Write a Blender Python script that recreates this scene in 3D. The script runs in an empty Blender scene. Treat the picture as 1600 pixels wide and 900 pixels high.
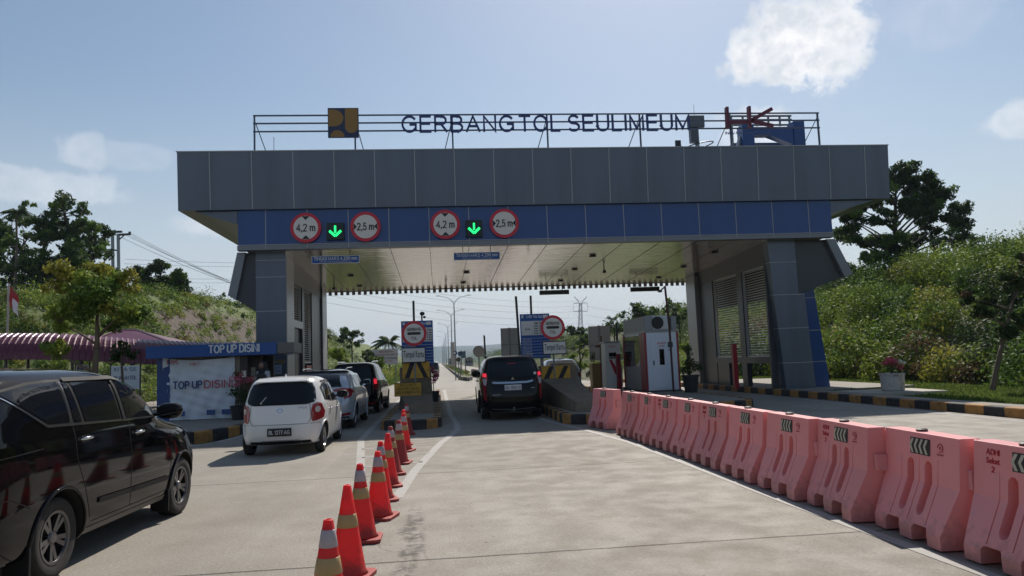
import bpy, bmesh, math, random
import numpy as np
from mathutils import Vector, Matrix
from mathutils.bvhtree import BVHTree
from mathutils.geometry import delaunay_2d_cdt
R = math.radians
random.seed(7); rng = np.random.default_rng(11)
scene = bpy.context.scene
COL = scene.collection

# ------------------------------------------------------------------ camera
YAW, PITCH, ROLL, CH = R(5.8), R(5.5), R(2.2), 1.68
fw = Vector((math.sin(YAW)*math.cos(PITCH), math.cos(YAW)*math.cos(PITCH), math.sin(PITCH)))
rt = Vector((math.cos(YAW), -math.sin(YAW), 0)); up = rt.cross(fw)
rt2 = rt*math.cos(ROLL)-up*math.sin(ROLL); up2 = rt*math.sin(ROLL)+up*math.cos(ROLL)
cam = bpy.data.cameras.new('camera'); cam.sensor_width = 36; cam.lens = 26.0
cam.clip_start = .1; cam.clip_end = 12000
camo = bpy.data.objects.new('camera', cam); COL.objects.link(camo)
camo.matrix_world = Matrix(((rt2.x, up2.x, -fw.x, 0), (rt2.y, up2.y, -fw.y, 0), (rt2.z, up2.z, -fw.z, CH), (0, 0, 0, 1)))
scene.camera = camo

# ------------------------------------------------------------------ light
SUN_AZ, SUN_EL = R(19.6), R(44.6)          # azimuth from +Y towards +X
world = bpy.data.worlds.new('World'); scene.world = world; world.use_nodes = True
scene.view_settings.view_transform = 'Standard'; scene.view_settings.look = 'None'
scene.view_settings.gamma = 1; scene.view_settings.exposure = 0.27
try: scene.view_settings.use_curve_mapping = False
except Exception: pass
sun = bpy.data.lights.new('sun', 'SUN'); sun.energy = 4.2; sun.angle = R(.5); sun.color = (1, .94, .86)
so = bpy.data.objects.new('sun', sun); COL.objects.link(so)
sd = Vector((math.sin(SUN_AZ)*math.cos(SUN_EL), math.cos(SUN_AZ)*math.cos(SUN_EL), math.sin(SUN_EL)))
so.rotation_euler = sd.to_track_quat('Z', 'Y').to_euler()
scene.render.engine = 'CYCLES'
cy = scene.cycles
cy.use_denoising = True; cy.max_bounces = 7; cy.diffuse_bounces = 3; cy.glossy_bounces = 3
cy.transmission_bounces = 4; cy.transparent_max_bounces = 6; cy.caustics_reflective = False; cy.caustics_refractive = False
cy.sample_clamp_indirect = 6

def world_nodes():
    nt = world.node_tree; N = nt.nodes; L = nt.links; N.clear()
    out = N.new('ShaderNodeOutputWorld'); bg = N.new('ShaderNodeBackground'); bg.inputs[1].default_value = .088
    L.new(bg.outputs[0], out.inputs[0])
    sky = N.new('ShaderNodeTexSky'); sky.sky_type = 'NISHITA'; sky.sun_disc = False
    sky.sun_elevation = SUN_EL; sky.sun_rotation = SUN_AZ; sky.air_density = 1.3; sky.dust_density = .7; sky.ozone_density = 2.2
    hs = N.new('ShaderNodeHueSaturation'); hs.inputs['Saturation'].default_value = .98; hs.inputs['Value'].default_value = .82; L.new(sky.outputs[0], hs.inputs['Color'])
    tc = N.new('ShaderNodeTexCoord'); D = tc.outputs['Generated']
    def noise(scale, detail, rough=.55, vec=D, dist=0):
        n = N.new('ShaderNodeTexNoise'); n.inputs['Scale'].default_value = scale; n.inputs['Detail'].default_value = detail
        n.inputs['Roughness'].default_value = rough; n.inputs['Distortion'].default_value = dist; L.new(vec, n.inputs['Vector']); return n
    def math_(op, a, b=None, c=None, clamp=False):
        m = N.new('ShaderNodeMath'); m.operation = op; m.use_clamp = clamp
        for i, v in enumerate((a, b, c)):
            if v is None: continue
            if isinstance(v, (int, float)): m.inputs[i].default_value = v
            else: L.new(v, m.inputs[i])
        return m.outputs[0]
    nz = noise(13, 9, .60)
    nz2 = noise(30, 9, .62)
    blobs = [((1248, 68), .080, 1.25, 1.0), ((1302, 80), .045, 1.3, .9), ((1192, 70), .045, 1.3, .85), ((1265, 6), .05, 2.6, .5), ((85, 292), .075, 3.2, .33), ((5, 280), .035, 1.6, .30),
             ((128, 238), .03, 1.3, .30), ((205, 242), .05, 3, .15), ((1590, 190), .04, 2, .5), ((1240, 40), .03, 1, .4),
             ((1470, 30), .06, 2, .12), ((340, 350), .05, 2.5, .35), ((1190, 200), .05, 1.2, .5)]
    cur = None
    for (px, py), r, sq, op in blobs:
        v = rt2*((px-800)/1155)+up2*(-(py-450)/1155)+fw; v.normalize()
        s = N.new('ShaderNodeVectorMath'); s.operation = 'SUBTRACT'; L.new(D, s.inputs[0]); s.inputs[1].default_value = v
        k = N.new('ShaderNodeVectorMath'); k.operation = 'MULTIPLY'; L.new(s.outputs[0], k.inputs[0]); k.inputs[1].default_value = (1/r, 1/r, sq/r)
        ln = N.new('ShaderNodeVectorMath'); ln.operation = 'LENGTH'; L.new(k.outputs[0], ln.inputs[0])
        d = math_('ADD', ln.outputs['Value'], math_('MULTIPLY', math_('SUBTRACT', nz.outputs[0], .5), 1.6))
        d = math_('ADD', d, math_('MULTIPLY', math_('SUBTRACT', nz2.outputs[0], .5), 1.5))
        mr = N.new('ShaderNodeMapRange'); mr.interpolation_type = 'SMOOTHSTEP'; L.new(d, mr.inputs[0])
        mr.inputs[1].default_value = 1.08; mr.inputs[2].default_value = .66; mr.inputs[3].default_value = 0; mr.inputs[4].default_value = op
        cur = mr.outputs[0] if cur is None else math_('MAXIMUM', cur, mr.outputs[0])
    # cloud colour: brighter rim, greyer core
    cr = N.new('ShaderNodeValToRGB'); L.new(nz2.outputs[0], cr.inputs[0])
    cr.color_ramp.elements[0].position = .38; cr.color_ramp.elements[0].color = (6.9, 7.3, 7.9, 1)
    cr.color_ramp.elements[1].position = .62; cr.color_ramp.elements[1].color = (9.8, 9.8, 9.9, 1)
    # pale veil near the horizon and faint streaks
    sep = N.new('ShaderNodeSeparateXYZ'); L.new(D, sep.inputs[0])
    veil = N.new('ShaderNodeMapRange'); L.new(sep.outputs[2], veil.inputs[0]); veil.interpolation_type = 'SMOOTHSTEP'
    veil.inputs[1].default_value = .36; veil.inputs[2].default_value = .0; veil.inputs[3].default_value = 0; veil.inputs[4].default_value = .92
    mp = N.new('ShaderNodeVectorMath'); mp.operation = 'MULTIPLY'; L.new(D, mp.inputs[0]); mp.inputs[1].default_value = (1, 1, 3.5)
    nz3 = noise(2.6, 6, .5, mp.outputs[0])
    vv = math_('MULTIPLY', veil.outputs[0], math_('ADD', nz3.outputs[0], .35), None, True)
    mx0 = N.new('ShaderNodeMix'); mx0.data_type = 'RGBA'; L.new(vv, mx0.inputs[0]); L.new(hs.outputs[0], mx0.inputs[6]); mx0.inputs[7].default_value = (5.9, 6.35, 7.0, 1)
    mx = N.new('ShaderNodeMix'); mx.data_type = 'RGBA'; L.new(cur, mx.inputs[0]); L.new(mx0.outputs[2], mx.inputs[6]); L.new(cr.outputs[0], mx.inputs[7])
    L.new(mx.outputs[2], bg.inputs[0])
world_nodes()

# ------------------------------------------------------------------ materials
MATS = {}
def mat(name, col=(.5, .5, .5), rough=.5, metal=0., var=0., vs=3., bump=0., bs=30., coat=0., emit=None, es=1., spec=.5,
        dirt=None, island=False, transl=0., col2=None, stretch=None, transm=0., orand=0., basedirt=None):
    if name in MATS: return MATS[name]
    m = bpy.data.materials.new(name); m.use_nodes = True; MATS[name] = m
    nt = m.node_tree; N = nt.nodes; L = nt.links
    b = N['Principled BSDF']; b.inputs['Roughness'].default_value = rough; b.inputs['Metallic'].default_value = metal
    b.inputs['Base Color'].default_value = (*col, 1); b.inputs['Specular IOR Level'].default_value = spec
    b.inputs['Coat Weight'].default_value = coat; b.inputs['Coat Roughness'].default_value = .04
    if emit: b.inputs['Emission Color'].default_value = (*emit, 1); b.inputs['Emission Strength'].default_value = es
    tc = N.new('ShaderNodeTexCoord'); vec = tc.outputs['Object']
    if stretch:
        mp = N.new('ShaderNodeMapping'); mp.inputs['Scale'].default_value = stretch; L.new(vec, mp.inputs[0]); vec = mp.outputs[0]
    csock = None
    def mixc(fac, a, c2, blend='MIX'):
        mx = N.new('ShaderNodeMix'); mx.data_type = 'RGBA'; mx.blend_type = blend
        if isinstance(fac, float): mx.inputs[0].default_value = fac
        else: L.new(fac, mx.inputs[0])
        for i, s in ((6, a), (7, c2)):
            if isinstance(s, tuple): mx.inputs[i].default_value = (*s[:3], 1)
            else: L.new(s, mx.inputs[i])
        return mx.outputs[2]
    if island:
        g = N.new('ShaderNodeNewGeometry')
        csock = mixc(g.outputs['Random Per Island'], col, col2 or tuple(c*1.7 for c in col))
    if var > 0 or (col2 and not island):
        n = N.new('ShaderNodeTexNoise'); n.inputs['Scale'].default_value = vs; n.inputs['Detail'].default_value = 6; n.inputs['Roughness'].default_value = .62; L.new(vec, n.inputs['Vector'])
        if col2 and not island:
            rp = N.new('ShaderNodeValToRGB'); L.new(n.outputs[0], rp.inputs[0]); rp.color_ramp.elements[0].position = .35; rp.color_ramp.elements[1].position = .65
            rp.color_ramp.elements[0].color = (*col, 1); rp.color_ramp.elements[1].color = (*col2, 1); csock = rp.outputs[0]
        else:
            mr = N.new('ShaderNodeMapRange'); L.new(n.outputs[0], mr.inputs[0]); mr.inputs[1].default_value = .25; mr.inputs[2].default_value = .75
            mr.inputs[3].default_value = 1-var; mr.inputs[4].default_value = 1+var
            v = N.new('ShaderNodeVectorMath'); v.operation = 'SCALE'
            if csock is not None: L.new(csock, v.inputs[0])
            else: v.inputs[0].default_value = col
            L.new(mr.outputs[0], v.inputs['Scale']); csock = v.outputs[0]
    if dirt:
        n = N.new('ShaderNodeTexNoise'); n.inputs['Scale'].default_value = dirt[1]; n.inputs['Detail'].default_value = 8; n.inputs['Roughness'].default_value = .7; L.new(vec, n.inputs['Vector'])
        mr = N.new('ShaderNodeMapRange'); L.new(n.outputs[0], mr.inputs[0]); mr.inputs[1].default_value = .52; mr.inputs[2].default_value = .68; mr.inputs[3].default_value = 0; mr.inputs[4].default_value = dirt[2]
        csock = mixc(mr.outputs[0], csock if csock is not None else col, dirt[0])
    if basedirt:
        sp = N.new('ShaderNodeSeparateXYZ'); L.new(tc.outputs['Object'], sp.inputs[0]); n = N.new('ShaderNodeTexNoise'); n.inputs['Scale'].default_value = 9; n.inputs['Detail'].default_value = 8; n.inputs['Roughness'].default_value = .7; L.new(tc.outputs['Object'], n.inputs['Vector'])
        ad = N.new('ShaderNodeMath'); ad.operation = 'MULTIPLY_ADD'; L.new(n.outputs[0], ad.inputs[0]); ad.inputs[1].default_value = -.8; L.new(sp.outputs[2], ad.inputs[2])
        mr = N.new('ShaderNodeMapRange'); L.new(ad.outputs[0], mr.inputs[0]); mr.inputs[1].default_value = -.35; mr.inputs[2].default_value = basedirt[1]-.35; mr.inputs[3].default_value = basedirt[2]; mr.inputs[4].default_value = 0
        csock = mixc(mr.outputs[0], csock if csock is not None else col, basedirt[0])
    if orand:
        oi = N.new('ShaderNodeObjectInfo'); mr = N.new('ShaderNodeMapRange'); L.new(oi.outputs['Random'], mr.inputs[0]); mr.inputs[3].default_value = 1-orand; mr.inputs[4].default_value = 1+orand*.5
        v = N.new('ShaderNodeVectorMath'); v.operation = 'SCALE'
        if csock is not None: L.new(csock, v.inputs[0])
        else: v.inputs[0].default_value = col
        L.new(mr.outputs[0], v.inputs['Scale']); csock = v.outputs[0]
    if csock is not None: L.new(csock, b.inputs['Base Color'])
    if bump > 0:
        n = N.new('ShaderNodeTexNoise'); n.inputs['Scale'].default_value = bs; n.inputs['Detail'].default_value = 5; L.new(vec, n.inputs['Vector'])
        bp = N.new('ShaderNodeBump'); bp.inputs['Strength'].default_value = 1; bp.inputs['Distance'].default_value = bump; L.new(n.outputs[0], bp.inputs['Height']); L.new(bp.outputs[0], b.inputs['Normal'])
    if transm: b.inputs['Transmission Weight'].default_value = transm
    if transl > 0:
        t = N.new('ShaderNodeBsdfTranslucent'); ms = N.new('ShaderNodeMixShader'); ms.inputs[0].default_value = transl
        if csock is not None: L.new(csock, t.inputs[0])
        else: t.inputs[0].default_value = (*col, 1)
        L.new(b.outputs[0], ms.inputs[1]); L.new(t.outputs[0], ms.inputs[2]); L.new(ms.outputs[0], N['Material Output'].inputs[0])
    return m

# ------------------------------------------------------------------ mesh builder
class MB:
    def __init__(s): s.v = []; s.f = []; s.m = []; s.g = []
    def add(s, vs, fs, m=0):
        b = len(s.v); s.g.append((b, len(s.f))); s.v += [tuple(p) for p in vs]; s.f += [tuple(i+b for i in f) for f in fs]; s.m += [m]*len(fs); return s
    def box(s, c, d, m=0, rz=0, ry=0, rx=0):
        hx, hy, hz = d[0]/2, d[1]/2, d[2]/2
        vs = [Vector((x, y, z)) for x in (-hx, hx) for y in (-hy, hy) for z in (-hz, hz)]
        if rz or ry or rx:
            M = Matrix.Rotation(rz, 3, 'Z') @ Matrix.Rotation(ry, 3, 'Y') @ Matrix.Rotation(rx, 3, 'X'); vs = [M @ v for v in vs]
        vs = [v+Vector(c) for v in vs]
        return s.add(vs, [(0, 1, 3, 2), (4, 6, 7, 5), (0, 4, 5, 1), (2, 3, 7, 6), (0, 2, 6, 4), (1, 5, 7, 3)], m)
    def bb(s, x0, x1, y0, y1, z0, z1, m=0): return s.box(((x0+x1)/2, (y0+y1)/2, (z0+z1)/2), (abs(x1-x0), abs(y1-y0), abs(z1-z0)), m)
    def tube(s, pts, r, n=8, m=0, caps=True):
        pts = [Vector(p) for p in pts]; rs = r if isinstance(r, (list, tuple)) else [r]*len(pts)
        vs = []; prev = None
        for i, p in enumerate(pts):
            t = (pts[min(i+1, len(pts)-1)]-pts[max(i-1, 0)]).normalized()
            if prev is None: a = t.orthogonal().normalized()
            else:
                a = prev-t*prev.dot(t)
                a = a.normalized() if a.length > 1e-6 else t.orthogonal().normalized()
            prev = a; b = t.cross(a)
            vs += [p+(a*math.cos(2*math.pi*k/n)+b*math.sin(2*math.pi*k/n))*rs[i] for k in range(n)]
        fs = [(i*n+k, i*n+(k+1) % n, (i+1)*n+(k+1) % n, (i+1)*n+k) for i in range(len(pts)-1) for k in range(n)]
        if caps: fs += [tuple(range(n))[::-1], tuple((len(pts)-1)*n+k for k in range(n))]
        return s.add(vs, fs, m)
    def bar(s, a, b, w, h=None, m=0):
        """square bar from a to b"""
        a = Vector(a); b = Vector(b); t = (b-a).normalized(); h = h or w
        u = Vector((0, 0, 1)) if abs(t.z) < .9 else Vector((0, 1, 0))
        x = t.cross(u).normalized(); y = x.cross(t).normalized()
        vs = [p+x*sx*w/2+y*sy*h/2 for p in (a, b) for sx, sy in ((-1, -1), (1, -1), (1, 1), (-1, 1))]
        return s.add(vs, [(0, 1, 5, 4), (1, 2, 6, 5), (2, 3, 7, 6), (3, 0, 4, 7), (3, 2, 1, 0), (4, 5, 6, 7)], m)
    def prism(s, poly, axis, a0, a1, m=0):
        """poly in the two other axes (in xyz order), extruded along axis between a0 and a1"""
        def P(p, a):
            return {'x': (a, p[0], p[1]), 'y': (p[0], a, p[1]), 'z': (p[0], p[1], a)}[axis]
        n = len(poly); vs = [P(p, a0) for p in poly]+[P(p, a1) for p in poly]
        fs = [(i, (i+1) % n, n+(i+1) % n, n+i) for i in range(n)]+[tuple(range(n))[::-1], tuple(range(n, 2*n))]
        return s.add(vs, fs, m)
    def lathe(s, prof, c=(0, 0, 0), n=24, axis='z', m=0, cap=True):
        vs = []
        for r, h in prof:
            for k in range(n):
                a = 2*math.pi*k/n; x, y = r*math.cos(a), r*math.sin(a)
                p = {'z': (x, y, h), 'x': (h, x, y), 'y': (x, h, y)}[axis]
                vs.append((p[0]+c[0], p[1]+c[1], p[2]+c[2]))
        fs = [(i*n+k, i*n+(k+1) % n, (i+1)*n+(k+1) % n, (i+1)*n+k) for i in range(len(prof)-1) for k in range(n)]
        if cap and prof[0][0] > 1e-4: fs.append(tuple(range(n))[::-1])
        if cap and prof[-1][0] > 1e-4: fs.append(tuple((len(prof)-1)*n+k for k in range(n)))
        return s.add(vs, fs, m)
    def ell(s, c, r, n=16, p=2., m=0):
        """(super)ellipsoid"""
        vs = []; sg = lambda v, e: math.copysign(abs(v)**e, v); e = 2/p
        K = n//2
        for i in range(K+1):
            a = -math.pi/2+math.pi*i/K
            for k in range(n):
                b = 2*math.pi*k/n
                vs.append((c[0]+r[0]*sg(math.cos(a), e)*sg(math.cos(b), e), c[1]+r[1]*sg(math.cos(a), e)*sg(math.sin(b), e), c[2]+r[2]*sg(math.sin(a), e)))
        return s.add(vs, [(i*n+k, i*n+(k+1) % n, (i+1)*n+(k+1) % n, (i+1)*n+k) for i in range(K) for k in range(n)], m)
    def split(s, name, mats, parent=None, **k):
        """every added piece becomes an object of its own"""
        G = s.g+[(len(s.v), len(s.f))]; out = []
        for (v0, f0), (v1, f1) in zip(G[:-1], G[1:]):
            q = MB(); q.add(s.v[v0:v1], [tuple(i-v0 for i in f) for f in s.f[f0:f1]]); q.m = s.m[f0:f1]; out.append(q.build(name, mats, parent, **k))
        return out
    def build(s, name, mats, parent=None, smooth=False, bevel=0, world=True, sm_angle=None, fix=True):
        me = bpy.data.meshes.new(name)
        off = Vector(parent_loc(parent)) if (world and parent is not None) else Vector((0, 0, 0))
        me.from_pydata([(p[0]-off.x, p[1]-off.y, p[2]-off.z) for p in s.v], [], s.f)
        if not isinstance(mats, (list, tuple)): mats = [mats]
        for k in mats: me.materials.append(k)
        me.polygons.foreach_set('material_index', s.m)
        if fix:
            bm = bmesh.new(); bm.from_mesh(me); bmesh.ops.recalc_face_normals(bm, faces=bm.faces); bm.to_mesh(me); bm.free()
        if smooth: me.polygons.foreach_set('use_smooth', [True]*len(me.polygons))
        if sm_angle:
            me.polygons.foreach_set('use_smooth', [True]*len(me.polygons)); me.set_sharp_from_angle(angle=R(sm_angle))
        o = bpy.data.objects.new(name, me); COL.objects.link(o)
        if parent is not None: o.parent = parent
        if bevel:
            md = o.modifiers.new('bevel', 'BEVEL'); md.width = bevel; md.segments = 2; md.limit_method = 'ANGLE'; md.angle_limit = R(40)
        return o
def parent_loc(p):
    l = Vector((0, 0, 0))
    while p is not None: l = l+Vector(p.location); p = p.parent
    return l
def tag(o, label=None, cat=None, group=None, kind=None):
    if label: o['label'] = label
    if cat: o['category'] = cat
    if group: o['group'] = group
    if kind: o['kind'] = kind
    return o
def thing(name, label, cat, loc=(0, 0, 0), rz=0, group=None):
    o = bpy.data.objects.new(name, None); COL.objects.link(o); o.location = loc; o.rotation_euler = (0, 0, rz); o.empty_display_size = .2
    return tag(o, label, cat, group)
def copy_tree(o, parent=None):
    c = o.copy(); COL.objects.link(c); c.parent = parent
    for ch in list(o.children): copy_tree(ch, c)
    return c

def text_mesh_font(s, w, h, depth=.01, bold=0., name='lettering'):
    """verts/faces of a text fitted to w x h, centred, in the XZ plane facing -Y"""
    cu = bpy.data.curves.new('t', 'FONT'); cu.body = s; cu.align_x = 'CENTER'; cu.align_y = 'CENTER'; cu.size = 1
    cu.extrude = .02; cu.offset = bold; cu.resolution_u = 3; cu.space_line = .95
    o = bpy.data.objects.new('t', cu); COL.objects.link(o)
    dg = bpy.context.evaluated_depsgraph_get(); me = bpy.data.meshes.new_from_object(o.evaluated_get(dg))
    co = np.empty(len(me.vertices)*3); me.vertices.foreach_get('co', co); co = co.reshape(-1, 3)
    fs = [tuple(p.vertices) for p in me.polygons]
    bpy.data.objects.remove(o); bpy.data.curves.remove(cu); bpy.data.meshes.remove(me)
    mn, mx = co.min(0), co.max(0); c = (mn+mx)/2; d = mx-mn
    sx = w/d[0]; sz = (h/d[1]) if h else sx
    v = np.stack([(co[:, 0]-c[0])*sx, -(co[:, 2]-c[2])/max(d[2], 1e-6)*depth, (co[:, 1]-c[1])*sz], 1)
    return v, fs
# ---- a plain grotesque lettering drawn by strokes (caps, figures, a few lower-case letters)
def _a(cx, cz, rx, rz, a0, a1, n=10): return [(cx+rx*math.cos(R(a0+(a1-a0)*k/n)), cz+rz*math.sin(R(a0+(a1-a0)*k/n))) for k in range(n+1)]
GL = {
 'A': (.72, [[(0, 0), (.36, 1), (.72, 0)], [(.13, .34), (.59, .34)]]),
 'B': (.6, [[(0, 0), (0, 1), (.32, 1)]+_a(.32, .76, .25, .24, 90, -90)+[(0, .52)], [(0, 0), (.34, 0)]+_a(.34, .26, .27, .26, -90, 90)]),
 'C': (.68, [_a(.37, .5, .37, .5, 40, 320, 16)]), 'D': (.66, [[(0, 0), (0, 1), (.28, 1)]+_a(.28, .5, .38, .5, 90, -90, 14)+[(0, 0)]]),
 'E': (.56, [[(.56, 1), (0, 1), (0, 0), (.58, 0)], [(0, .52), (.52, .52)]]), 'F': (.52, [[(.52, 1), (0, 1), (0, 0)], [(0, .5), (.46, .5)]]),
 'G': (.74, [_a(.39, .5, .39, .5, 42, 325, 16)+[(.74, .2), (.74, .47), (.42, .47)]]), 'H': (.64, [[(0, 0), (0, 1)], [(.64, 0), (.64, 1)], [(0, .52), (.64, .52)]]),
 'I': (.02, [[(.01, 0), (.01, 1)]]), 'J': (.42, [[(.42, 1), (.42, .24)]+_a(.21, .24, .21, .24, 0, -180)]), 'K': (.62, [[(0, 0), (0, 1)], [(.58, 1), (0, .38)], [(.2, .58), (.62, 0)]]),
 'L': (.5, [[(0, 1), (0, 0), (.5, 0)]]), 'M': (.76, [[(0, 0), (0, 1), (.38, .1), (.76, 1), (.76, 0)]]), 'N': (.64, [[(0, 0), (0, 1), (.64, 0), (.64, 1)]]),
 'O': (.78, [_a(.39, .5, .39, .5, 90, 450, 22)]), 'P': (.58, [[(0, 0), (0, 1), (.30, 1)]+_a(.30, .735, .28, .265, 90, -90)+[(0, .47)]]),
 'Q': (.78, [_a(.39, .5, .39, .5, 90, 450, 22), [(.5, .22), (.78, -.06)]]), 'R': (.64, [[(0, 0), (0, 1), (.33, 1)]+_a(.33, .745, .27, .255, 90, -90)+[(0, .49)], [(.33, .49), (.64, 0)]]),
 'S': (.6, [_a(.30, .745, .27, .255, 30, 270, 12)+_a(.30, .25, .30, .25, 90, -150, 12)]), 'T': (.64, [[(0, 1), (.64, 1)], [(.32, 1), (.32, 0)]]),
 'U': (.64, [[(0, 1), (0, .32)]+_a(.32, .32, .32, .32, 180, 360, 12)+[(.64, 1)]]), 'V': (.68, [[(0, 1), (.34, 0), (.68, 1)]]), 'W': (.96, [[(0, 1), (.24, 0), (.48, .95), (.72, 0), (.96, 1)]]),
 'X': (.62, [[(0, 1), (.62, 0)], [(0, 0), (.62, 1)]]), 'Y': (.64, [[(0, 1), (.32, .46), (.64, 1)], [(.32, .46), (.32, 0)]]), 'Z': (.58, [[(0, 1), (.58, 1), (0, 0), (.58, 0)]]),
 '0': (.5, [_a(.25, .5, .25, .5, 90, 450, 18)]), '1': (.26, [[(0, .78), (.22, 1), (.22, 0)]]), '2': (.5, [_a(.25, .74, .24, .26, 165, -35, 10)+[(0, 0), (.5, 0)]]),
 '3': (.5, [_a(.24, .76, .23, .24, 160, -90, 10), _a(.24, .26, .26, .26, 90, -160, 10)]), '4': (.54, [[(.42, 0), (.42, 1), (0, .28), (.54, .28)]]),
 '5': (.5, [[(.46, 1), (.08, 1), (.03, .5)]+_a(.23, .32, .26, .32, 130, -155, 12)]), '6': (.5, [_a(.25, .3, .25, .3, 90, 450, 14), _a(.30, .5, .30, .5, 60, 190, 8)]),
 '7': (.48, [[(0, 1), (.48, 1), (.16, 0)]]), '8': (.5, [_a(.25, .76, .22, .24, 90, 450, 14), _a(.25, .27, .25, .27, 90, 450, 14)]), '9': (.5, [_a(.25, .7, .25, .3, 90, 450, 14), _a(.20, .5, .30, .5, 10, -120, 8)]),
 ',': (.06, [[(.05, .1), (.0, -.16)]]), '.': (.04, [[(.02, 0), (.02, .06)]]), '-': (.3, [[(0, .4), (.3, .4)]]), '(': (.18, [_a(.3, .5, .28, .62, 125, 235, 6)]), ')': (.18, [_a(-.12, .5, .28, .62, 55, -55, 6)]),
 'm': (.74, [[(0, 0), (0, .7)], _a(.19, .48, .18, .2, 170, 0, 6)+[(.37, 0)], _a(.555, .48, .185, .2, 170, 0, 6)+[(.74, 0)]]), 'p': (.5, [[(0, -.25), (0, .7)], _a(.25, .35, .25, .35, 90, 450, 14)]),
}
def stroke_text(s, w, h, depth, bold):
    th = (.108+bold*2.4)*h; adv = []; x = 0
    for ch in s:
        if ch == ' ': x += .34; continue
        adv.append((ch, x)); x += GL[ch][0]+.26
    A = x-.26; V = []; F = []; sx = (w-th)/A; hh = h-th*.9; lay = 0
    def P(p, x0): return Vector(((x0+p[0])*sx-(w-th)/2, p[1]*hh-hh/2))
    for ch, x0 in adv:
        for st in GL[ch][1]:
            pts = [P(p, x0) for p in st]; lay += 1; e = (lay % 3)*.0007
            closed = (pts[0]-pts[-1]).length < 1e-4; L_, Rr = [], []; n = len(pts)
            for i, p in enumerate(pts):
                a = pts[i-1] if i else (pts[-2] if closed else None); c = pts[i+1] if i < n-1 else (pts[1] if closed else None)
                t1 = (p-a).normalized() if a is not None else None; t2 = (c-p).normalized() if c is not None else None
                if t1 is None: p = p-(t2*th*.25 if not closed else t2*0); t1 = t2
                if t2 is None: p = p+t1*th*.25; t2 = t1
                m = t1+t2
                if m.length < .3: m = t1
                m.normalize(); nn = Vector((-m.y, m.x)); k = th/2/max(.5, abs(nn.dot(Vector((-t1.y, t1.x))))); L_.append(p+nn*k); Rr.append(p-nn*k)
            b0 = len(V)
            for y_ in (-e-depth/2, depth/2):
                V += [(p.x, y_, p.y) for p in L_]+[(p.x, y_, p.y) for p in Rr]
            for i in range(n-1):
                F.append((b0+i, b0+i+1, b0+n+i+1, b0+n+i)); F.append((b0+2*n+i, b0+3*n+i, b0+3*n+i+1, b0+2*n+i+1))
                F.append((b0+i, b0+2*n+i, b0+2*n+i+1, b0+i+1)); F.append((b0+n+i, b0+n+i+1, b0+3*n+i+1, b0+3*n+i))
            F += [(b0, b0+n, b0+3*n, b0+2*n), (b0+n-1, b0+3*n-1, b0+4*n-1, b0+2*n-1)]
    return np.array(V), F
def text_mesh(s, w, h, depth=.01, bold=0., name='lettering'):
    if h and all(c in GL or c == ' ' for c in s): return stroke_text(s, w, h, depth, bold)
    return text_mesh_font(s, w, h or w*.2, depth, bold*.5)
def text(s, c, w, h, m, parent, depth=.01, bold=0., rz=0, name='lettering', world=True, face=None):
    v, fs = text_mesh(s, w, h, depth, bold)
    ca, sa = math.cos(rz), math.sin(rz)
    v = np.stack([v[:, 0]*ca-v[:, 1]*sa+c[0], v[:, 0]*sa+v[:, 1]*ca+c[1], v[:, 2]+c[2]], 1)
    b = MB(); b.add(v.tolist(), fs)
    return b.build(name, m, parent, world=world)

# common materials
concrete_dark = mat('concrete_block', (.20, .15, .10), .85, var=.25, vs=4, dirt=((.07, .06, .05), 6, .6), bump=.004, bs=25)
grey_panel = mat('grey_panel', (.112, .138, .18), .32, metal=.25, var=.14, vs=1.3, stretch=(1.5, 1.5, .14), bump=.0015, bs=1.2)
grey_light = mat('light_grey_panel', (.27, .28, .295), .35, metal=.3, var=.05, vs=1)
blue_panel = mat('blue_panel', (.009, .060, .235), .3, var=.12, vs=1.3, stretch=(1.5, 1.5, .2), coat=.1)
seam = mat('pale_seam', (.42, .43, .45), .6)
seam_dark = mat('dark_seam', (.03, .03, .035), .7)
white_paint = mat('white_paint', (.72, .72, .7), .5, var=.06, vs=4)
black_paint = mat('black_paint', (.02, .02, .022), .5)
dark_metal = mat('dark_metal', (.05, .052, .06), .5, metal=.3, var=.15, vs=8)
grey_metal = mat('grey_metal', (.25, .26, .27), .45, metal=.5, var=.15, vs=6)
galv = mat('galvanised', (.40, .41, .42), .45, metal=.6, var=.15, vs=5)
red_paint = mat('red_paint', (.42, .02, .03), .45, var=.1, vs=4)
sign_red = mat('sign_red', (.62, .02, .045), .45)
sign_white = mat('sign_white', (.78, .72, .66), .5, var=.04, vs=4)
sign_blue = mat('sign_blue', (.010, .085, .33), .45, var=.05, vs=4)
letter_white = mat('letter_white', (.75, .77, .8), .5)
letter_black = mat('letter_black', (.012, .012, .014), .5)
letter_blue = mat('letter_blue', (.028, .05, .18), .5)
yellow_paint = mat('yellow_paint', (.62, .33, .03), .6, var=.18, vs=5, dirt=((.1, .07, .04), 7, .5))
kerb_black = mat('kerb_black', (.022, .022, .024), .75, var=.3, vs=6, dirt=((.12, .1, .08), 5, .4))
kerb_yellow = mat('kerb_yellow', (.38, .19, .05), .8, var=.3, vs=5, dirt=((.07, .05, .035), 4, .75))
# ================================================================== SETTING
def sheet(name, pts, z, m, kind='structure'):
    b = MB(); b.add([(x, y, z) for x, y in pts], [tuple(range(len(pts)))])
    o = b.build(name, m); o['kind'] = kind; return o
soil = mat('ground_soil', (.055, .075, .022), .95, col2=(.12, .10, .05), vs=.08, bump=.02, bs=2)
gp = [(4000*math.cos(a*math.pi/24), 4000*math.sin(a*math.pi/24)) for a in range(48)]
sheet('ground', gp, -.05, soil)

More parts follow.
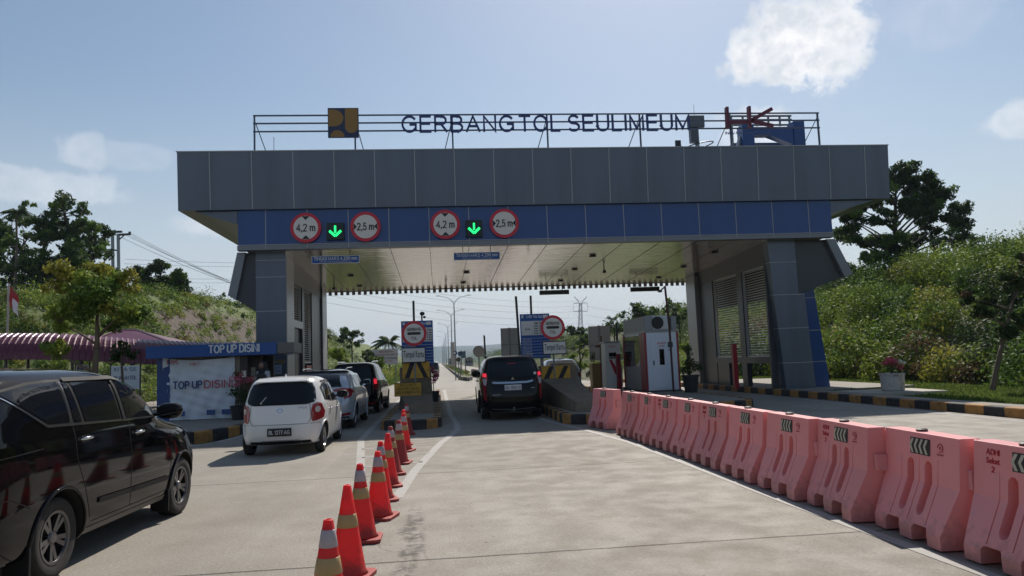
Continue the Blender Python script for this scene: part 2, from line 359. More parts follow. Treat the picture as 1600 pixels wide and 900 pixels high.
def concrete_road():
    m = bpy.data.materials.new('road_concrete'); m.use_nodes = True; nt = m.node_tree; N = nt.nodes; L = nt.links
    b = N['Principled BSDF']; b.inputs['Roughness'].default_value = .78
    tc = N.new('ShaderNodeTexCoord'); v = tc.outputs['Object']
    def noise(sc, det=6, st=None, ro=.6, dist=0):
        n = N.new('ShaderNodeTexNoise'); n.inputs['Scale'].default_value = sc; n.inputs['Detail'].default_value = det; n.inputs['Roughness'].default_value = ro; n.inputs['Distortion'].default_value = dist
        if st:
            mp = N.new('ShaderNodeMapping'); mp.inputs['Scale'].default_value = st; L.new(v, mp.inputs[0]); L.new(mp.outputs[0], n.inputs['Vector'])
        else: L.new(v, n.inputs['Vector'])
        return n.outputs[0]
    def mr(s, a, c, d, e, smooth=True):
        k = N.new('ShaderNodeMapRange'); L.new(s, k.inputs[0]); k.inputs[1].default_value = a; k.inputs[2].default_value = c; k.inputs[3].default_value = d; k.inputs[4].default_value = e
        if smooth: k.interpolation_type = 'SMOOTHSTEP'
        return k.outputs[0]
    def mth(op, a, c=None):
        k = N.new('ShaderNodeMath'); k.operation = op
        for i, q in enumerate((a, c)):
            if q is None: continue
            if isinstance(q, (int, float)): k.inputs[i].default_value = q
            else: L.new(q, k.inputs[i])
        return k.outputs[0]
    def mix(f, a, c, bl='MIX'):
        k = N.new('ShaderNodeMix'); k.data_type = 'RGBA'; k.blend_type = bl; L.new(f, k.inputs[0])
        for i, q in ((6, a), (7, c)):
            if isinstance(q, tuple): k.inputs[i].default_value = (*q, 1)
            else: L.new(q, k.inputs[i])
        return k.outputs[2]
    sx = N.new('ShaderNodeSeparateXYZ'); L.new(v, sx.inputs[0]); X, Y = sx.outputs[0], sx.outputs[1]
    base = mix(mr(noise(.35, 5), .3, .7, 0, 1), (.235, .21, .17), (.31, .28, .235))
    base = mix(mr(noise(2.2, 8, (1.6, .35, 1), .7), .52, .75, 0, .15), base, (.20, .175, .14))       # tyre-rubbed streaks
    base = mix(mr(noise(1.1, 6, None, .65, 1.2), .6, .78, 0, .25), base, (.20, .17, .13))
    base = mix(mr(noise(30, 4, None, .7), .62, .8, 0, .4), base, (.14, .12, .10))
    base = mix(mr(noise(45, 3, None, .6), .28, .42, .25, 0), base, (.46, .43, .38))
    # slab tone changes per bay
    bay = mth('FLOOR', mth('DIVIDE', mth('SUBTRACT', Y, 1.56), 5.0)); lane = mth('FLOOR', mth('DIVIDE', mth('ADD', X, 1.9), 5.3))
    wn = N.new('ShaderNodeTexWhiteNoise'); wn.noise_dimensions = '2D'; cb = N.new('ShaderNodeCombineXYZ'); L.new(bay, cb.inputs[0]); L.new(lane, cb.inputs[1]); L.new(cb.outputs[0], wn.inputs[0])
    sc = N.new('ShaderNodeVectorMath'); sc.operation = 'SCALE'; L.new(base, sc.inputs[0]); L.new(mr(wn.outputs[0], 0, 1, .91, 1.07, False), sc.inputs['Scale']); base = sc.outputs[0]
    wob = mth('MULTIPLY', mth('SUBTRACT', noise(3, 3), .5), .03)
    jy = mth('ABSOLUTE', mth('SUBTRACT', mth('PINGPONG', mth('ADD', mth('SUBTRACT', Y, 1.56+500), wob), 2.5), 0))
    jm = mr(jy, .010, .026, 1, 0)
    jx = mth('PINGPONG', mth('ADD', mth('SUBTRACT', X, 5.26-530), wob), 2.65); jm2 = mr(jx, .006, .016, .8, 0)
    J = jm
    base = mix(mth('MULTIPLY', J, .9), base, (.05, .042, .035))
    # hairline cracks
    vo = N.new('ShaderNodeTexVoronoi'); vo.feature = 'DISTANCE_TO_EDGE'; vo.inputs['Scale'].default_value = .32
    mp = N.new('ShaderNodeVectorMath'); mp.operation = 'ADD'; L.new(v, mp.inputs[0])
    nn = N.new('ShaderNodeTexNoise'); nn.inputs['Scale'].default_value = 1.3; nn.inputs['Detail'].default_value = 6; L.new(v, nn.inputs['Vector']); L.new(nn.outputs['Color'], mp.inputs[1]); L.new(mp.outputs[0], vo.inputs['Vector'])
    ck = mth('MULTIPLY', mr(vo.outputs['Distance'], .0015, .005, .6, 0), mr(noise(.25, 2), .5, .6, 0, 1))
    base = mix(ck, base, (.07, .06, .05))
    # oil drips down the middle of lanes and the long dark stain beside the cones
    for cx in (1.7, -3.2, 9.2):
        for off in (-.78, .78):
            tr = mr(mth('ABSOLUTE', mth('ADD', mth('SUBTRACT', X, cx+off), mth('MULTIPLY', mth('SUBTRACT', noise(.5, 3), .5), .8))), .08, .42, .26, 0)
            base = mix(mth('MULTIPLY', tr, mr(noise(1.5, 8, (1, .25, 1), .7), .35, .65, .1, 1)), base, (.15, .125, .10))
    base = mix(mth('MULTIPLY', mr(noise(.9, 9, None, .72, .6), .56, .68, 0, .28), mr(noise(14, 4, None, .7), .4, .6, .4, 1)), base, (.16, .125, .085))
    base = mix(mr(noise(26, 6, (1, 2.2, 1), .75), .35, .62, .55, 0), base, (.15, .13, .10))
    base = mix(mr(noise(38, 5, (1, 1.6, 1), .7), .52, .70, 0, .5), base, (.52, .48, .41))
    bx = mth('ABSOLUTE', mth('SUBTRACT', X, 2.3)); base = mix(mth('MULTIPLY', mth('MULTIPLY', mr(bx, .2, 1.5, .5, 0), mr(noise(.7, 5), .4, .62, 0, 1)), mr(noise(5, 8, None, .7), .35, .6, .3, 1)), base, (.17, .13, .085))
    st = mth('ABSOLUTE', mth('ADD', mth('SUBTRACT', X, -.33), mth('MULTIPLY', mth('SUBTRACT', noise(1.2, 4), .5), .35)))
    stm = mth('MULTIPLY', mr(st, .05, .13, .85, 0), mth('MULTIPLY', mr(Y, 9.3, 8.2, 0, 1), mr(noise(7, 5, None, .7), .42, .58, 0, 1)))
    base = mix(stm, base, (.06, .05, .04))
    for vs_, th_, am in ((2.2, .045, .75), (6.0, .10, .6), (11.0, .12, .45)):
        vn = N.new('ShaderNodeTexVoronoi'); vn.inputs['Scale'].default_value = vs_; L.new(v, vn.inputs['Vector'])
        wn2 = N.new('ShaderNodeSeparateXYZ'); L.new(vn.outputs['Color'], wn2.inputs[0])
        base = mix(mth('MULTIPLY', mr(vn.outputs['Distance'], th_*.6, th_, am, 0), mr(wn2.outputs[0], .62, .66, 0, 1)), base, (.07, .058, .045))
    L.new(base, b.inputs['Base Color'])
    bp = N.new('ShaderNodeBump'); bp.inputs['Distance'].default_value = .004
    h = mth('SUBTRACT', mth('ADD', noise(60, 4, (1, .25, 1)), mth('MULTIPLY', noise(180, 2), .6)), mth('MULTIPLY', J, 2.5)); L.new(h, bp.inputs['Height']); L.new(bp.outputs[0], b.inputs['Normal'])
    L.new(mr(noise(2, 4), .3, .7, .68, .88), b.inputs['Roughness'])
    return m
road_m = concrete_road()
road = sheet('road', [(-30, -15), (12.35, -15), (12.35, 34), (11.2, 44), (9.0, 60), (9.0, 260), (-3.6, 260), (-3.6, 60), (-5.2, 46), (-5.2, 18), (-30, 18)], 0, road_m)
sheet('far_road', [(-3.6, 260), (9, 260), (9.0, 900), (-3.6, 900)], 0, mat('far_concrete', (.33, .3, .26), .8, var=.08, vs=.1))

line_m = mat('worn_line_paint', (.35, .335, .305), .7, var=.12, vs=7, dirt=((.28, .25, .20), 3, .9))
def line(name, pts, w):
    b = MB(); L_, R_ = [], []
    for i, p in enumerate(pts):
        a = Vector(pts[max(i-1, 0)]); c = Vector(pts[min(i+1, len(pts)-1)]); t = (c-a).normalized(); n = Vector((-t.y, t.x))*w/2
        L_.append((p[0]+n.x, p[1]+n.y, .004)); R_.append((p[0]-n.x, p[1]-n.y, .004))
    n = len(pts); b.add(L_+R_, [(i, i+1, n+i+1, n+i) for i in range(n-1)])
    o = b.build(name, line_m); o['kind'] = 'structure'
line('lane_marking', [(-.92, 8.0), (-1.28, 12), (-1.80, 17.1), (-1.90, 28), (-1.9, 44)], .15)
line('lane_marking', [(-.58, 9.6), (-.42, 12), (-.02, 15.7), (.22, 17.2), (.40, 18.6), (.42, 20.5), (.30, 24), (.24, 45)], .15)
line('lane_marking', [(-1.3, 12.6), (-.33, 12.9)], .1)
line('lane_marking', [(-1.45, 13.9), (-.25, 14.2)], .1)
line('lane_marking', [(-1.6, 15.3), (-.1, 15.6)], .1)
line('lane_marking', [(-1.0, 10.6), (-.6, 10.8)], .1)
line('lane_marking', [(2.75, 36), (2.72, 21.5), (2.85, 19.6), (3.25, 17.2), (3.60, 14.2), (3.70, 11), (3.76, 8), (3.9, 5), (4.1, -8)], .13)
line('lane_marking', [(-5.05, 36), (-5.0, 19.8), (-5.3, 18.2), (-5.7, 17.4), (-7.2, 16.7), (-14, 16.5)], .15)
line('lane_marking', [(11.9, -10), (11.9, 30), (11.0, 44)], .13)
line('lane_marking', [(6.7, -10), (6.7, 20)], .13)

def kerb(name, pts, h=.2, w=.22, blk=.55, closed=False, mats=None, start=0, z0=0.):
    """painted kerb of alternating blocks along a path (outer edge on the path, body on the left of the walking direction)"""
    b = MB(); P = [Vector(p) for p in pts]
    if closed: P.append(P[0])
    # resample by arc length
    seg = [(P[i+1]-P[i]).length for i in range(len(P)-1)]; T = sum(seg); n = max(1, round(T/blk))
    def at(d):
        for i, s_ in enumerate(seg):
            if d <= s_ or i == len(seg)-1:
                t = (P[i+1]-P[i]).normalized(); return P[i]+t*min(d, s_), t
            d -= s_
    for k in range(n):
        ds = [T*(k+q/3)/n for q in range(4)]; ds[0] += .004; ds[-1] -= .004; rows = []
        for d in ds:
            p, t = at(d); nn = Vector((-t.y, t.x))
            j = random.uniform(-.004, .004)
            prof = [(0, z0-.05), (0, z0+h-.03), (.012, z0+h-.008), (.035, z0+h+j*.5), (w, z0+h+j*.5), (w, z0-.05)]
            rows.append([(p.x+nn.x*o_, p.y+nn.y*o_, z_) for o_, z_ in prof])
        vs = [q for r in rows for q in r]; m_ = len(rows[0])
        fs = [(i*m_+j2, i*m_+j2+1, (i+1)*m_+j2+1, (i+1)*m_+j2) for i in range(3) for j2 in range(m_-1)]+[tuple(range(m_)), tuple(3*m_+q for q in range(m_))[::-1]]
        b.add(vs, fs, (k+start) % 2)
    o = b.build(name, mats or [kerb_yellow, kerb_black]); o['kind'] = 'structure'; return o
pave_m = mat('pavement_concrete', (.26, .23, .19), .85, var=.15, vs=1.5, dirt=((.1, .09, .07), 3, .6), bump=.004, bs=30)
def island(name, poly, kpts, h=.2, **k):
    b = MB(); b.prism(poly, 'z', -.05, h-.006); o = b.build(name, pave_m); o['kind'] = 'structure'
    kerb('kerb', kpts, h=h, **k)
# left island (booth side, kiosk), right verge, two toll islands, booth island
island('pavement', [(-5.42, 46), (-30, 46), (-30, 18.4), (-6.6, 18.4), (-5.9, 18.9), (-5.42, 19.9)], [(-30, 18.2), (-6.5, 18.2), (-5.75, 18.75), (-5.2, 19.9), (-5.2, 46)], h=.24)
def round_nose(xl, xr, y0, y1):
    c = (xl+xr)/2; r = (xr-xl)/2
    return [(xl, y1)]+[(c-r*math.cos(a), y0+r-r*math.sin(a)) for a in [R(d) for d in range(0, 181, 15)]]+[(xr, y1)]
def toll_island(xl, xr, y0, y1, h=.25, start=0):
    island('pavement', round_nose(xl+.2, xr-.2, y0+.2, y1), round_nose(xl, xr, y0, y1), h=h, blk=.42, start=start)
toll_island(-1.55, .02, 19.0, 40); toll_island(3.08, 4.5, 18.3, 42, start=1); toll_island(7.0, 9.3, 20.6, 42)
kerb('kerb', [(11.2, 45), (12.0, 34), (12.3, 24), (12.35, 15), (12.35, -10)], h=.22, blk=.62, w=.24)
b = MB(); b.prism([(12.56, -10), (13.3, -10), (13.3, 19), (13.3, 25), (17.2, 25.6), (17.2, 37), (14, 38), (12.0, 38), (12.5, 24)], 'z', -.05, .19); o = b.build('pavement', pave_m); o['kind'] = 'structure'
b = MB(); b.prism([(13.2, 22.0), (15.6, 21.6), (15.7, 23.6), (13.2, 24)], 'z', .0, .21); o = b.build('pavement', mat('pale_concrete', (.42, .38, .32), .85, var=.15, vs=2)); o['kind'] = 'structure'

# far median
b = MB(); b.prism([(1.9, 66), (2.4, 62), (2.9, 66), (2.9, 700), (1.9, 700)], 'z', -.05, .3); o = b.build('median', mat('median_soil', (.13, .09, .05), .9, col2=(.08, .11, .03), vs=.6, bump=.03, bs=4)); o['kind'] = 'structure'
kerb('kerb', [(1.88, 300), (1.88, 66), (2.4, 61.8), (2.92, 66), (2.92, 300)], h=.32, blk=2.2, w=.12, mats=[pave_m, kerb_black])

# ---- hills
def fbm(x, y, s=1.0, seed=0):
    v = 0; a = 1
    for k in range(4):
        f = s*2**k
        v += a*(np.sin(x*f*1.3+seed+k*1.7)*np.cos(y*f*1.1+seed*2.3+k*2.1)+.5*np.sin((x+y)*f*.9+k*3.1+seed)); a *= .5
    return v/2.2
def sstep(t): t = np.clip(t, 0, 1); return t*t*(3-2*t)
def hR(x, y):
    x = np.asarray(x, float); y = np.asarray(y, float)
    base = 18.3-1.2*sstep((y-24)/20)+.5*fbm(y, y*.3, .15, 3)
    r = sstep((x-base)/(13.5)); top = 5.9+.5*fbm(x, y, .07, 5)-1.0*sstep((y-60)/140)
    z = r*top+.35*r*fbm(x, y, .35, 1)
    z = z*(1-sstep((x-60)/60)*.35)
    return z*sstep((y+150)/30)
def hL(x, y):
    x = np.asarray(x, float); y = np.asarray(y, float)
    r = sstep((-x-12.2-.12*np.maximum(0, 52-y)+.055*np.clip(y-60, 0, 100))/9.5)
    top = 5.6+2.6*sstep((y-38)/26)-2.2*sstep((y-95)/60)+.35*fbm(x, y, .09, 2)
    z = r*top+.25*r*fbm(x, y, .4, 6)
    return z*sstep((y-33)/9)
def terrain(name, fn, xs, ys, m):
    X, Y = np.meshgrid(xs, ys); Z = fn(X, Y)-.04
    V = np.stack([X, Y, Z], -1).reshape(-1, 3); nx = len(xs); ny = len(ys)
    i = np.arange(ny-1)[:, None]*nx+np.arange(nx-1)[None]; F = np.stack([i, i+1, i+nx+1, i+nx], -1).reshape(-1, 4)
    me = bpy.data.meshes.new(name); me.from_pydata(V.tolist(), [], F.tolist()); me.materials.append(m); me.polygons.foreach_set('use_smooth', [True]*len(me.polygons))
    o = bpy.data.objects.new(name, me); COL.objects.link(o); o['kind'] = 'structure'; return o
hillR_m = mat('hill_soil', (.05, .065, .02), .95, col2=(.09, .085, .035), vs=.5, bump=.08, bs=3)
terrain('hill', hR, np.concatenate([np.linspace(12.6, 40, 60), np.linspace(42, 130, 30)]), np.concatenate([np.linspace(-150, -15, 24), np.linspace(-12, 80, 100), np.linspace(83, 330, 60)]), hillR_m)  # stretch behind the camera is unseen, added to darken reflections
def hB(x, y):
    x = np.asarray(x, float); y = np.asarray(y, float)
    return (4.5+1.0*fbm(x, y, .05, 3))*np.maximum(sstep((-x-24)/16)*sstep((8-y)/18), sstep((-y-85)/25))
terrain('hill', hB, np.linspace(-130, 90, 60), np.linspace(-160, 10, 50), hillR_m)  # unseen hill added at the back so that reflections turn darker
def hill_left_mat():
    m = mat('left_hill_soil', (.09, .12, .03), .95, col2=(.12, .15, .04), vs=.35, bump=.1, bs=2.5)
    nt = m.node_tree; N = nt.nodes; L = nt.links; b = N['Principled BSDF']; old = b.inputs['Base Color'].links[0].from_socket
    tc = N.new('ShaderNodeTexCoord'); s = N.new('ShaderNodeVectorMath'); s.operation = 'SUBTRACT'; L.new(tc.outputs['Object'], s.inputs[0]); s.inputs[1].default_value = (-17.5, 64, 4.4)
    k = N.new('ShaderNodeVectorMath'); k.operation = 'MULTIPLY'; L.new(s.outputs[0], k.inputs[0]); k.inputs[1].default_value = (1/6, 1/15, 1/2.4)
    ln = N.new('ShaderNodeVectorMath'); ln.operation = 'LENGTH'; L.new(k.outputs[0], ln.inputs[0])
    n = N.new('ShaderNodeTexNoise'); n.inputs['Scale'].default_value = .8; n.inputs['Detail'].default_value = 8; L.new(tc.outputs['Object'], n.inputs['Vector'])
    a = N.new('ShaderNodeMath'); a.operation = 'ADD'; L.new(ln.outputs['Value'], a.inputs[0]); L.new(n.outputs[0], a.inputs[1])
    mr = N.new('ShaderNodeMapRange'); L.new(a.outputs[0], mr.inputs[0]); mr.inputs[1].default_value = 1.35; mr.inputs[2].default_value = 1.6; mr.inputs[3].default_value = 1; mr.inputs[4].default_value = 0
    n2 = N.new('ShaderNodeTexNoise'); n2.inputs['Scale'].default_value = 3.5; n2.inputs['Detail'].default_value = 8; n2.inputs['Roughness'].default_value = .75; L.new(tc.outputs['Object'], n2.inputs['Vector'])
    rp = N.new('ShaderNodeValToRGB'); L.new(n2.outputs[0], rp.inputs[0]); rp.color_ramp.elements[0].position = .35; rp.color_ramp.elements[0].color = (.045, .034, .025, 1); rp.color_ramp.elements[1].position = .65; rp.color_ramp.elements[1].color = (.15, .115, .085, 1)
    mx = N.new('ShaderNodeMix'); mx.data_type = 'RGBA'; L.new(mr.outputs[0], mx.inputs[0]); L.new(old, mx.inputs[6]); L.new(rp.outputs[0], mx.inputs[7]); L.new(mx.outputs[2], b.inputs['Base Color'])
    return m
terrain('hill', hL, np.concatenate([np.linspace(-90, -40, 20), np.linspace(-39, -9, 70)]), np.concatenate([np.linspace(30, 110, 110), np.linspace(112, 240, 40)]), hill_left_mat())

def hM(x, y):
    z = 66+24*fbm(x, y*.2, .0016, 4.2)+9*fbm(x, y, .006, 1)+30*sstep((x-600)/900)*0
    return np.maximum(z, 4)*sstep((y-2500)/500)
mount_m = mat('mountain_forest', (.035, .06, .025), .95, var=.3, vs=.01, bump=6, bs=.02)
terrain('mountains', hM, np.linspace(-2400, 2600, 180), np.linspace(2480, 3600, 30), mount_m)

# ---- leaves
def leaf_mesh(name, clumps, L0, mats, seed=0, aspect=.42, shell=.55, up_bias=.25, parent=None, curl=True):
    """clumps: rows (x,y,z,rx,ry,rz,n,mat). Diamond leaves scattered through each clump's volume, denser to its skin."""
    r = np.random.default_rng(seed); V = []; MI = []
    for c in clumps:
        n = int(c[6]); d = r.normal(size=(n, 3)); d /= np.linalg.norm(d, axis=1)[:, None]
        rad = shell+(1-shell)*r.random(n)**.7; rad *= r.uniform(.8, 1.04, n)
        p = d*rad[:, None]*np.array(c[3:6])+np.array(c[0:3])
        nrm = d*.7+r.normal(size=(n, 3))*.75; nrm[:, 2] += up_bias; nrm /= np.linalg.norm(nrm, axis=1)[:, None]
        t = r.normal(size=(n, 3)); t[:, 2] -= .5; t -= nrm*(t*nrm).sum(1)[:, None]; t /= np.linalg.norm(t, axis=1)[:, None]
        s = np.cross(nrm, t); Ls = (L0*r.uniform(.6, 1.3, n))[:, None]
        a = p-t*Ls*.5; b_ = p+s*Ls*aspect*.5+t*Ls*.04; e = p+t*Ls*.5-nrm*Ls*.08; g = p-s*Ls*aspect*.5+t*Ls*.04
        V.append(np.stack([a, b_, e, g], 1).reshape(-1, 3)); MI.append(np.full(n, int(c[7]) if len(c) > 7 else 0))
    V = np.concatenate(V); MI = np.concatenate(MI); n = len(MI)
    if parent is not None: V = V-np.array(parent_loc(parent))
    me = bpy.data.meshes.new(name); me.vertices.add(n*4); me.vertices.foreach_set('co', V.ravel())
    me.loops.add(n*4); me.loops.foreach_set('vertex_index', np.arange(n*4)); me.polygons.add(n); me.polygons.foreach_set('loop_start', np.arange(n)*4)
    try: me.polygons.foreach_set('loop_total', np.full(n, 4))
    except Exception: pass
    for m in mats: me.materials.append(m)
    me.polygons.foreach_set('material_index', MI.astype(np.int32)); me.update(calc_edges=True)
    o = bpy.data.objects.new(name, me); COL.objects.link(o)
    if parent is not None: o.parent = parent
    return o
def leafm(name, a, b, tr=.35, rough=.62): return mat(name, a, rough, island=True, col2=b, transl=tr, var=.25, vs=.6, spec=.16)
lf_dark = leafm('leaf_dark', (.026, .05, .014), (.07, .11, .028), .30)
lf_mid = leafm('leaf_mid', (.065, .125, .02), (.14, .22, .038), .30)
lf_light = leafm('leaf_light', (.14, .20, .028), (.26, .33, .055), .32)
lf_yel = leafm('leaf_yellow', (.19, .21, .03), (.34, .31, .06), .35)
lf_dry = leafm('leaf_dry', (.10, .075, .035), (.18, .12, .06), .3)
lf_pink = leafm('petal_pink', (.60, .08, .16), (.75, .22, .28), .35)
lf_white = leafm('petal_white', (.75, .72, .65), (.8, .8, .76), .3)
bark = mat('bark', (.14, .105, .075), .9, var=.35, vs=6, bump=.02, bs=14, stretch=(1, 1, .3))
bark_dark = mat('bark_dark', (.06, .05, .04), .9, var=.3, vs=5, bump=.02, bs=12)

# right slope: undergrowth as one mass
cl = []
r_ = np.random.default_rng(3)
def place(n, x0, x1, y0, y1, fn, size, cnt, mats_p, flat=.8, lift=.25):
    for _ in range(n):
        x = r_.uniform(x0, x1); y = r_.uniform(y0, y1); z = float(fn(x, y)); s_ = size*r_.uniform(.55, 1.5)
        if z < .12: continue
        mi = r_.choice(5, p=mats_p)
        # patches of one kind
        q = math.sin(x*.31+y*.13)+math.sin(y*.23-x*.11+2)
        if fn is hR:
            hz = z/6.5+r_.normal()*.16
            if hz < .38: mi = r_.choice([2, 3, 2, 1, 4, 2, 1])
            elif hz > .8: mi = r_.choice([0, 1, 0, 1, 2])
            s_ *= r_.choice([.7, 1., 1.5])
        if q > .9: mi = r_.choice([2, 2, 1, 3])
        elif q < -.9: mi = r_.choice([0, 0, 1, 0])
        cl.append((x, y, z+s_*lift, s_, s_, s_*flat*r_.uniform(.7, 1.3), cnt*(s_/size)**1.6, mi))
pr = [.25, .36, .30, .05, .04]
place(640, 17.2, 36, 18, 50, hR, .80, 460, pr, 1.05, .3)
place(560, 17.0, 40, 50, 90, hR, 1.1, 190, pr)
place(420, 17.0, 46, 90, 220, hR, 1.6, 170, pr, .8, .1)
place(170, 29, 44, 26, 70, hR, 1.05, 560, [.45, .4, .1, 0, .05], 1.0, .15)
place(160, 16.9, 20.5, 18, 50, hR, .42, 120, [.1, .25, .4, .15, .1], 1.0, .5)
UM = [lf_dark, lf_mid, lf_light, lf_yel, lf_dry]
o = leaf_mesh('undergrowth', cl, .185, UM, 5, shell=.45); o['kind'] = 'stuff'
cl = []
place(330, 24, 44, 120, 330, hR, 1.9, 330, [.4, .4, .2, .0, .0], .9, .1)
place(170, 28, 46, 60, 130, hR, 1.4, 330, [.45, .4, .15, .0, .0], .9, .15)
o = leaf_mesh('far_woods', cl, .36, UM, 9, shell=.5); o['kind'] = 'stuff'
# left slope cover
cl = []
place(2200, -24, -11, 36, 70, hL, .40, 70, [.05, .3, .5, .08, .07], .8, .15)
place(1300, -24, -8, 70, 120, hL, .62, 55, [.05, .3, .5, .08, .07], .8, .15)
cl = [c for c in cl if not (((c[0]+17.5)/5.2)**2+((c[1]-64)/12)**2 < 1 and random.random() < .62)]
n0 = len(cl)
place(170, -24.5, -20.5, 38, 110, hL, .75, 90, [.1, .4, .4, .05, .05], 1.0, .3)
o = leaf_mesh('undergrowth', cl, .17, UM, 6, shell=.35); o['kind'] = 'stuff'
# far left roadside: scrub and embankment
cl = []
for _ in range(260):
    y = r_.uniform(52, 200); x = -4.6-abs(r_.normal())*4-(.02*(y-50)); s_ = r_.uniform(.25, .9)*(1+(y-50)/110)
    cl.append((x, y, s_*.5, s_*1.2, s_*1.2, s_*.8, 90, r_.choice([1, 2, 2, 3])))
for _ in range(330):
    y = r_.uniform(110, 520); x = r_.choice([r_.uniform(-70, -9), r_.uniform(13, 32)]); s_ = r_.uniform(1.2, 3.0)*(.7+y/400)
    cl.append((x, y, s_*.7, s_*1.2, s_*1.2, s_, 110, r_.choice([0, 1, 1, 2])))
o = leaf_mesh('scrub', cl, .3, UM, 8, shell=.5); o['kind'] = 'stuff'
cl = [(2.4+r_.uniform(-.3, .3), y, .55, .35, .8, r_.uniform(.2, .5), 60, r_.choice([1, 2, 2, 4])) for y in np.arange(68, 260, 2.2)]
o = leaf_mesh('median_planting', cl, .16, UM, 12, shell=.3); o['kind'] = 'stuff'; 

# unseen woods added behind the viewer to darken reflections in paint and glass
cl = [(r_.uniform(-110, 90), r_.uniform(-110, -88), r_.uniform(3, 10), 5, 4, 4, 240, r_.choice([0, 0, 1])) for _ in range(110)]
cl += [(r_.uniform(-50, -34), r_.uniform(-80, 4), r_.uniform(4, 7.5), 4, 4, 3, 200, r_.choice([0, 1])) for _ in range(60)]
o = leaf_mesh('woods', cl, 1.1, UM, 19, shell=.4); o['kind'] = 'stuff'
# grass verge
def grass(name, n, x0, x1, y0, y1, fn, h, m, seed=1, excl=None):
    r = np.random.default_rng(seed); x = r.uniform(x0, x1, n); y = y0+(y1-y0)*r.random(n)**1.4
    if excl is not None: k = ~excl(x, y); x = x[k]; y = y[k]; n = len(x)
    z = fn(x, y); a = r.uniform(0, 2*math.pi, n); hh = h*r.uniform(.4, 1.4, n)*(1+.5*np.sin(x*1.7)*np.cos(y*.9)); w = .018*(1+y/25)
    dx = np.cos(a)*w; dy = np.sin(a)*w; lx = r.normal(size=n)*hh*.5; ly = r.normal(size=n)*hh*.5
    V = np.stack([np.stack([x-dx, y-dy, z-.01], 1), np.stack([x+dx, y+dy, z-.01], 1), np.stack([x+lx, y+ly, z+hh], 1)], 1).reshape(-1, 3)
    me = bpy.data.meshes.new(name); me.vertices.add(n*3); me.vertices.foreach_set('co', V.ravel()); me.loops.add(n*3); me.loops.foreach_set('vertex_index', np.arange(n*3))
    me.polygons.add(n); me.polygons.foreach_set('loop_start', np.arange(n)*3)
    me.materials.append(m); me.update(calc_edges=True); o = bpy.data.objects.new(name, me); COL.objects.link(o); o['kind'] = 'stuff'
gr_m = leafm('grass_blade', (.07, .12, .02), (.17, .21, .05), .4, .7)
def vz(x, y): return np.maximum(hR(x, y)-.03, .02)
sheet('verge', [(12.5, -12), (20, -12), (20, 60), (12.0, 60), (11.6, 45), (12.3, 38)], .1, mat('verge_soil', (.075, .10, .03), .95, col2=(.11, .12, .04), vs=.8, bump=.02, bs=10))
grass('grass', 60000, 12.65, 20.0, 14, 48, lambda x, y: np.maximum(hR(x, y), .1), .085, gr_m, 2, excl=lambda x, y: ((x < 17.2) & (y > 25) & (y < 38)) | ((x < 14.2) & (y < 19)) | ((x < 15.7) & (y > 21.6) & (y < 24)) | (x < 13.6))
grass('grass', 30000, -16, -3.9, 48, 110, lambda x, y: x*0, .16, gr_m, 4)
# ================================================================== helpers from a pixel of the 1600x900 photo to a point at a known distance or height
def at(px, py, Y):
    d = rt2*((px-800)/1155)+up2*(-(py-450)/1155)+fw; t = Y/d.y; return Vector((d.x*t, Y, d.z*t+CH))
def gr(px, py, z=0):
    d = rt2*((px-800)/1155)+up2*(-(py-450)/1155)+fw; t = (z-CH)/d.z; return Vector((d.x*t, d.y*t, z))

# ================================================================== TOLL GATE
gate = thing('toll_gate', 'wide grey panelled toll gate building with a blue band under its deep roof fascia', 'toll gate', (4, 32, 0))
FX0, FX1, BX0, BX1 = -8.8, 17.2, -6.84, 14.88
def zs(y): return 5.82-(y-26.2)*.036           # soffit slopes gently to the rear
b = MB(); b.add([(FX0, 25.93, 9.23), (FX1, 25.93, 9.23), (FX1, 26.08, 7.21), (FX0, 26.08, 7.21), (FX0, 38, 9.23), (FX1, 38, 9.23), (FX1, 38, 7.21), (FX0, 38, 7.21)],
      [(0, 1, 2, 3), (5, 4, 7, 6), (0, 4, 5, 1), (3, 2, 6, 7), (0, 3, 7, 4), (1, 5, 6, 2)])
for x0, x1, x2 in ((BX0-.02, BX0-1.1, FX0+.5), (BX1+.02, BX1+1.1, FX1-.5)):
    b.prism([(x0, 6.72), (x0, 7.19), (x2, 7.19)], 'y', 26.25, 37.6)
b.build('fascia', grey_panel, gate)
b = MB(); k = 0
while True:
    x = -7.72+1.41*k; k += 1
    if x > 17: break
    b.bar((x, 25.925, 9.215), (x, 26.075, 7.225), .028, .02)
b.bb(FX0-.02, FX1+.02, 25.9, 26.02, 9.225, 9.26); b.bb(FX0-.02, FX0+.03, 25.9, 38, 9.225, 9.26)
b.build('fascia_seams', seam, gate)
b = MB(); b.bb(BX0, BX1, 26.22, 26.5, 5.98, 7.205); b.build('blue_band', blue_panel, gate)
b = MB()
for k in range(15): b.bb(-5.9+1.42*k-.012, -5.9+1.42*k+.012, 26.205, 26.222, 5.83, 7.2)
b.bb(BX0, BX1, 26.2, 26.222, 5.965, 5.985)
b.build('band_seams', seam, gate)
b = MB(); b.prism([(26.22, 5.80), (26.22, 5.962), (26.5, 5.962), (26.5, 5.79)], 'x', BX0-.03, BX1+.03); b.build('drip_edge', mat('drip_grey', (.2, .21, .23), .4, metal=.3), gate)
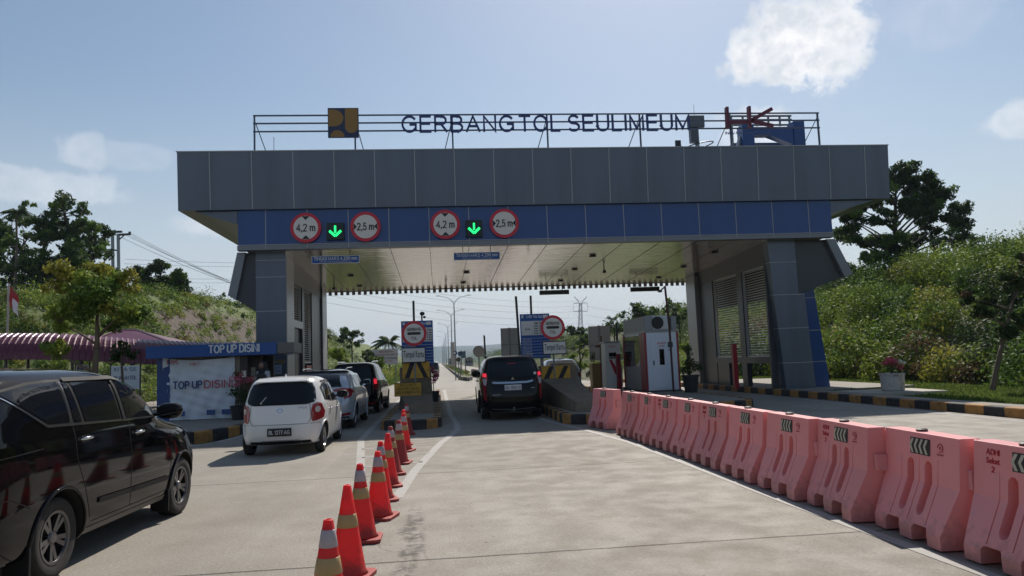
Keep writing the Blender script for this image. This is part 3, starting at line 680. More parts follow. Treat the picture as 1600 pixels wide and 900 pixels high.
# body between soffit and roof
b = MB(); b.add([(BX0+.01, 26.5, 7.2), (BX1-.01, 26.5, 7.2), (BX1-.01, 37.8, 7.2), (BX0+.01, 37.8, 7.2), (BX0+.01, 26.5, 5.98), (BX1-.01, 26.5, 5.98), (BX1-.01, 37.8, zs(37.8)+.12), (BX0+.01, 37.8, zs(37.8)+.12)],
      [(0, 1, 2, 3), (4, 7, 6, 5), (0, 4, 5, 1), (2, 6, 7, 3), (0, 3, 7, 4), (1, 5, 6, 2)])
b.build('roof_body', grey_panel, gate)
def soffit_mat():
    m = mat('soffit_panel', (.84, .82, .79), .15, metal=.55, var=.06, vs=.7, spec=.6, coat=.3)
    nt = m.node_tree; N = nt.nodes; L = nt.links; bs_ = N['Principled BSDF']
    tc = N.new('ShaderNodeTexCoord'); mp = N.new('ShaderNodeMapping'); mp.inputs['Scale'].default_value = (.55, 2.6, 1); L.new(tc.outputs['Object'], mp.inputs[0])
    n = N.new('ShaderNodeTexNoise'); n.inputs['Scale'].default_value = 1.4; n.inputs['Detail'].default_value = 3; L.new(mp.outputs[0], n.inputs['Vector'])
    bp = N.new('ShaderNodeBump'); bp.inputs['Distance'].default_value = .02; bp.inputs['Strength'].default_value = .8; L.new(n.outputs[0], bp.inputs['Height']); L.new(bp.outputs[0], bs_.inputs['Normal']); L.new(bp.outputs[0], bs_.inputs['Coat Normal'])
    return m
b = MB(); b.add([(BX0+.2, 26.5, zs(26.5)), (BX1-.2, 26.5, zs(26.5)), (BX1-.2, 37.8, zs(37.8)), (BX0+.2, 37.8, zs(37.8)), (BX0+.2, 26.5, zs(26.5)+.1), (BX1-.2, 26.5, zs(26.5)+.1), (BX1-.2, 37.8, zs(37.8)+.1), (BX0+.2, 37.8, zs(37.8)+.1)],
      [(0, 1, 2, 3), (4, 7, 6, 5), (0, 4, 5, 1), (2, 6, 7, 3), (0, 3, 7, 4), (1, 5, 6, 2)])
b.build('soffit', soffit_mat(), gate)
b = MB()
for k in range(14):
    x = -5.9+1.42*k; b.bar((x, 26.55, zs(26.55)-.004), (x, 37.75, zs(37.75)-.004), .014, .01)
b.build('soffit_seams', mat('soffit_seam', (.12, .11, .10), .6), gate)
b = MB(); x = -6.6
while x < 14.6:
    b.bb(x, x+.15, 37.75, 37.83, zs(37.8)-.19, zs(37.8)+.02); x += .29
b.bb(-6.6, 14.6, 37.83, 37.87, zs(37.8)-.03, zs(37.8)+.1)
b.build('corrugated_edge', mat('deck_edge', (.16, .155, .15), .6), gate)
# downlights, small hanging cameras
for i, (px, py) in enumerate([(548, 430), (562, 446), (729, 425), (724, 441), (926, 399), (898, 420), (876, 438), (1068, 416), (1029, 433), (1117, 393)]):
    d = at(px, py, 30)-Vector((0, 0, CH)); t = 1
    for _ in range(6): t = (zs(d.y*t)-CH)/d.z
    p = d*t
    b = MB(); b.lathe([(.14, -.02), (.16, -.05), (.11, -.05), (.10, .0)], (p.x, p.y, zs(p.y)), 16); b.lathe([(0, -.03), (.10, -.03)], (p.x, p.y, zs(p.y)), 16)
    b.build('downlight', black_paint, gate)
for px, py, n in ((697, 447, .18), (944, 425, .15), (522, 448, .15)):
    d = at(px, py, 30)-Vector((0, 0, CH)); t = (5.35-CH)/d.z; p = d*t; z = zs(p.y)
    c = thing('hanging_camera', {697: 'small dark camera hanging from the soffit above the left toll lane edge', 944: 'small dark camera hanging from the soffit between the two right downlights', 522: 'small dark camera under the soffit beside the left pillar'}[px], 'camera', (p.x, p.y, z-.01))
    b = MB(); b.tube([(0, 0, 0), (0, 0, -.18)], .025); b.build('stem', dark_metal, c, world=False)
    b = MB(); b.ell((0, -.04, -.24), (.08, .13, .08), 12); b.build('housing', dark_metal, c, world=False, smooth=True)

# pillars -----------------------------------------------------------
def pillar(x0, x1, y0, y1, z1, m=grey_panel, seams=(1.2, 2.45, 3.7), sm=seam):
    b = MB(); b.bb(x0, x1, y0, y1, .0, z1); p = b.build('pillar', m, gate)
    b = MB()
    for z in seams: b.bb(x0-.006, x1+.006, y0-.006, y1+.006, z-.011, z+.011)
    b.build('seam_lines', sm, p)
    return p
pillar(-6.36, -5.33, 26.7, 28.05, 5.9, seams=(1.9, 3.69, 4.9, 5.5))
pillar(-6.4, -5.35, 35.0, 36.3, 5.5)
b = MB(); b.prism([(12.5, 5.9), (13.6, 5.9), (13.6, 3.72), (13.84, 3.72), (14.02, .05), (12.86, .05)], 'y', 26.7, 27.12); p_ = b.build('pillar', grey_panel, gate)
b = MB()
for z in (1.15, 2.45, 3.715, 4.95): b.bb(12.5+.36*(5.9-z)/5.85-.004, (13.604 if z > 3.73 else 13.845+.17*(3.72-z)/3.67), 26.688, 27.13, z-.011, z+.011)
b.build('seam_lines', seam, p_)
b = MB(); b.bb(13.0, 13.9, 27.12, 28.0, .1, 5.7); b.build('pillar_core', dark_panel if 'dark_panel' in globals() else grey_panel, gate)
pillar(12.38, 13.4, 34.5, 35.8, 5.5)
b = MB(); b.bb(-5.325, -5.30, 26.72, 28.03, .0, 5.6); b.build('painted_lit_side', grey_light, gate)  # thin lighter sheet: light on the pillar's side painted as colour
b = MB(); b.bb(-5.345, -5.325, 35.0, 36.28, .0, 5.4); b.build('painted_lit_side', grey_light, gate)
b = MB(); b.bb(12.355, 12.375, 34.5, 35.75, .0, 5.35); b.bb(12.375, 12.6, 34.48, 34.498, 0, 5.35); b.build('painted_lit_side', grey_light, gate)  # lit side and edge strip of the rear pillar, put in as paler grey
# blue fin at the right
b = MB(); b.add([(13.9, 27.2, 5.0), (14.38, 27.2, 5.0), (14.85, 27.2, .15), (14.06, 27.2, .15), (13.9, 28.6, 5.0), (14.38, 28.6, 5.0), (14.85, 28.6, .15), (14.06, 28.6, .15)],
      [(0, 1, 2, 3), (5, 4, 7, 6), (0, 4, 5, 1), (3, 2, 6, 7), (0, 3, 7, 4), (1, 5, 6, 2)])
f = b.build('blue_fin', blue_panel, gate)
b = MB()
for z in (1.15, 1.75+.6, 3.6): 
    q = (5-z)/4.85; b.bb(13.9+.16*q-.003, 14.38+.47*q+.003, 27.19, 28.6, z-.01, z+.01)
b.build('seam_lines', seam, f)
# brackets
dark_panel = mat('dark_panel', (.055, .06, .07), .4, metal=.15, var=.06, vs=.5)
for s_, P0 in ((1, [(12.6, 5.79), (15.15, 5.79), (15.75, 4.42), (13.64, 3.72), (12.6, 3.72+.0)]), (-1, [(-5.4, 5.79), (-6.95, 5.79), (-7.26, 4.28), (-6.37, 3.69), (-5.4, 3.69)])):
    if s_ == 1: P0 = [(13.63, 5.79), (15.15, 5.79), (15.75, 4.42), (13.63, 3.72)]
    else: P0 = [(-6.37, 5.79), (-6.95, 5.79), (-7.26, 4.28), (-6.37, 3.69)]
    b = MB(); b.prism(P0, 'y', 26.78, 37.2); br = b.build('bracket', dark_panel, gate)
    b = MB(); a, c, d, e = [Vector((p[0], 0, p[1])) for p in P0]
    w = .3 if s_ == 1 else .24
    poly = [(c.x-s_*w, 5.79), (c.x+s_*.0, 5.79), (d.x+s_*.03, d.z), (d.x-s_*w*.9, d.z-.11 if s_ == 1 else d.z-.22)]
    poly = [(c.x-s_*w*1.1, 5.785), (c.x+s_*.02, 5.785), (d.x+s_*.03, d.z), (d.x-s_*w, d.z-w*abs((d.z-e.z)/(d.x-e.x))-.01)]
    b.prism(poly, 'y', 26.60, 26.775); b.build('bracket_edge', mat('bracket_edge', (.2, .215, .24), .35, metal=.3), br)  # lit outer face of the bracket put into a lighter strip colour
# side walls: header, rails, louvres
lou = mat('louvre_metal', (.62, .63, .63), .4, metal=.4, var=.1, vs=5)
def louvre(x, y0, y1, z0, z1, n):
    b = MB()
    for k in range(n):
        z = z0+(z1-z0)*(k+.5)/n; b.box((x, (y0+y1)/2, z), (.05, y1-y0, .014), ry=R(8))
    b.bb(x-.05, x+.05, y0-.05, y0, z0-.05, z1+.05); b.bb(x-.05, x+.05, y1, y1+.05, z0-.05, z1+.05); b.bb(x-.05, x+.05, y0, y1, z1, z1+.05); b.bb(x-.05, x+.05, y0, y1, z0-.05, z0)
    b.build('louvre', lou, gate)
XR = 12.66
b = MB(); b.bb(XR-.12, XR+.12, 27.12, 34.5, 4.92, 5.8); b.bb(XR-.12, XR+.12, 27.12, 27.25, .19, 4.92); b.bb(XR-.1, XR+.1, 29.45, 29.95, .19, 4.92); b.bb(XR-.1, XR+.1, 32.75, 34.5, .19, 4.92)
b.bb(XR-.11, XR+.11, 27.25, 34.4, 1.15, 1.4); b.bb(XR-.08, XR+.08, 31.4, 32.75, .19, 1.15)
b.build('side_wall', dark_panel, gate)
louvre(XR, 27.32, 29.4, 1.45, 4.87, 34); louvre(XR, 30.0, 32.7, 1.45, 4.87, 34)
XL = -5.52
b = MB(); b.bb(XL-.12, XL+.12, 28.05, 35, 4.85, 5.78); b.bb(XL-.12, XL+.12, 28.05, 28.3, .24, 4.85); b.bb(XL-.1, XL+.1, 30.35, 30.8, .24, 4.85); b.bb(XL-.1, XL+.1, 32.6, 35, .24, 4.85)
b.build('side_wall', dark_panel, gate)
b = MB(); b.bb(XL-.09, XL+.12, 28.3, 30.35, 3.2, 3.48); b.bb(XL-.09, XL+.12, 28.3, 28.6, .24, 3.2); b.build('door_frame', grey_light, gate)
b = MB(); b.bb(XL-.04, XL+.0, 29.3, 30.3, .24, 3.2); b.build('door', dark_panel, gate)
louvre(XL, 28.35, 30.3, 3.5, 4.82, 15); louvre(XL, 30.85, 32.55, 1.9, 4.82, 32)
b = MB(); b.bb(XL-.04, XL+.15, 30.95, 32.1, .24, 1.75); b.build('red_cabinet', red_paint, gate)

# ------------------------------------------------------------------ things mounted on the gate
def disc(b, c, r, y, m, n=40, depth=.02): b.lathe([(0, y+depth), (r, y+depth), (r, y), (0, y)], (c[0], 0, c[1]), n, 'y', m)
def limit_sign(cx, cz, s, label, vertical):
    t = thing('limit_sign', label, 'round sign', (cx, 26.1, cz), group='round limit signs on the blue band')
    b = MB(); disc(b, (0, 0), .53, 0, 0); b.build('rim', sign_red, t, world=False)
    b = MB(); disc(b, (0, 0), .42, -.012, 0, depth=.011); b.build('face', sign_white, t, world=False)
    text(s, (0, -.018, 0), .66 if vertical else .60, .27, letter_black, t, .006, .012, world=False)
    b = MB()
    for q in (1, -1):
        if vertical: b.prism([(-.13, q*.405), (.13, q*.405), (0, q*.27)], 'y', -.02, -.013)
        else: b.prism([(q*.41, .12), (q*.41, -.12), (q*.30, 0)], 'y', -.02, -.013)
    b.build('arrowheads', letter_black, t, world=False)
limit_sign(-4.51, 6.53, '4,2 m', 'round red-rimmed 4,2 m height limit sign, leftmost on the blue band', True)
limit_sign(-2.45, 6.53, '2,5 m', 'round red-rimmed 2,5 m width limit sign right of the left green arrow', False)
limit_sign(.35, 6.55, '4,2 m', 'round red-rimmed 4,2 m height limit sign left of the right green arrow', True)
limit_sign(2.46, 6.55, '2,5 m', 'round red-rimmed 2,5 m width limit sign, rightmost on the blue band', False)
glow = mat('green_led', (.0, .3, .08), .5, emit=(.02, 1, .22), es=1.3)
for cx, lb in ((-3.5, 'black lane signal box with lit green down arrow above the left lane'), (1.37, 'black lane signal box with lit green down arrow above the middle lane')):
    t = thing('lane_signal', lb, 'lane signal', (cx, 26.08, 6.38), group='green arrow lane signals')
    b = MB(); b.bb(-.3, .3, 0, .12, -.3, .3); b.build('housing', mat('signal_box', (.012, .022, .022), .5), t, world=False, bevel=.01)
    b = MB(); b.bb(-.035, .035, -.012, -.002, -.05, .2)
    for q in (1, -1): b.bar((q*.2, -.007, .02), (0, -.007, -.17), .01, .085)
    b.build('arrow', glow, t, world=False)
for x0, x1, lb in ((-3.73, -2.31, 'blue hanging board reading TINGGI MAKS 4.200 mm under the left arrow'), (.53, 1.95, 'blue hanging board reading TINGGI MAKS 4.200 mm under the right arrow')):
    t = thing('height_board', lb, 'hanging sign', ((x0+x1)/2, 26.6, 5.0), group='hanging height boards')
    k_ = 26.6/22.5; cz = 1.68+(4.875-1.68)*k_-5.0; cx = (x0+x1)/2*k_-(x0+x1)/2; w = (x1-x0)*k_/2
    b = MB(); b.bb(cx-w, cx+w, 0, .03, cz-.14, cz+.14); b.build('board', sign_white, t, world=False)
    b = MB(); b.bb(cx-w+.02, cx+w-.02, -.006, -.001, cz-.12, cz+.12); b.build('face', sign_blue, t, world=False)
    text('TINGGI MAKS 4.200 mm', (cx, -.012, cz+.035), 2*w-.16, .13, letter_white, t, .005, .01, world=False)
    text('JARAK AMAN MAKS KENDARAAN', (cx, -.012, cz-.075), 1.1, .035, letter_white, t, .005, .01, world=False, name='small_lettering')
    b = MB()
    for q in (-.6, .6): b.tube([(cx+q*w, .015, cz+.14), (cx+q*w, .015, zs(26.6)-5.0)], .012, 6)
    b.split('hanger', dark_metal, t, world=False)

# ------------------------------------------------------------------ rooftop sign
frame_m = mat('frame_steel', (.10, .12, .17), .5, metal=.3)
rs = thing('rooftop_sign', 'long open steel sign frame on the roof with dark blue letters GERBANG TOL SEULIMEUM', 'rooftop sign', (4.4, 27.5, 9.23))
b = MB()
for z in (11.05, 10.75, 10.44): b.bb(-6.62, 15.44, 27.5, 27.55, z-.025, z+.025)
b.split('rail', frame_m, rs)
PX = [-6.59, -2.91, .75, 4.41, 8.08, 11.75, 15.41]
for x in PX:
    b = MB(); b.bb(x-.03, x+.03, 27.56, 27.62, 9.23, 11.08); b.build('post', frame_m, rs)
    b = MB(); b.tube([(x, 27.62, 10.9), (x+(.4 if x < 0 else -.5), 28.9, 9.24)], .018, 6); b.build('brace', frame_m, rs)
for s, x0, x1 in (('GERBANG', 627, 803), ('TOL', 810, 876), ('SEULIMEUM', 887, 1078)):
    a = at(x0, 190, 27.4); c = at(x1, 190, 27.4)
    text(s, ((a.x+c.x)/2, 27.44, 10.665), c.x-a.x, .66, letter_blue, rs, .08, .004)
t = thing('roof_emblem', 'square dark blue emblem panel with ochre rounded shapes on the roof frame', 'emblem', (-3.32, 27.4, 10.73))
b = MB(); b.bb(-.565, .565, 0, .1, -.565, .565); b.build('panel', mat('emblem_blue', (.02, .035, .09), .5), t, world=False)
och = mat('emblem_ochre', (.30, .16, .035), .5)
def arc(cx, cz, r, a0, a1, n=14): return [(cx+r*math.cos(R(a0+(a1-a0)*k/n)), cz+r*math.sin(R(a0+(a1-a0)*k/n))) for k in range(n+1)]
b = MB(); b.prism([(-.54, .50)]+[(-.30, .50)]+arc(-.30, .17, .31, 90, -90)+[(-.54, -.15)], 'y', -.008, -.001)
b.prism(arc(-.22, -.55, .26, 180, 0), 'y', -.008, -.001)
b.prism([(.07, .54)]+arc(.30, -.17, .235, 180, 360)+[(.535, .54)], 'y', -.008, -.001)
b.build('emblem_shapes', och, t, world=False)
hk = thing('roof_logo', 'dark red HK logo letters standing on the roof frame at the right', 'logo', (12.4, 27.3, 10.85))
def q_(px, py): p = at(px, py, 27.35); return (p.x, 27.35, p.z)
b = MB()
b.bar(q_(1135, 168), q_(1136.5, 201), .1, .20); b.bar(q_(1169.5, 167), q_(1171, 200), .1, .20)
b.split('logo_upright', mat('logo_red', (.15, .02, .04), .5), hk)
b = MB(); b.bar(q_(1139, 191.5), q_(1168, 191), .09, .13); b.bar(q_(1172, 189), q_(1206, 170), .09, .14); b.bar(q_(1173, 189), q_(1208, 197), .09, .14)
b.split('logo_bar', MATS['logo_red'], hk)
a = at(1134, 207.5, 27.4); c = at(1208, 207.5, 27.4)
text('INOVASI UNTUK SOLUSI', ((a.x+c.x)/2, 27.45, a.z), c.x-a.x, .11, letter_blue, hk, .03, .006)
# mast with hoop
m0 = at(1090, 235, 29.0)
t = thing('roof_mast', 'grey equipment mast with box and hoop arm on the roof behind the letter M', 'mast', (m0.x, 29, 9.2))
b = MB(); b.tube([(0, 0, 0), (0, 0, 2.0)], .09, 10); b.build('pole', grey_metal, t, world=False)
b = MB(); b.bb(-.36, .3, -.2, .1, 1.72, 2.22); b.build('equipment_box', mat('box_grey', (.13, .14, .15), .5), t, world=False, bevel=.02)
b = MB(); b.bb(-.30, .0, -.16, .1, 1.1, 1.70); b.build('lower_box', MATS['box_grey'], t, world=False)
b = MB(); b.tube([(.62*math.cos(R(a)), -.1+.5*math.sin(R(a)), .95+.12*math.cos(R(a))) for a in range(-150, 150, 15)], .025, 6)
b.tube([(-.2, -.1, .7), (-.55, -.2, .75), (-.85, -.2, .95)], .035, 6); b.bb(-1.0, -.78, -.25, -.15, .85, 1.15); b.build('hoop_arm', dark_metal, t, world=False)
b = MB(); b.tube([(-.05, 0, 2.2), (-.05, 0, 2.75)], .008, 5); b.build('aerial', dark_metal, t, world=False)
# blue portal behind the HK letters
def QQ(px, py, Y=31.5): p = at(px, py, Y); return (p.x, p.y, p.z)
t = thing('rooftop_portal', 'blue boxed steel portal on the roof behind the red HK logo', 'roof structure', (14.2, 31.5, 9.2))
sx = lambda px: at(px, 220, 31.5).x
sz = lambda py: at(1200, py, 31.5).z
b = MB(); b.bb(sx(1158), sx(1176), 31.3, 31.9, 9.2, sz(196)); b.bb(sx(1238), sx(1255), 31.3, 31.9, 9.2, sz(192)); b.split('blue_leg', blue_panel, t)
b = MB(); b.bb(sx(1176), sx(1238), 31.35, 31.85, sz(212), sz(200)); b.prism([(sx(1200), sz(212)), (sx(1238), sz(212)), (sx(1238), sz(228)), ], 'y', 31.35, 31.8); b.build('blue_beam', blue_panel, t)
b = MB(); b.prism([(sx(1132), 9.2), (sx(1160), sz(205)), (sx(1160), sz(215)), (sx(1140), 9.2)], 'y', 31.5, 31.8); b.bb(sx(1155), sx(1240), 32.2, 33.6, sz(228), sz(216)); b.build('grey_deck', grey_metal, t)
t = thing('rooftop_rack', 'grey rail rack standing on the roof behind the blue portal', 'roof structure', (14, 33.5, 9.2))
sx = lambda px: at(px, 200, 33.6).x
sz = lambda py: at(1200, py, 33.6).z
b = MB()
for pz in (181, 187, 195): b.bb(sx(1143), sx(1238), 33.6, 33.68, sz(pz)-.04, sz(pz)+.04)
for p_ in (1145, 1163, 1185, 1203, 1221, 1236): b.bb(sx(p_)-.04, sx(p_)+.04, 33.69, 33.77, 9.2 if p_ in (1145, 1236) else sz(196), sz(180))
b.split('rail', grey_metal, t)
t = thing('roof_valve', 'small pipe fitting and aerial at the left end of the roof edge', 'roof fitting', (-6.1, 27.3, 9.26))
b = MB(); b.tube([(-.18, 0, .02), (-.1, 0, .14), (.25, 0, .14)], .03, 8); b.ell((-.05, 0, .15), (.07, .05, .06), 10); b.tube([(.27, 0, 0), (.27, 0, .9)], .012, 6); b.build('fitting', grey_metal, t, world=False)

# lane LED bars beyond the gate
for px0, px1, py, Y, lb in ((843, 889, 457.5, 36.5, 'dark horizontal display bar under the gate above the middle island'), (985, 1030, 452.5, 36.5, 'dark horizontal display bar above the white toll booth')):
    a = at(px0, py, Y); c = at(px1, py, Y); t = thing('display_bar', lb, 'display', ((a.x+c.x)/2, Y, a.z))
    b = MB(); b.bb(a.x, c.x, Y-.06, Y+.06, a.z-.11, a.z+.11); b.build('housing', mat('display_face', (.03, .03, .033), .35), t, bevel=.01)
    b = MB(); b.tube([((a.x+c.x)/2-.4, Y, a.z+.11), ((a.x+c.x)/2-.4, Y, 5.3)], .015, 6); b.tube([((a.x+c.x)/2+.4, Y, a.z+.11), ((a.x+c.x)/2+.4, Y, 5.3)], .015, 6); b.split('hanger', dark_metal, t)

# wall signs on the front left pillar
t = thing('wall_notice', 'pale blue notice with two dark text lines on the left pillar foot', 'notice', (-5.75, 26.66, 1.35))
p = at(412, 571, 26.65); c2 = at(440, 584, 26.65)
b = MB(); b.bb(p.x, c2.x, 26.66, 26.69, c2.z, p.z); b.build('panel', mat('notice_face', (.35, .42, .52), .5), t)
text('SELAMAT', ((p.x+c2.x)/2+.05, 26.654, (p.z+c2.z)/2+.06), .4, .07, letter_blue, t, .004); text('BERKENDARA', ((p.x+c2.x)/2+.05, 26.654, (p.z+c2.z)/2-.06), .5, .07, letter_blue, t, .004)
p = at(431, 562, 26.65); c2 = at(444, 568, 26.65)
t = thing('small_plate', 'small ochre plate above the pale notice on the left pillar', 'plate', (p.x, 26.66, p.z))
b = MB(); b.bb(p.x, c2.x, 26.67, 26.69, c2.z, p.z); b.build('panel', mat('plate_ochre', (.20, .15, .06), .5), t)
# ================================================================== CARS
tyre_m = mat('tyre_rubber', (.022, .021, .02), .85, var=.25, vs=12, dirt=((.09, .075, .055), 8, .4))
rim_m = mat('alloy', (.36, .36, .37), .3, metal=.85, var=.1, vs=10)
rim_dark = mat('alloy_dark', (.12, .12, .125), .3, metal=.8, var=.1, vs=10)
glass_m = mat('tinted_glass', (.006, .007, .009), .03, spec=.42)
trim_m = mat('black_trim', (.010, .010, .011), .6, spec=.2)
well_m = mat('wheel_well', (.008, .008, .008), .9)
chrome_m = mat('chrome', (.7, .71, .72), .12, metal=1)
tail_red = mat('tail_red', (.28, .008, .015), .12, coat=.6)
tail_clear = mat('tail_clear', (.55, .5, .5), .12, coat=.6)
brake_lit = mat('brake_lit', (.8, .02, .04), .3, emit=(1, .03, .06), es=.55)
plate_w = mat('plate_white', (.7, .7, .7), .45); plate_b = mat('plate_black', (.012, .012, .013), .45)
car_black = mat('car_black', (.0035, .0035, .004), .05, coat=0, spec=.27)
car_white = mat('car_white', (.80, .79, .77), .25, coat=.8, var=.02, vs=2)
car_silver = mat('car_silver', (.42, .47, .52), .25, metal=.25, coat=.8)

def interp_slices(S, k=4):
    S = np.array(S, float); out = []
    n = len(S)
    for i in range(n-1):
        p0, p1, p2, p3 = S[max(i-1, 0)], S[i], S[i+1], S[min(i+2, n-1)]
        for j in range(k):
            t = j/k; m1 = (p2-p0)*.42; m2 = (p3-p1)*.42
            q = (2*t**3-3*t**2+1)*p1+(t**3-2*t**2+t)*m1+(-2*t**3+3*t**2)*p2+(t**3-t**2)*m2
            q = np.minimum(np.maximum(q, np.minimum(p1, p2)-.006), np.maximum(p1, p2)+.006)
            out.append(q)
    out.append(S[-1]); return np.array(out)
def ring(yr, yf, w, nr, nf, N=112):
    M_ = 720; a = np.linspace(0, 2*math.pi, M_, endpoint=False); c, s = np.cos(a), np.sin(a)
    n = np.where(s < 0, nr, nf); yc = (yr+yf)/2; hy = (yf-yr)/2
    x = w*np.sign(c)*np.abs(c)**(2/n); y = yc+hy*np.sign(s)*np.abs(s)**(2/n)
    P = np.stack([x, y], 1); d = np.linalg.norm(np.roll(P, -1, 0)-P, axis=1); L_ = np.concatenate([[0], np.cumsum(d)])
    t = np.linspace(0, L_[-1], N, endpoint=False); PP = np.vstack([P, P[:1]])
    return np.stack([np.interp(t, L_, PP[:, 0]), np.interp(t, L_, PP[:, 1])], 1)

class Car:
    def __init__(s, name, label, loc, rz, slices, paint, group='cars queuing at the toll gate'):
        s.t = thing(name, label, 'car', loc, rz, group); s.paint = paint
        Sl = interp_slices(slices); N = 112; V = []; F = []
        for q in Sl:
            for x, y in ring(q[1], q[2], q[3], q[4], q[5], N): V.append((x, y, q[0]))
        K = len(Sl)
        F = [(i*N+k, i*N+(k+1) % N, (i+1)*N+(k+1) % N, (i+1)*N+k) for i in range(K-1) for k in range(N)]
        F.append(tuple(range(N))[::-1]); F.append(tuple((K-1)*N+k for k in range(N)))
        s.V, s.F = V, F
        s.bvh = BVHTree.FromPolygons([Vector(v) for v in V], F)
        s.wmax = max(q[3] for q in Sl)
    def body(s, wheels, arch, wd=.26):
        me = bpy.data.meshes.new('body'); me.from_pydata(s.V, [], s.F); me.materials.append(s.paint); me.materials.append(well_m)
        bm = bmesh.new(); bm.from_mesh(me); bmesh.ops.recalc_face_normals(bm, faces=bm.faces); bm.to_mesh(me); bm.free()
        me.polygons.foreach_set('use_smooth', [True]*len(me.polygons))
        o = bpy.data.objects.new('body', me); COL.objects.link(o); o.parent = s.t
        cb = MB()
        for (y, z) in wheels:
            for sg in (1, -1):
                x0, x1 = sg*(s.wmax-wd), sg*(s.wmax+.3)
                cb.lathe([(arch, x0), (arch, x1)], (0, y, z), 40, 'x', 1)
        c = cb.build('cutter', [s.paint, well_m], s.t, smooth=True, world=False)
        md = o.modifiers.new('cut', 'BOOLEAN'); md.object = c; md.operation = 'DIFFERENCE'; md.solver = 'EXACT'
        try: md.material_mode = 'TRANSFER'
        except Exception: pass
        dg = bpy.context.evaluated_depsgraph_get(); nm = bpy.data.meshes.new_from_object(o.evaluated_get(dg))
        o.modifiers.clear(); old = o.data; o.data = nm; nm.name = 'body'; bpy.data.meshes.remove(old)
        bpy.data.objects.remove(c)
        nm.polygons.foreach_set('use_smooth', [True]*len(nm.polygons)); nm.set_sharp_from_angle(angle=R(38))
        s.bodyo = o
        # arch lips
        for (y, z) in wheels:
            for sg in (1, -1):
                pts = []
                for a in range(-28, 209, 8):
                    py, pz = y+(arch+.012)*math.cos(R(a)), z+(arch+.012)*math.sin(R(a))
                    h = s.cast('R' if sg > 0 else 'L', py, pz)
                    if h is not None: pts.append(h[0]+h[1]*.004)
                lp = MB(); lp.tube(pts, .016, 6); lp.build('arch_lip', s.paint, o, world=False, smooth=True)
        return o
    def cast(s, d, a, c):
        o, v = {'R': ((3, a, c), (-1, 0, 0)), 'L': ((-3, a, c), (1, 0, 0)), 'B': ((a, -3, c), (0, 1, 0)), 'F': ((a, 9, c), (0, -1, 0)), 'T': ((a, c, 4), (0, 0, -1))}[d]
        loc, n, i, _ = s.bvh.ray_cast(Vector(o), Vector(v))
        if loc is None:
            loc, n, i, _ = s.bvh.find_nearest(Vector(o)+Vector(v)*(2.2 if d in 'RL' else 3))
        if n.dot(Vector(v)) > 0: n = -n
        return loc, n
    def patch(s, d, poly, m, name='panel', off=.004, step=.06, parent=None, b=None, mi=0):
        pts = []; n = len(poly)
        for i in range(n):
            p = Vector(poly[i]); q = Vector(poly[(i+1) % n]); L_ = (q-p).length; k = max(1, int(L_/step))
            pts += [p.lerp(q, j/k) for j in range(k)]
        nb = len(pts); xs = [p.x for p in pts]; ys = [p.y for p in pts]
        inner = []
        def inside(x, y):
            c = False
            for i in range(nb):
                a, e = pts[i], pts[i-1]
                if (a.y > y) != (e.y > y) and x < (e.x-a.x)*(y-a.y)/(e.y-a.y)+a.x: c = not c
            return c
        x = min(xs)+step/2
        while x < max(xs):
            y = min(ys)+step/2
            while y < max(ys):
                if inside(x, y) and min((Vector((x, y))-p).length for p in pts) > step*.45: inner.append(Vector((x, y)))
                y += step
            x += step
        vv, _, ff, *_ = delaunay_2d_cdt(pts+inner, [], [list(range(nb))], 1, 1e-6)
        P3 = []
        for p in vv:
            l, nn = s.cast(d, p.x, p.y); P3.append(l+nn*off)
        own = b is None
        b = b or MB(); b.add(P3, [tuple(f) for f in ff], mi)
        if own: return b.build(name, m, parent or s.t, smooth=True, world=False)
    def strip(s, d, pts, w, m=None, name='strip', off=.005, b=None, parent=None, step=.05, mi=0):
        P = [Vector(p) for p in pts]; rs = []
        for i in range(len(P)-1):
            k = max(1, int((P[i+1]-P[i]).length/step)); rs += [P[i].lerp(P[i+1], j/k) for j in range(k)]
        rs.append(P[-1]); L_, R_ = [], []
        for i, p in enumerate(rs):
            t = (rs[min(i+1, len(rs)-1)]-rs[max(i-1, 0)]).normalized(); nn = Vector((-t.y, t.x))*w/2
            for A, q in ((L_, p+nn), (R_, p-nn)):
                l, nr = s.cast(d, q.x, q.y); A.append(l+nr*off)
        n = len(rs); own = b is None; b = b or MB(); b.add(L_+R_, [(i, i+1, n+i+1, n+i) for i in range(n-1)], mi)
        if own: return b.build(name, m, parent or s.t, world=False, smooth=True)
    def wheel(s, y, z, side, r=.34, w=.22, style=10, rm=None):
        x = side*(s.wmax-.045); b = MB(); sg = side
        ri = r*.66
        prof = [(ri, x-sg*w), (r*.9, x-sg*w), (r, x-sg*(w-.03)), (r, x-sg*.03), (r*.965, x-sg*.008), (r*.88, x), (r*.74, x-sg*.004), (ri, x-sg*.012)]
        b.lathe(prof, (0, y, z), 40, 'x', cap=False); ty = b.build('wheel', tyre_m, s.t, world=False, smooth=True)
        b = MB(); b.lathe([(0, x-sg*.10), (ri-.015, x-sg*.10), (ri-.012, x-sg*.02), (ri+.003, x-sg*.008)], (0, y, z), 40, 'x', 1, cap=False)
        b.lathe([(ri-.028, x-sg*.03), (ri-.02, x-sg*.01), (ri+.002, x-sg*.006), (ri+.002, x-sg*.03)], (0, y, z), 40, 'x', 0, cap=False)
        b.lathe([(.001, x-sg*.02), (.045, x-sg*.022), (.06, x-sg*.04), (.06, x-sg*.09)], (0, y, z), 20, 'x', 0, cap=False)
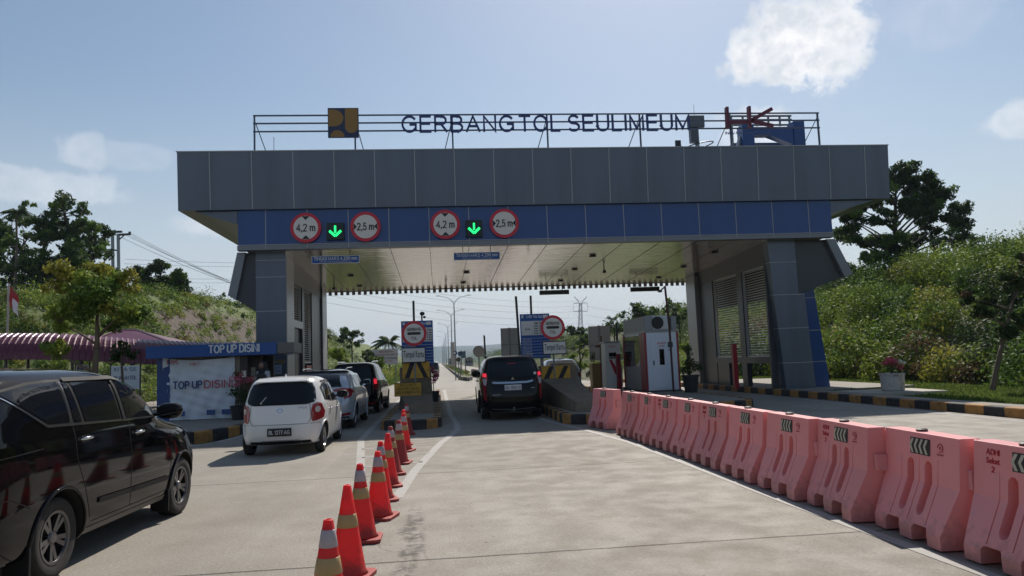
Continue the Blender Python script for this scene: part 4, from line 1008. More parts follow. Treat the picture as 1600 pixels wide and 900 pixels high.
        for k in range(style):
            a = 2*math.pi*k/style+(.13 if k % 2 else -.13)*(1 if style > 6 else 0); u = Vector((0, math.cos(a), math.sin(a))); v = Vector((0, -math.sin(a), math.cos(a)))
            c0 = Vector((x-sg*.035, y, z))+u*.05; c1 = Vector((x-sg*.018, y, z))+u*(ri-.012)
            wi, wo = (.016, .022) if style > 6 else (.03, .05)
            vs = [c0+v*wi, c0-v*wi, c1-v*wo, c1+v*wo]; X = Vector((sg*.035, 0, 0)); vs += [q-X for q in vs]
            b.add(vs, [(0, 1, 2, 3), (0, 4, 5, 1), (1, 5, 6, 2), (3, 2, 6, 7), (0, 3, 7, 4)], 0)
        for k in range(5):
            a = 2*math.pi*k/5+.3; b.lathe([(.001, x-sg*.022), (.009, x-sg*.022), (.009, x-sg*.04)], (0, y+.033*math.cos(a), z+.033*math.sin(a)), 8, 'x', 0)
        b.build('rim', [rm or rim_m, well_m], ty, world=False, sm_angle=35)
    def mirror(s, side, y, z, m=None, size=(.11, .07, .08)):
        x = s.cast('R' if side > 0 else 'L', y, z)[0].x
        b = MB(); b.ell((x+side*(size[0]*1.15+.03), y+.02, z+.02), size, 16, 2.8); mo = b.build('mirror', m or s.paint, s.t, world=False, smooth=True)
        b = MB(); b.tube([(x-side*.02, y+.02, z-.02), (x+side*.1, y+.02, z-.01)], .022, 8); b.bb(x+side*(size[0]*.35+.03), x+side*(size[0]*1.95+.03), y+.018-size[1]-.004, y+.022-size[1], z-.03, z+.07); b.build('mirror_glass', glass_m, mo, world=False)
    def handle(s, side, y, z, m):
        d = 'R' if side > 0 else 'L'; p = []
        for k in range(7):
            t = k/6; l, n = s.cast(d, y-.1+.2*t, z+.004*math.sin(math.pi*t)); p.append(l+n*(.004+.034*math.sin(math.pi*t)**.6))
        b = MB(); b.tube(p, [.008, .013, .015, .015, .015, .013, .008], 8); b.build('door_handle', m, s.t, world=False, smooth=True)
        s.patch(d, [(y-.07, z-.03), (y+.07, z-.03), (y+.07, z+.03), (y-.07, z+.03)], trim_m, 'handle_recess', .002, .05)
    def plate(s, z, txt, m, tm, w=.43, h=.135, y=None):
        l, n = s.cast('B', 0, z); y = l.y-.012
        t = MB(); t.bb(-w/2, w/2, y-.012, y+.03, z-h/2, z+h/2); p = t.build('number_plate', m, s.t, world=False, bevel=.004)
        text(txt, (0, y-.016, z), w*.86, h*.5, tm, p, .004, .0, world=False)
def side_both(c, fn):
    for d in ('R', 'L'): fn(d)
def expand(poly, e):
    cx = sum(p[0] for p in poly)/len(poly); cy_ = sum(p[1] for p in poly)/len(poly); out = []
    n = len(poly)
    for i in range(n):
        a, p, c = Vector(poly[i-1]), Vector(poly[i]), Vector(poly[(i+1) % n])
        t1 = (p-a).normalized(); t2 = (c-p).normalized(); n1 = Vector((t1.y, -t1.x)); n2 = Vector((t2.y, -t2.x))
        mid = (n1+n2); mid = mid/max(.35, mid.length_squared)*2 if mid.length > 1e-3 else n1
        if mid.dot(p-Vector((cx, cy_))) < 0: mid = -mid
        if mid.length > 1.6: mid = mid.normalized()*1.6
        out.append(tuple(p+mid*e))
    return out

# --- black people carrier, front left of the picture
c = Car('people_carrier', 'glossy black people carrier with alloy wheels, nearest car, cut off by the left picture edge', (-4.18, 5.62, 0), R(-3.0), [
    (.24, .22, 4.40, .78, 8, 5), (.27, .08, 4.56, .86, 8, 5), (.42, .01, 4.66, .90, 9, 5), (.62, .0, 4.67, .915, 9, 5), (.80, .03, 4.62, .920, 9, 4.5), (.95, .05, 4.50, .917, 9, 4.2), (1.03, .06, 4.30, .912, 9, 4),
    (1.10, .07, 3.98, .905, 9, 4), (1.16, .08, 3.68, .897, 9, 4.5), (1.24, .10, 3.48, .878, 9, 5), (1.36, .15, 3.26, .850, 9, 6), (1.48, .21, 3.02, .815, 8, 7), (1.58, .28, 2.80, .778, 7, 7),
    (1.66, .36, 2.58, .73, 6, 6), (1.71, .46, 2.38, .67, 5, 5), (1.745, .65, 2.15, .56, 4, 4), (1.765, .95, 1.85, .38, 3.5, 3.5), (1.775, 1.2, 1.6, .12, 3, 3)], car_black)
WH = [(1.17, .335), (3.80, .335)]
c.body(WH, .395)
for y, z in WH:
    for sg in (1, -1): c.wheel(y, z, sg, .332, .22, 10, rim_dark)
qg = [(.50, 1.565), (1.03, 1.29), (1.34, 1.28), (1.33, 1.635), (.92, 1.62)]
rq = [(1.41, 1.275), (1.54, 1.272), (1.48, 1.62), (1.40, 1.625)]
rd = [(1.59, 1.27), (2.25, 1.248), (2.20, 1.618), (1.53, 1.62)]
fd = [(2.38, 1.243), (3.07, 1.215), (2.98, 1.32), (2.80, 1.46), (2.60, 1.585), (2.33, 1.615)]
tri = [(3.13, 1.21), (3.32, 1.205), (3.10, 1.33)]
for d in 'RL':
    c.patch(d, [(.44, 1.575), (1.00, 1.262), (3.42, 1.180), (3.16, 1.35), (2.88, 1.50), (2.66, 1.625), (2.3, 1.65), (1.2, 1.655), (.88, 1.64)], trim_m, 'window_surround', .003, .07)
    for q in (qg, rq, rd, fd, tri): c.patch(d, q, glass_m, 'side_window', .008, .07)
    c.strip(d, [(.46, 1.565), (1.01, 1.262), (3.40, 1.182)], .009, chrome_m, 'window_chrome', .009)
    c.strip(d, [(1.365, 1.275), (1.365, 1.63)], .010, chrome_m, 'pillar_strip', .011)
    c.strip(d, [(2.28, 1.62), (2.315, 1.24)], .05, trim_m, 'pillar_strip', .012)
    b = MB()
    for ln in ([(1.38, 1.26), (1.40, .95), (1.55, .66), (1.66, .40)], [(2.40, 1.23), (2.41, .8), (2.44, .36)], [(3.46, 1.15), (3.43, .95), (3.40, .60), (3.32, .36)], [(1.70, .36), (3.30, .36)], [(3.5, 1.10), (3.75, 1.06), (4.1, .99), (4.35, .90)], [(.1, .78), (.5, .76), (.72, .66)], [(.02, 1.06), (.9, 1.10)]):
        c.strip(d, ln, .009, b=b, off=.002)
    b.build('panel_gaps', trim_m, c.t, world=False)
    c.strip(d, [(1.78, .53), (3.32, .50)], .05, trim_m, 'side_moulding', .014)
    c.strip(d, [(1.60, .29), (3.32, .29)], .05, mat('grey_sill', (.09, .08, .075), .5), 'sill', .006)
    c.strip(d, [(1.42, 1.645), (2.3, 1.645), (2.64, 1.60), (2.9, 1.475)], .032, trim_m, 'rain_guard', .018)
    c.patch(d, [(4.32, .74), (4.60, .74), (4.50, .88), (4.34, .94), (4.08, .98)], tail_clear, 'headlight', .006, .06)
    c.patch(d, [(.02, .85), (.30, 1.02), (.20, 1.12), (.06, 1.22)], tail_red, 'tail_light', .006, .06)
for sg in (1, -1):
    c.mirror(sg, 3.12, 1.235, size=(.135, .085, .088)); c.handle(sg, 1.56, 1.115, chrome_m); c.handle(sg, 2.60, 1.075, chrome_m)
    for yy in (.76, 3.38):
        b = MB(); b.box((sg*.80, yy, .24), (.2, .03, .24)); b.build('mudflap', trim_m, c.t, world=False)
c.patch('B', [(-.66, 1.25), (.66, 1.25), (.58, 1.60), (-.58, 1.60)], glass_m, 'rear_window', .006)
c.patch('F', [(-.76, 1.22), (.76, 1.22), (.62, 1.60), (-.62, 1.60)], glass_m, 'windscreen', .006)
c.plate(.92, 'BL 1408 AK', plate_b, letter_white)
b = MB(); b.tube([(.55, 3.55, 1.22), (.1, 3.42, 1.28)], .01, 6); b.build('wiper', trim_m, c.t, world=False)
# seats, seen dimly, not needed behind tinted panes

# --- white hatchback
c = Car('hatchback', 'white five-door hatchback with black number plate, last in the left queue', (-3.08, 14.72, 0), R(.2), [
    (.20, .20, 3.42, .68, 5, 5), (.23, .07, 3.52, .765, 5, 5), (.38, .0, 3.585, .80, 5, 4.5), (.55, .0, 3.59, .810, 5, 4.5), (.70, .02, 3.57, .812, 5, 4), (.84, .045, 3.44, .806, 5, 4), (.92, .06, 3.1, .797, 5, 4),
    (.97, .075, 2.82, .785, 5, 4.5), (1.05, .11, 2.66, .765, 5, 5), (1.18, .17, 2.42, .735, 4.8, 5), (1.30, .24, 2.2, .70, 4.6, 5), (1.39, .30, 1.98, .655, 4.5, 5), (1.45, .36, 1.78, .585, 4.2, 4.5), (1.485, .45, 1.6, .49, 4, 4), (1.505, .65, 1.35, .3, 3.5, 3.5), (1.512, .85, 1.15, .1, 3, 3)], car_white)
WH = [(.575, .285), (3.03, .285)]
c.body(WH, .325, .22)
for y, z in WH:
    for sg in (1, -1): c.wheel(y, z, sg, .283, .17, 8)
for d in 'RL':
    c.patch(d, [(.52, 1.27), (.62, 1.02), (1.36, .955), (1.36, 1.37), (.78, 1.35)], trim_m, 'window_surround', .003)
    c.patch(d, [(.57, 1.25), (.67, 1.05), (1.31, .985), (1.31, 1.345), (.80, 1.32)], glass_m, 'side_window', .008)
    c.patch(d, [(1.42, .955), (2.55, .93), (2.25, 1.13), (1.95, 1.31), (1.80, 1.37), (1.42, 1.375)], trim_m, 'window_surround', .003)
    c.patch(d, [(1.45, .985), (2.40, .965), (2.17, 1.12), (1.92, 1.28), (1.78, 1.34), (1.45, 1.35)], glass_m, 'side_window', .008)
    c.strip(d, [(.74, 1.385), (1.75, 1.395), (2.1, 1.24)], .03, trim_m, 'rain_guard', .014)
    b = MB()
    for ln in ([(1.385, .94), (1.37, .62), (1.33, .3)], [(.80, .98), (.86, .74), (1.0, .52), (1.04, .3)], [(2.56, .9), (2.52, .5), (2.5, .3)], [(1.04, .27), (2.5, .27)], [(.03, .60), (.28, .60), (.36, .5)]): c.strip(d, ln, .008, b=b, off=.002)
    b.build('panel_gaps', trim_m, c.t, world=False)
for sg in (1, -1):
    c.mirror(sg, 2.36, 1.04, trim_m, (.12, .08, .085)); c.handle(sg, 1.12, .83, car_white); c.handle(sg, 2.05, .81, car_white)
    pl = [(sg*.60, .955), (sg*.68, .99), (sg*.735, .96), (sg*.775, .80), (sg*.765, .69), (sg*.70, .655), (sg*.60, .63), (sg*.565, .78)]
    lp = c.patch('B', pl, tail_red, 'tail_light', .012, .035)
    dd = [(sg*.675+.042*math.cos(R(a)), .86+.062*math.sin(R(a))) for a in range(0, 360, 30)]
    c.patch('B', dd, tail_clear, 'tail_lens', .018, .03, parent=lp)
c.patch('B', [(-.50, .965), (.50, .965), (.62, 1.0), (.655, 1.06), (.62, 1.26), (.56, 1.37), (.36, 1.40), (-.36, 1.40), (-.56, 1.37), (-.62, 1.26), (-.655, 1.06), (-.62, 1.0)], trim_m, 'window_seal', .004)
c.patch('B', [(-.49, .985), (.49, .985), (.60, 1.02), (.63, 1.07), (.595, 1.25), (.535, 1.35), (.35, 1.375), (-.35, 1.375), (-.535, 1.35), (-.595, 1.25), (-.63, 1.07), (-.60, 1.02)], glass_m, 'rear_window', .010)
b = MB(); b.prism([(.55, 1.487), (.40, 1.46), (.27, 1.425), (.26, 1.405), (.40, 1.40)], 'x', -.50, .50); b.build('roof_spoiler', car_white, c.t, world=False, bevel=.012)
b = MB()
for ln in ([(-.55, .98), (-.585, .72), (-.52, .60), (.52, .60), (.585, .72), (.55, .98)], [(-.36, .30), (.36, .30)]): c.strip('B', ln, .010, b=b, off=.003)
b.build('tailgate_gap', mat('gap_grey', (.10, .10, .10), .6), c.t, world=False)
c.patch('B', [(-.60, .225), (.60, .225), (.56, .29), (-.56, .29)], trim_m, 'lower_bumper', .004)
pts = [(.055*math.cos(R(a)), .865+.032*math.sin(R(a))) for a in range(0, 361, 20)]
c.strip('B', pts, .012, mat('emblem_blue_chrome', (.4, .5, .75), .2, metal=.7), 'emblem', .01, step=.02)
text('AYLA', (.42, c.cast('B', .42, .90)[0].y-.006, .905), .17, .035, grey_metal, c.t, .006, .01, world=False)
b = MB(); l1 = c.cast('B', -.36, 1.02)[0]; l2 = c.cast('B', -.27, 1.13)[0]; b.tube([l1+Vector((0, -.02, 0)), l2+Vector((0, -.02, 0))], .009, 6); b.ell((-.36, l1.y-.015, 1.015), (.02, .02, .02), 8); b.build('wiper', mat('wiper_pale', (.5, .5, .5), .4), c.t, world=False)
c.plate(.46, 'BL 1277 AG', plate_b, letter_white, .45, .15)
b = MB(); b.prism([(.72, 1.50), (.60, 1.505), (.66, 1.56)], 'x', -.012, .012); b.build('fin_aerial', car_white, c.t, world=False)
b = MB(); b.ell((0, .05, .79), (.014, .012, .014), 8); b.build('tailgate_lock', red_paint, c.t, world=False)

# --- silver-blue crossover
def suv_slices(L_, W, H, belt, rake=.5, hood=1.0, nr=7):
    w = W/2
    return [(.24, .2, L_-.2, w-.1, nr, 5), (.28, .07, L_-.1, w-.03, nr, 5), (.45, .0, L_-.01, w-.008, nr, 4.5), (.68, .0, L_, w, nr, 4.5), (belt-.25, .04, L_-.05, w, nr, 4.2), (belt-.10, .07, L_-.35, w-.012, nr, 4),
            (belt-.03, .085, L_-1.0, w-.022, nr, 4.5), (belt+.05, .11, L_-1.3, w-.04, nr, 5), (belt+.2, .17, L_-1.65, w-.085, nr-.5, 6), (belt+.36, .17+.35*rake, L_-1.95, w-.13, nr-1, 6),
            (H-.13, .17+.62*rake, L_-2.25, w-.19, 5.5, 6), (H-.065, .17+.75*rake, L_-2.45, w-.27, 5, 5), (H-.025, .17+1.2*rake, L_-2.7, w-.40, 4, 4), (H-.006, .5+1.6*rake, L_-2.95, w-.58, 3.5, 3.5), (H, .8+1.8*rake, L_-3.1, .1, 3, 3)]
def side_glass(c, belt, H, y0, y1, yb, slope=.55, rear=.25):
    top = H-.19
    for d in 'RL':
        c.patch(d, [(y0, belt+.24), (y0+rear, belt+.03), (yb, belt), (yb, top), (y0+.3, top)], glass_m, 'side_window', .006, .08)
        c.patch(d, [(yb+.08, belt), (y1, belt-.01), (y1-slope*.6, top-.16), (y1-slope, top), (yb+.08, top)], glass_m, 'side_window', .006, .08)
        b = MB()
        for ln in ([(yb+.04, belt), (yb+.02, .45)], [(y1+.1, belt), (y1+.05, .45)], [(y0+.5, belt), (y0+.75, .6)]): c.strip(d, ln, .009, b=b, off=.002, step=.1)
        b.build('panel_gaps', trim_m, c.t, world=False)
        c.strip(d, [(y0+.1, belt-.01), (y1+.05, belt-.03)], .014, chrome_m, 'window_chrome', .008, step=.1)
        c.strip(d, [(1.3, .30), (y1, .30)], .08, trim_m, 'sill', .006, step=.1)
    for sg in (1, -1): c.handle(sg, yb-.35, belt-.13, c.paint); c.handle(sg, y1-.75, belt-.13, c.paint)
c = Car('crossover', 'pale silver-blue crossover with wide red tail lights between the white hatchback and the black car', (-3.17, 19.85, 0), R(-1.5), suv_slices(4.33, 1.77, 1.60, 1.08, .75), car_silver)
WH = [(.86, .33), (3.47, .33)]
c.body(WH, .38)
for y, z in WH:
    for sg in (1, -1): c.wheel(y, z, sg, .33, .2, 5)
side_glass(c, 1.10, 1.60, .85, 3.05, 2.0)
c.patch('B', [(-.60, 1.13), (.60, 1.13), (.55, 1.25), (.50, 1.44), (-.50, 1.44), (-.55, 1.25)], glass_m, 'rear_window', .008)
for sg in (1, -1):
    c.mirror(sg, 3.0, 1.16)
    lp = c.patch('B', [(sg*.38, 1.06), (sg*.60, 1.10), (sg*.80, 1.08), (sg*.855, .98), (sg*.80, .86), (sg*.66, .80), (sg*.60, .98), (sg*.40, 1.02)], tail_red, 'tail_light', .012, .04)
    c.patch('B', [(sg*.64, .98), (sg*.74, 1.0), (sg*.76, .90), (sg*.68, .88)], tail_clear, 'tail_lens', .018, .04, parent=lp)
    c.patch('B', [(sg*.48, .36), (sg*.80, .40), (sg*.79, .46), (sg*.50, .42)], tail_red, 'reflector', .012, .05)
c.patch('B', [(-.8, .24), (.8, .24), (.76, .36), (-.76, .36)], trim_m, 'lower_bumper', .006)
c.patch('B', [(-.68, 1.475), (.68, 1.475), (.60, 1.53), (-.60, 1.53)], trim_m, 'roof_spoiler', .03)
b = MB(); c.strip('B', [(-.60, 1.06), (-.58, .55), (.58, .55), (.60, 1.06)], .01, b=b, off=.003); b.build('tailgate_gap', MATS['gap_grey'], c.t, world=False)
c.plate(.80, 'BL 1365 LU', plate_b, letter_white)
b = MB(); b.tube([(-.1, 1.25, 1.59), (-.1, .95, 1.85)], .006, 5); b.build('aerial', trim_m, c.t, world=False)
for sg in (1, -1):
    b = MB(); b.tube([(sg*.58, .95, 1.585), (sg*.60, 1.1, 1.62), (sg*.60, 2.0, 1.63), (sg*.58, 2.2, 1.60)], .014, 6); b.build('roof_rail', chrome_m, c.t, world=False)

# --- black compact people carrier with lit tail lamp
c = Car('compact_carrier', 'black compact family car with pale reflecting roof, lit tail lamps, first in the left queue', (-2.98, 25.7, 0), R(-2.5), suv_slices(4.4, 1.76, 1.78, 1.12, .35), car_black)
WH = [(.9, .33), (3.5, .33)]
c.body(WH, .38)
for y, z in WH:
    for sg in (1, -1): c.wheel(y, z, sg, .33, .2, 5)
side_glass(c, 1.14, 1.78, .55, 3.05, 2.0, .6, .15)
c.patch('B', [(-.66, 1.17), (.66, 1.17), (.60, 1.42), (.52, 1.62), (-.52, 1.62), (-.60, 1.42)], glass_m, 'rear_window', .008)
for sg in (1, -1):
    c.mirror(sg, 3.0, 1.2)
    lp = c.patch('B', [(sg*.70, 1.22), (sg*.80, 1.20), (sg*.85, .84), (sg*.72, .82)], tail_red, 'tail_light', .012, .05)
    c.patch('B', [(sg*.71, 1.19), (sg*.79, 1.18), (sg*.80, 1.02), (sg*.72, 1.02)], brake_lit, 'brake_lamp', .02, .05, parent=lp)
    c.patch('B', [(sg*.50, .34), (sg*.78, .36), (sg*.77, .42), (sg*.52, .40)], tail_red, 'reflector', .012, .05)
c.strip('B', [(-.45, 1.02), (.45, 1.02)], .04, chrome_m, 'chrome_bar', .01)
c.plate(.82, 'BL 1731 JQ', plate_b, letter_white)
for sg in (1, -1):
    b = MB(); b.tube([(sg*.58, .7, 1.755), (sg*.61, .9, 1.80), (sg*.61, 2.2, 1.81), (sg*.58, 2.4, 1.77)], .016, 6); b.build('roof_rail', chrome_m, c.t, world=False)

# --- black SUV in the middle lane
c = Car('sport_utility', 'black sport utility car with long drip-shaped red tail lights in the middle lane', (2.02, 20.6, 0), R(-.6), suv_slices(4.78, 1.82, 1.80, 1.17, .42, nr=6.5), car_black)
WH = [(1.02, .38), (3.82, .38)]
c.body(WH, .44)
for y, z in WH:
    for sg in (1, -1): c.wheel(y, z, sg, .38, .25, 6)
side_glass(c, 1.19, 1.80, .62, 3.30, 2.15, .6, .2)
c.patch('B', [(-.70, 1.20), (.70, 1.20), (.66, 1.40), (.57, 1.62), (-.57, 1.62), (-.66, 1.40)], glass_m, 'rear_window', .008)
for sg in (1, -1):
    c.mirror(sg, 3.25, 1.24, size=(.13, .09, .10))
    lp = c.patch('B', [(sg*.70, 1.31), (sg*.80, 1.33), (sg*.865, 1.18), (sg*.83, 1.0), (sg*.80, .56), (sg*.73, .56), (sg*.735, .92), (sg*.69, 1.12)], tail_red, 'tail_light', .012, .05)
    c.patch('B', [(sg*.71, 1.29), (sg*.79, 1.31), (sg*.82, 1.22), (sg*.715, 1.20)], brake_lit, 'brake_lamp', .02, .04, parent=lp)
    c.patch('B', [(sg*.705, 1.14), (sg*.82, 1.15), (sg*.79, .99), (sg*.735, .97)], tail_clear, 'tail_lens', .02, .04, parent=lp)
    b = MB(); b.tube([(sg*.66, .8, 1.76), (sg*.68, 1.0, 1.82), (sg*.68, 2.4, 1.83), (sg*.64, 2.6, 1.78)], .018, 6); b.build('roof_rail', grey_metal, c.t, world=False)
c.strip('B', [(-.56, 1.05), (-.4, 1.035), (0, 1.03), (.4, 1.035), (.56, 1.07)], .055, mat('chrome_satin', (.34, .38, .45), .25, metal=.9), 'chrome_bar', .02)
c.strip('B', [(-.60, .33), (0, .30), (.60, .33)], .018, grey_metal, 'bumper_trim', .012)
c.patch('B', [(-.13, 1.545), (.13, 1.545), (.11, 1.57), (-.11, 1.57)], tail_red, 'high_brake_lamp', .012, .05)
b = MB()
for q in ((0, .034, 0), (-.024, 0, 120), (.024, 0, 240)):
    l = c.cast('B', 0, 1.13)[0]; cx, cz = q[0], 1.13+q[1]; b.prism([(cx, cz+.022), (cx+.014, cz), (cx, cz-.022), (cx-.014, cz)], 'y', l.y-.03, l.y-.012)
b.build('emblem', chrome_m, c.t, world=False)
c.plate(.90, 'BL 1902 JI', plate_w, letter_black, .47, .15)
c.patch('B', [(-.58, .70), (-.36, .70), (-.36, .72), (-.58, .72)], grey_metal, 'badge', .008, .05)
c.patch('B', [(.50, .86), (.60, .86), (.60, .88), (.50, .88)], grey_metal, 'badge', .008, .05)
b = MB(); b.ell((0, -.04, .34), (.03, .04, .03), 10); b.tube([(0, .05, .25), (0, -.04, .27), (0, -.04, .32)], .015, 6); b.build('tow_ball', grey_metal, c.t, world=False)
c.patch('B', [(.60, 1.235), (.67, 1.235), (.67, 1.295), (.635, 1.31), (.60, 1.295)], sign_white, 'sticker', .012, .05)

# --- car in the far lane behind the right crash block, and one far off
c = Car('saloon', 'pale silver car behind the right crash block', (5.45, 32.4, 0), R(0), suv_slices(4.1, 1.72, 1.62, 1.02, .7), car_silver)
WH = [(.75, .3), (3.2, .3)]
c.body(WH, .35)
for y, z in WH:
    for sg in (1, -1): c.wheel(y, z, sg, .3, .18, 5)
side_glass(c, 1.05, 1.62, .8, 2.9, 1.9)
c.patch('B', [(-.62, 1.07), (.62, 1.07), (.52, 1.42), (-.52, 1.42)], mat('pale_glass', (.05, .06, .08), .05, spec=1.0), 'rear_window', .008)
for sg in (1, -1): c.mirror(sg, 2.8, 1.12, trim_m); c.patch('B', [(sg*.62, 1.0), (sg*.82, .98), (sg*.83, .8), (sg*.66, .8)], tail_red, 'tail_light', .01, .05)
c = Car('distant_car', 'small pale car with dark rear window far down the road beyond the gate', (-.9, 112, 0), R(0), suv_slices(4.3, 1.8, 1.8, 1.1, .3), mat('car_beige', (.5, .48, .45), .3, coat=.5))
WH = [(.86, .33), (3.4, .33)]
c.body(WH, .38)
for y, z in WH:
    for sg in (1, -1): c.wheel(y, z, sg, .33, .2, 5)
c.patch('B', [(-.75, .55), (.75, .55), (.66, 1.58), (-.66, 1.58)], glass_m, 'rear_window', .008)
side_glass(c, 1.14, 1.8, .55, 3.05, 2.0, .6, .15)
# ================================================================== ROAD FURNITURE
cone_m = mat('cone_orange', (.97, .075, .07), .45, transl=.5, var=.08, vs=5, dirt=((.38, .06, .04), 5, .6), orand=.15, basedirt=((.20, .08, .06), .16, .6))
cone_dark = mat('cone_darker', (.42, .05, .045), .6, transl=.25, var=.1, vs=5, dirt=((.25, .05, .04), 5, .5))  # darker red plastic for some of the cones
band_w = mat('cone_band_grey', (.42, .36, .38), .35, var=.06, vs=8)
band_y = mat('cone_band_tan', (.42, .28, .12), .4, var=.08, vs=8)
ORD = ['nearest', 'second', 'third', 'fourth', 'fifth', 'sixth', 'seventh', 'eighth', 'ninth', 'tenth', 'eleventh', 'twelfth']
def cone(i, x, y, two, m, tilt=0):
    lb = f'orange traffic cone with {"grey and tan bands" if two else "one tan band"}, {ORD[i]} in the row from the camera'
    t = thing('traffic_cone', lb, 'traffic cone', (x, y, .0), random.uniform(-.3, .3), 'traffic cones between the lanes'); t.rotation_euler.x = random.uniform(-.02, .02); t.rotation_euler.y = random.uniform(-.02, .02)
    r = lambda z: .145-.115*(z-.035)/.69
    b = MB(); b.prism([(-.19, -.15), (-.15, -.19), (.15, -.19), (.19, -.15), (.19, .15), (.15, .19), (-.15, .19), (-.19, .15)], 'z', 0.002, .036); b.build('base', mat('cone_base', (.34, .045, .035), .65, var=.2, vs=6), t, bevel=.008, world=False)
    b = MB(); b.lathe([(r(.036)+.015, .036), (r(.05), .06), (r(.3), .3), (r(.5), .5), (r(.72), .72), (r(.725)-.008, .727), (.02, .72), (.02, .60)], n=28); b.build('body', m, t, smooth=True, world=False)
    bands = [(.40, .50, band_y)]+([(.56, .665, band_w)] if two else [])
    for z0, z1, bm_ in bands:
        b = MB(); b.lathe([(r(z0)+.001, z0), (r(z0)+.003, z0+.002), (r(z1)+.003, z1-.002), (r(z1)+.001, z1)], n=28); b.build('reflective_band', bm_, t, smooth=True, world=False)
for i, (x, y, two, old) in enumerate([(-.73, 4.85, 1, 0), (-.77, 6.17, 0, 0), (-.79, 7.43, 1, 0), (-.71, 8.45, 1, 0), (-.76, 9.5, 1, 0), (-.75, 10.54, 0, 0), (-.76, 11.64, 1, 1), (-.71, 12.85, 1, 1), (-.72, 14.61, 1, 0), (-.78, 15.7, 0, 0), (-.80, 17.93, 1, 1)]):
    cone(i, x, y, two, cone_dark if old else cone_m)

# pink water-filled barriers ---------------------------------------
bar_m = mat('barrier_plastic', (.92, .385, .375), .42, transl=.18, var=.06, vs=1.6, dirt=((.72, .38, .42), 1.6, .7), bump=.001, bs=40, orand=.10, basedirt=((.30, .17, .14), .18, .45))
stk_b = mat('sticker_black', (.02, .018, .016), .5); stk_w = mat('sticker_cream', (.55, .50, .38), .45, var=.1, vs=20)
def barrier_mesh():
    b = MB(); P = [(-.29, .015), (-.29, .12), (-.125, .49), (-.085, .90), (.085, .90), (.125, .49), (.29, .12), (.29, .015)]
    # taper of the flared foot towards both ends
    L0, L1 = .545, .49
    vs = []
    for sg in (-1, 1):
        for x, z in P: vs.append((x, sg*(L1 if z < .3 else L0), z))
    n = len(P); fs = [(i, (i+1) % n, n+(i+1) % n, n+i) for i in range(n)]+[tuple(range(n)), tuple(range(n, 2*n))[::-1]]
    b.add(vs, fs); o = b.build('barrier_tmp', bar_m, None)
    cb = MB()
    for y in (-.13, .13):
        for sg in (-1, 1):
            pts = [(y-.052, .29)]+[(y+.052*math.cos(a), .28+.052*math.sin(a)) for a in [R(180+k*20) for k in range(1, 9)]]+[(y+.052, .29), (y+.052, .61)]+[(y+.052*math.cos(a), .62+.052*math.sin(a)) for a in [R(k*20) for k in range(1, 9)]]+[(y-.052, .61)]
            cb.prism(pts, 'x', sg*.02, sg*.4)
    for y in (-.2, .2): cb.prism([(y-.12, -.1), (y+.12, -.1), (y+.105, .13), (y+.085, .155), (y-.085, .155), (y-.105, .13)], 'x', -.4, .4)
    for y in (-.265, 0, .265):      # moulded grooves that follow the folded face
        for sg in (-1, 1):
            inn = [(.235, .17), (.117, .49), (.100, .70)]; cb.prism([(sg*x_, z_) for x_, z_ in inn]+[(sg*.4, .70), (sg*.4, .17)], 'y', y-.006, y+.006)
    c = cb.build('cutter', bar_m, None)
    md = o.modifiers.new('c', 'BOOLEAN'); md.object = c; md.solver = 'EXACT'; md.use_self = True
    bv = o.modifiers.new('b', 'BEVEL'); bv.width = .008; bv.segments = 2; bv.limit_method = 'ANGLE'; bv.angle_limit = R(28)
    dg = bpy.context.evaluated_depsgraph_get(); me = bpy.data.meshes.new_from_object(o.evaluated_get(dg)); me.name = 'body'
    bpy.data.objects.remove(o); bpy.data.objects.remove(c)
    me.polygons.foreach_set('use_smooth', [True]*len(me.polygons)); me.set_sharp_from_angle(angle=R(17))
    return me
bar_me = barrier_mesh()
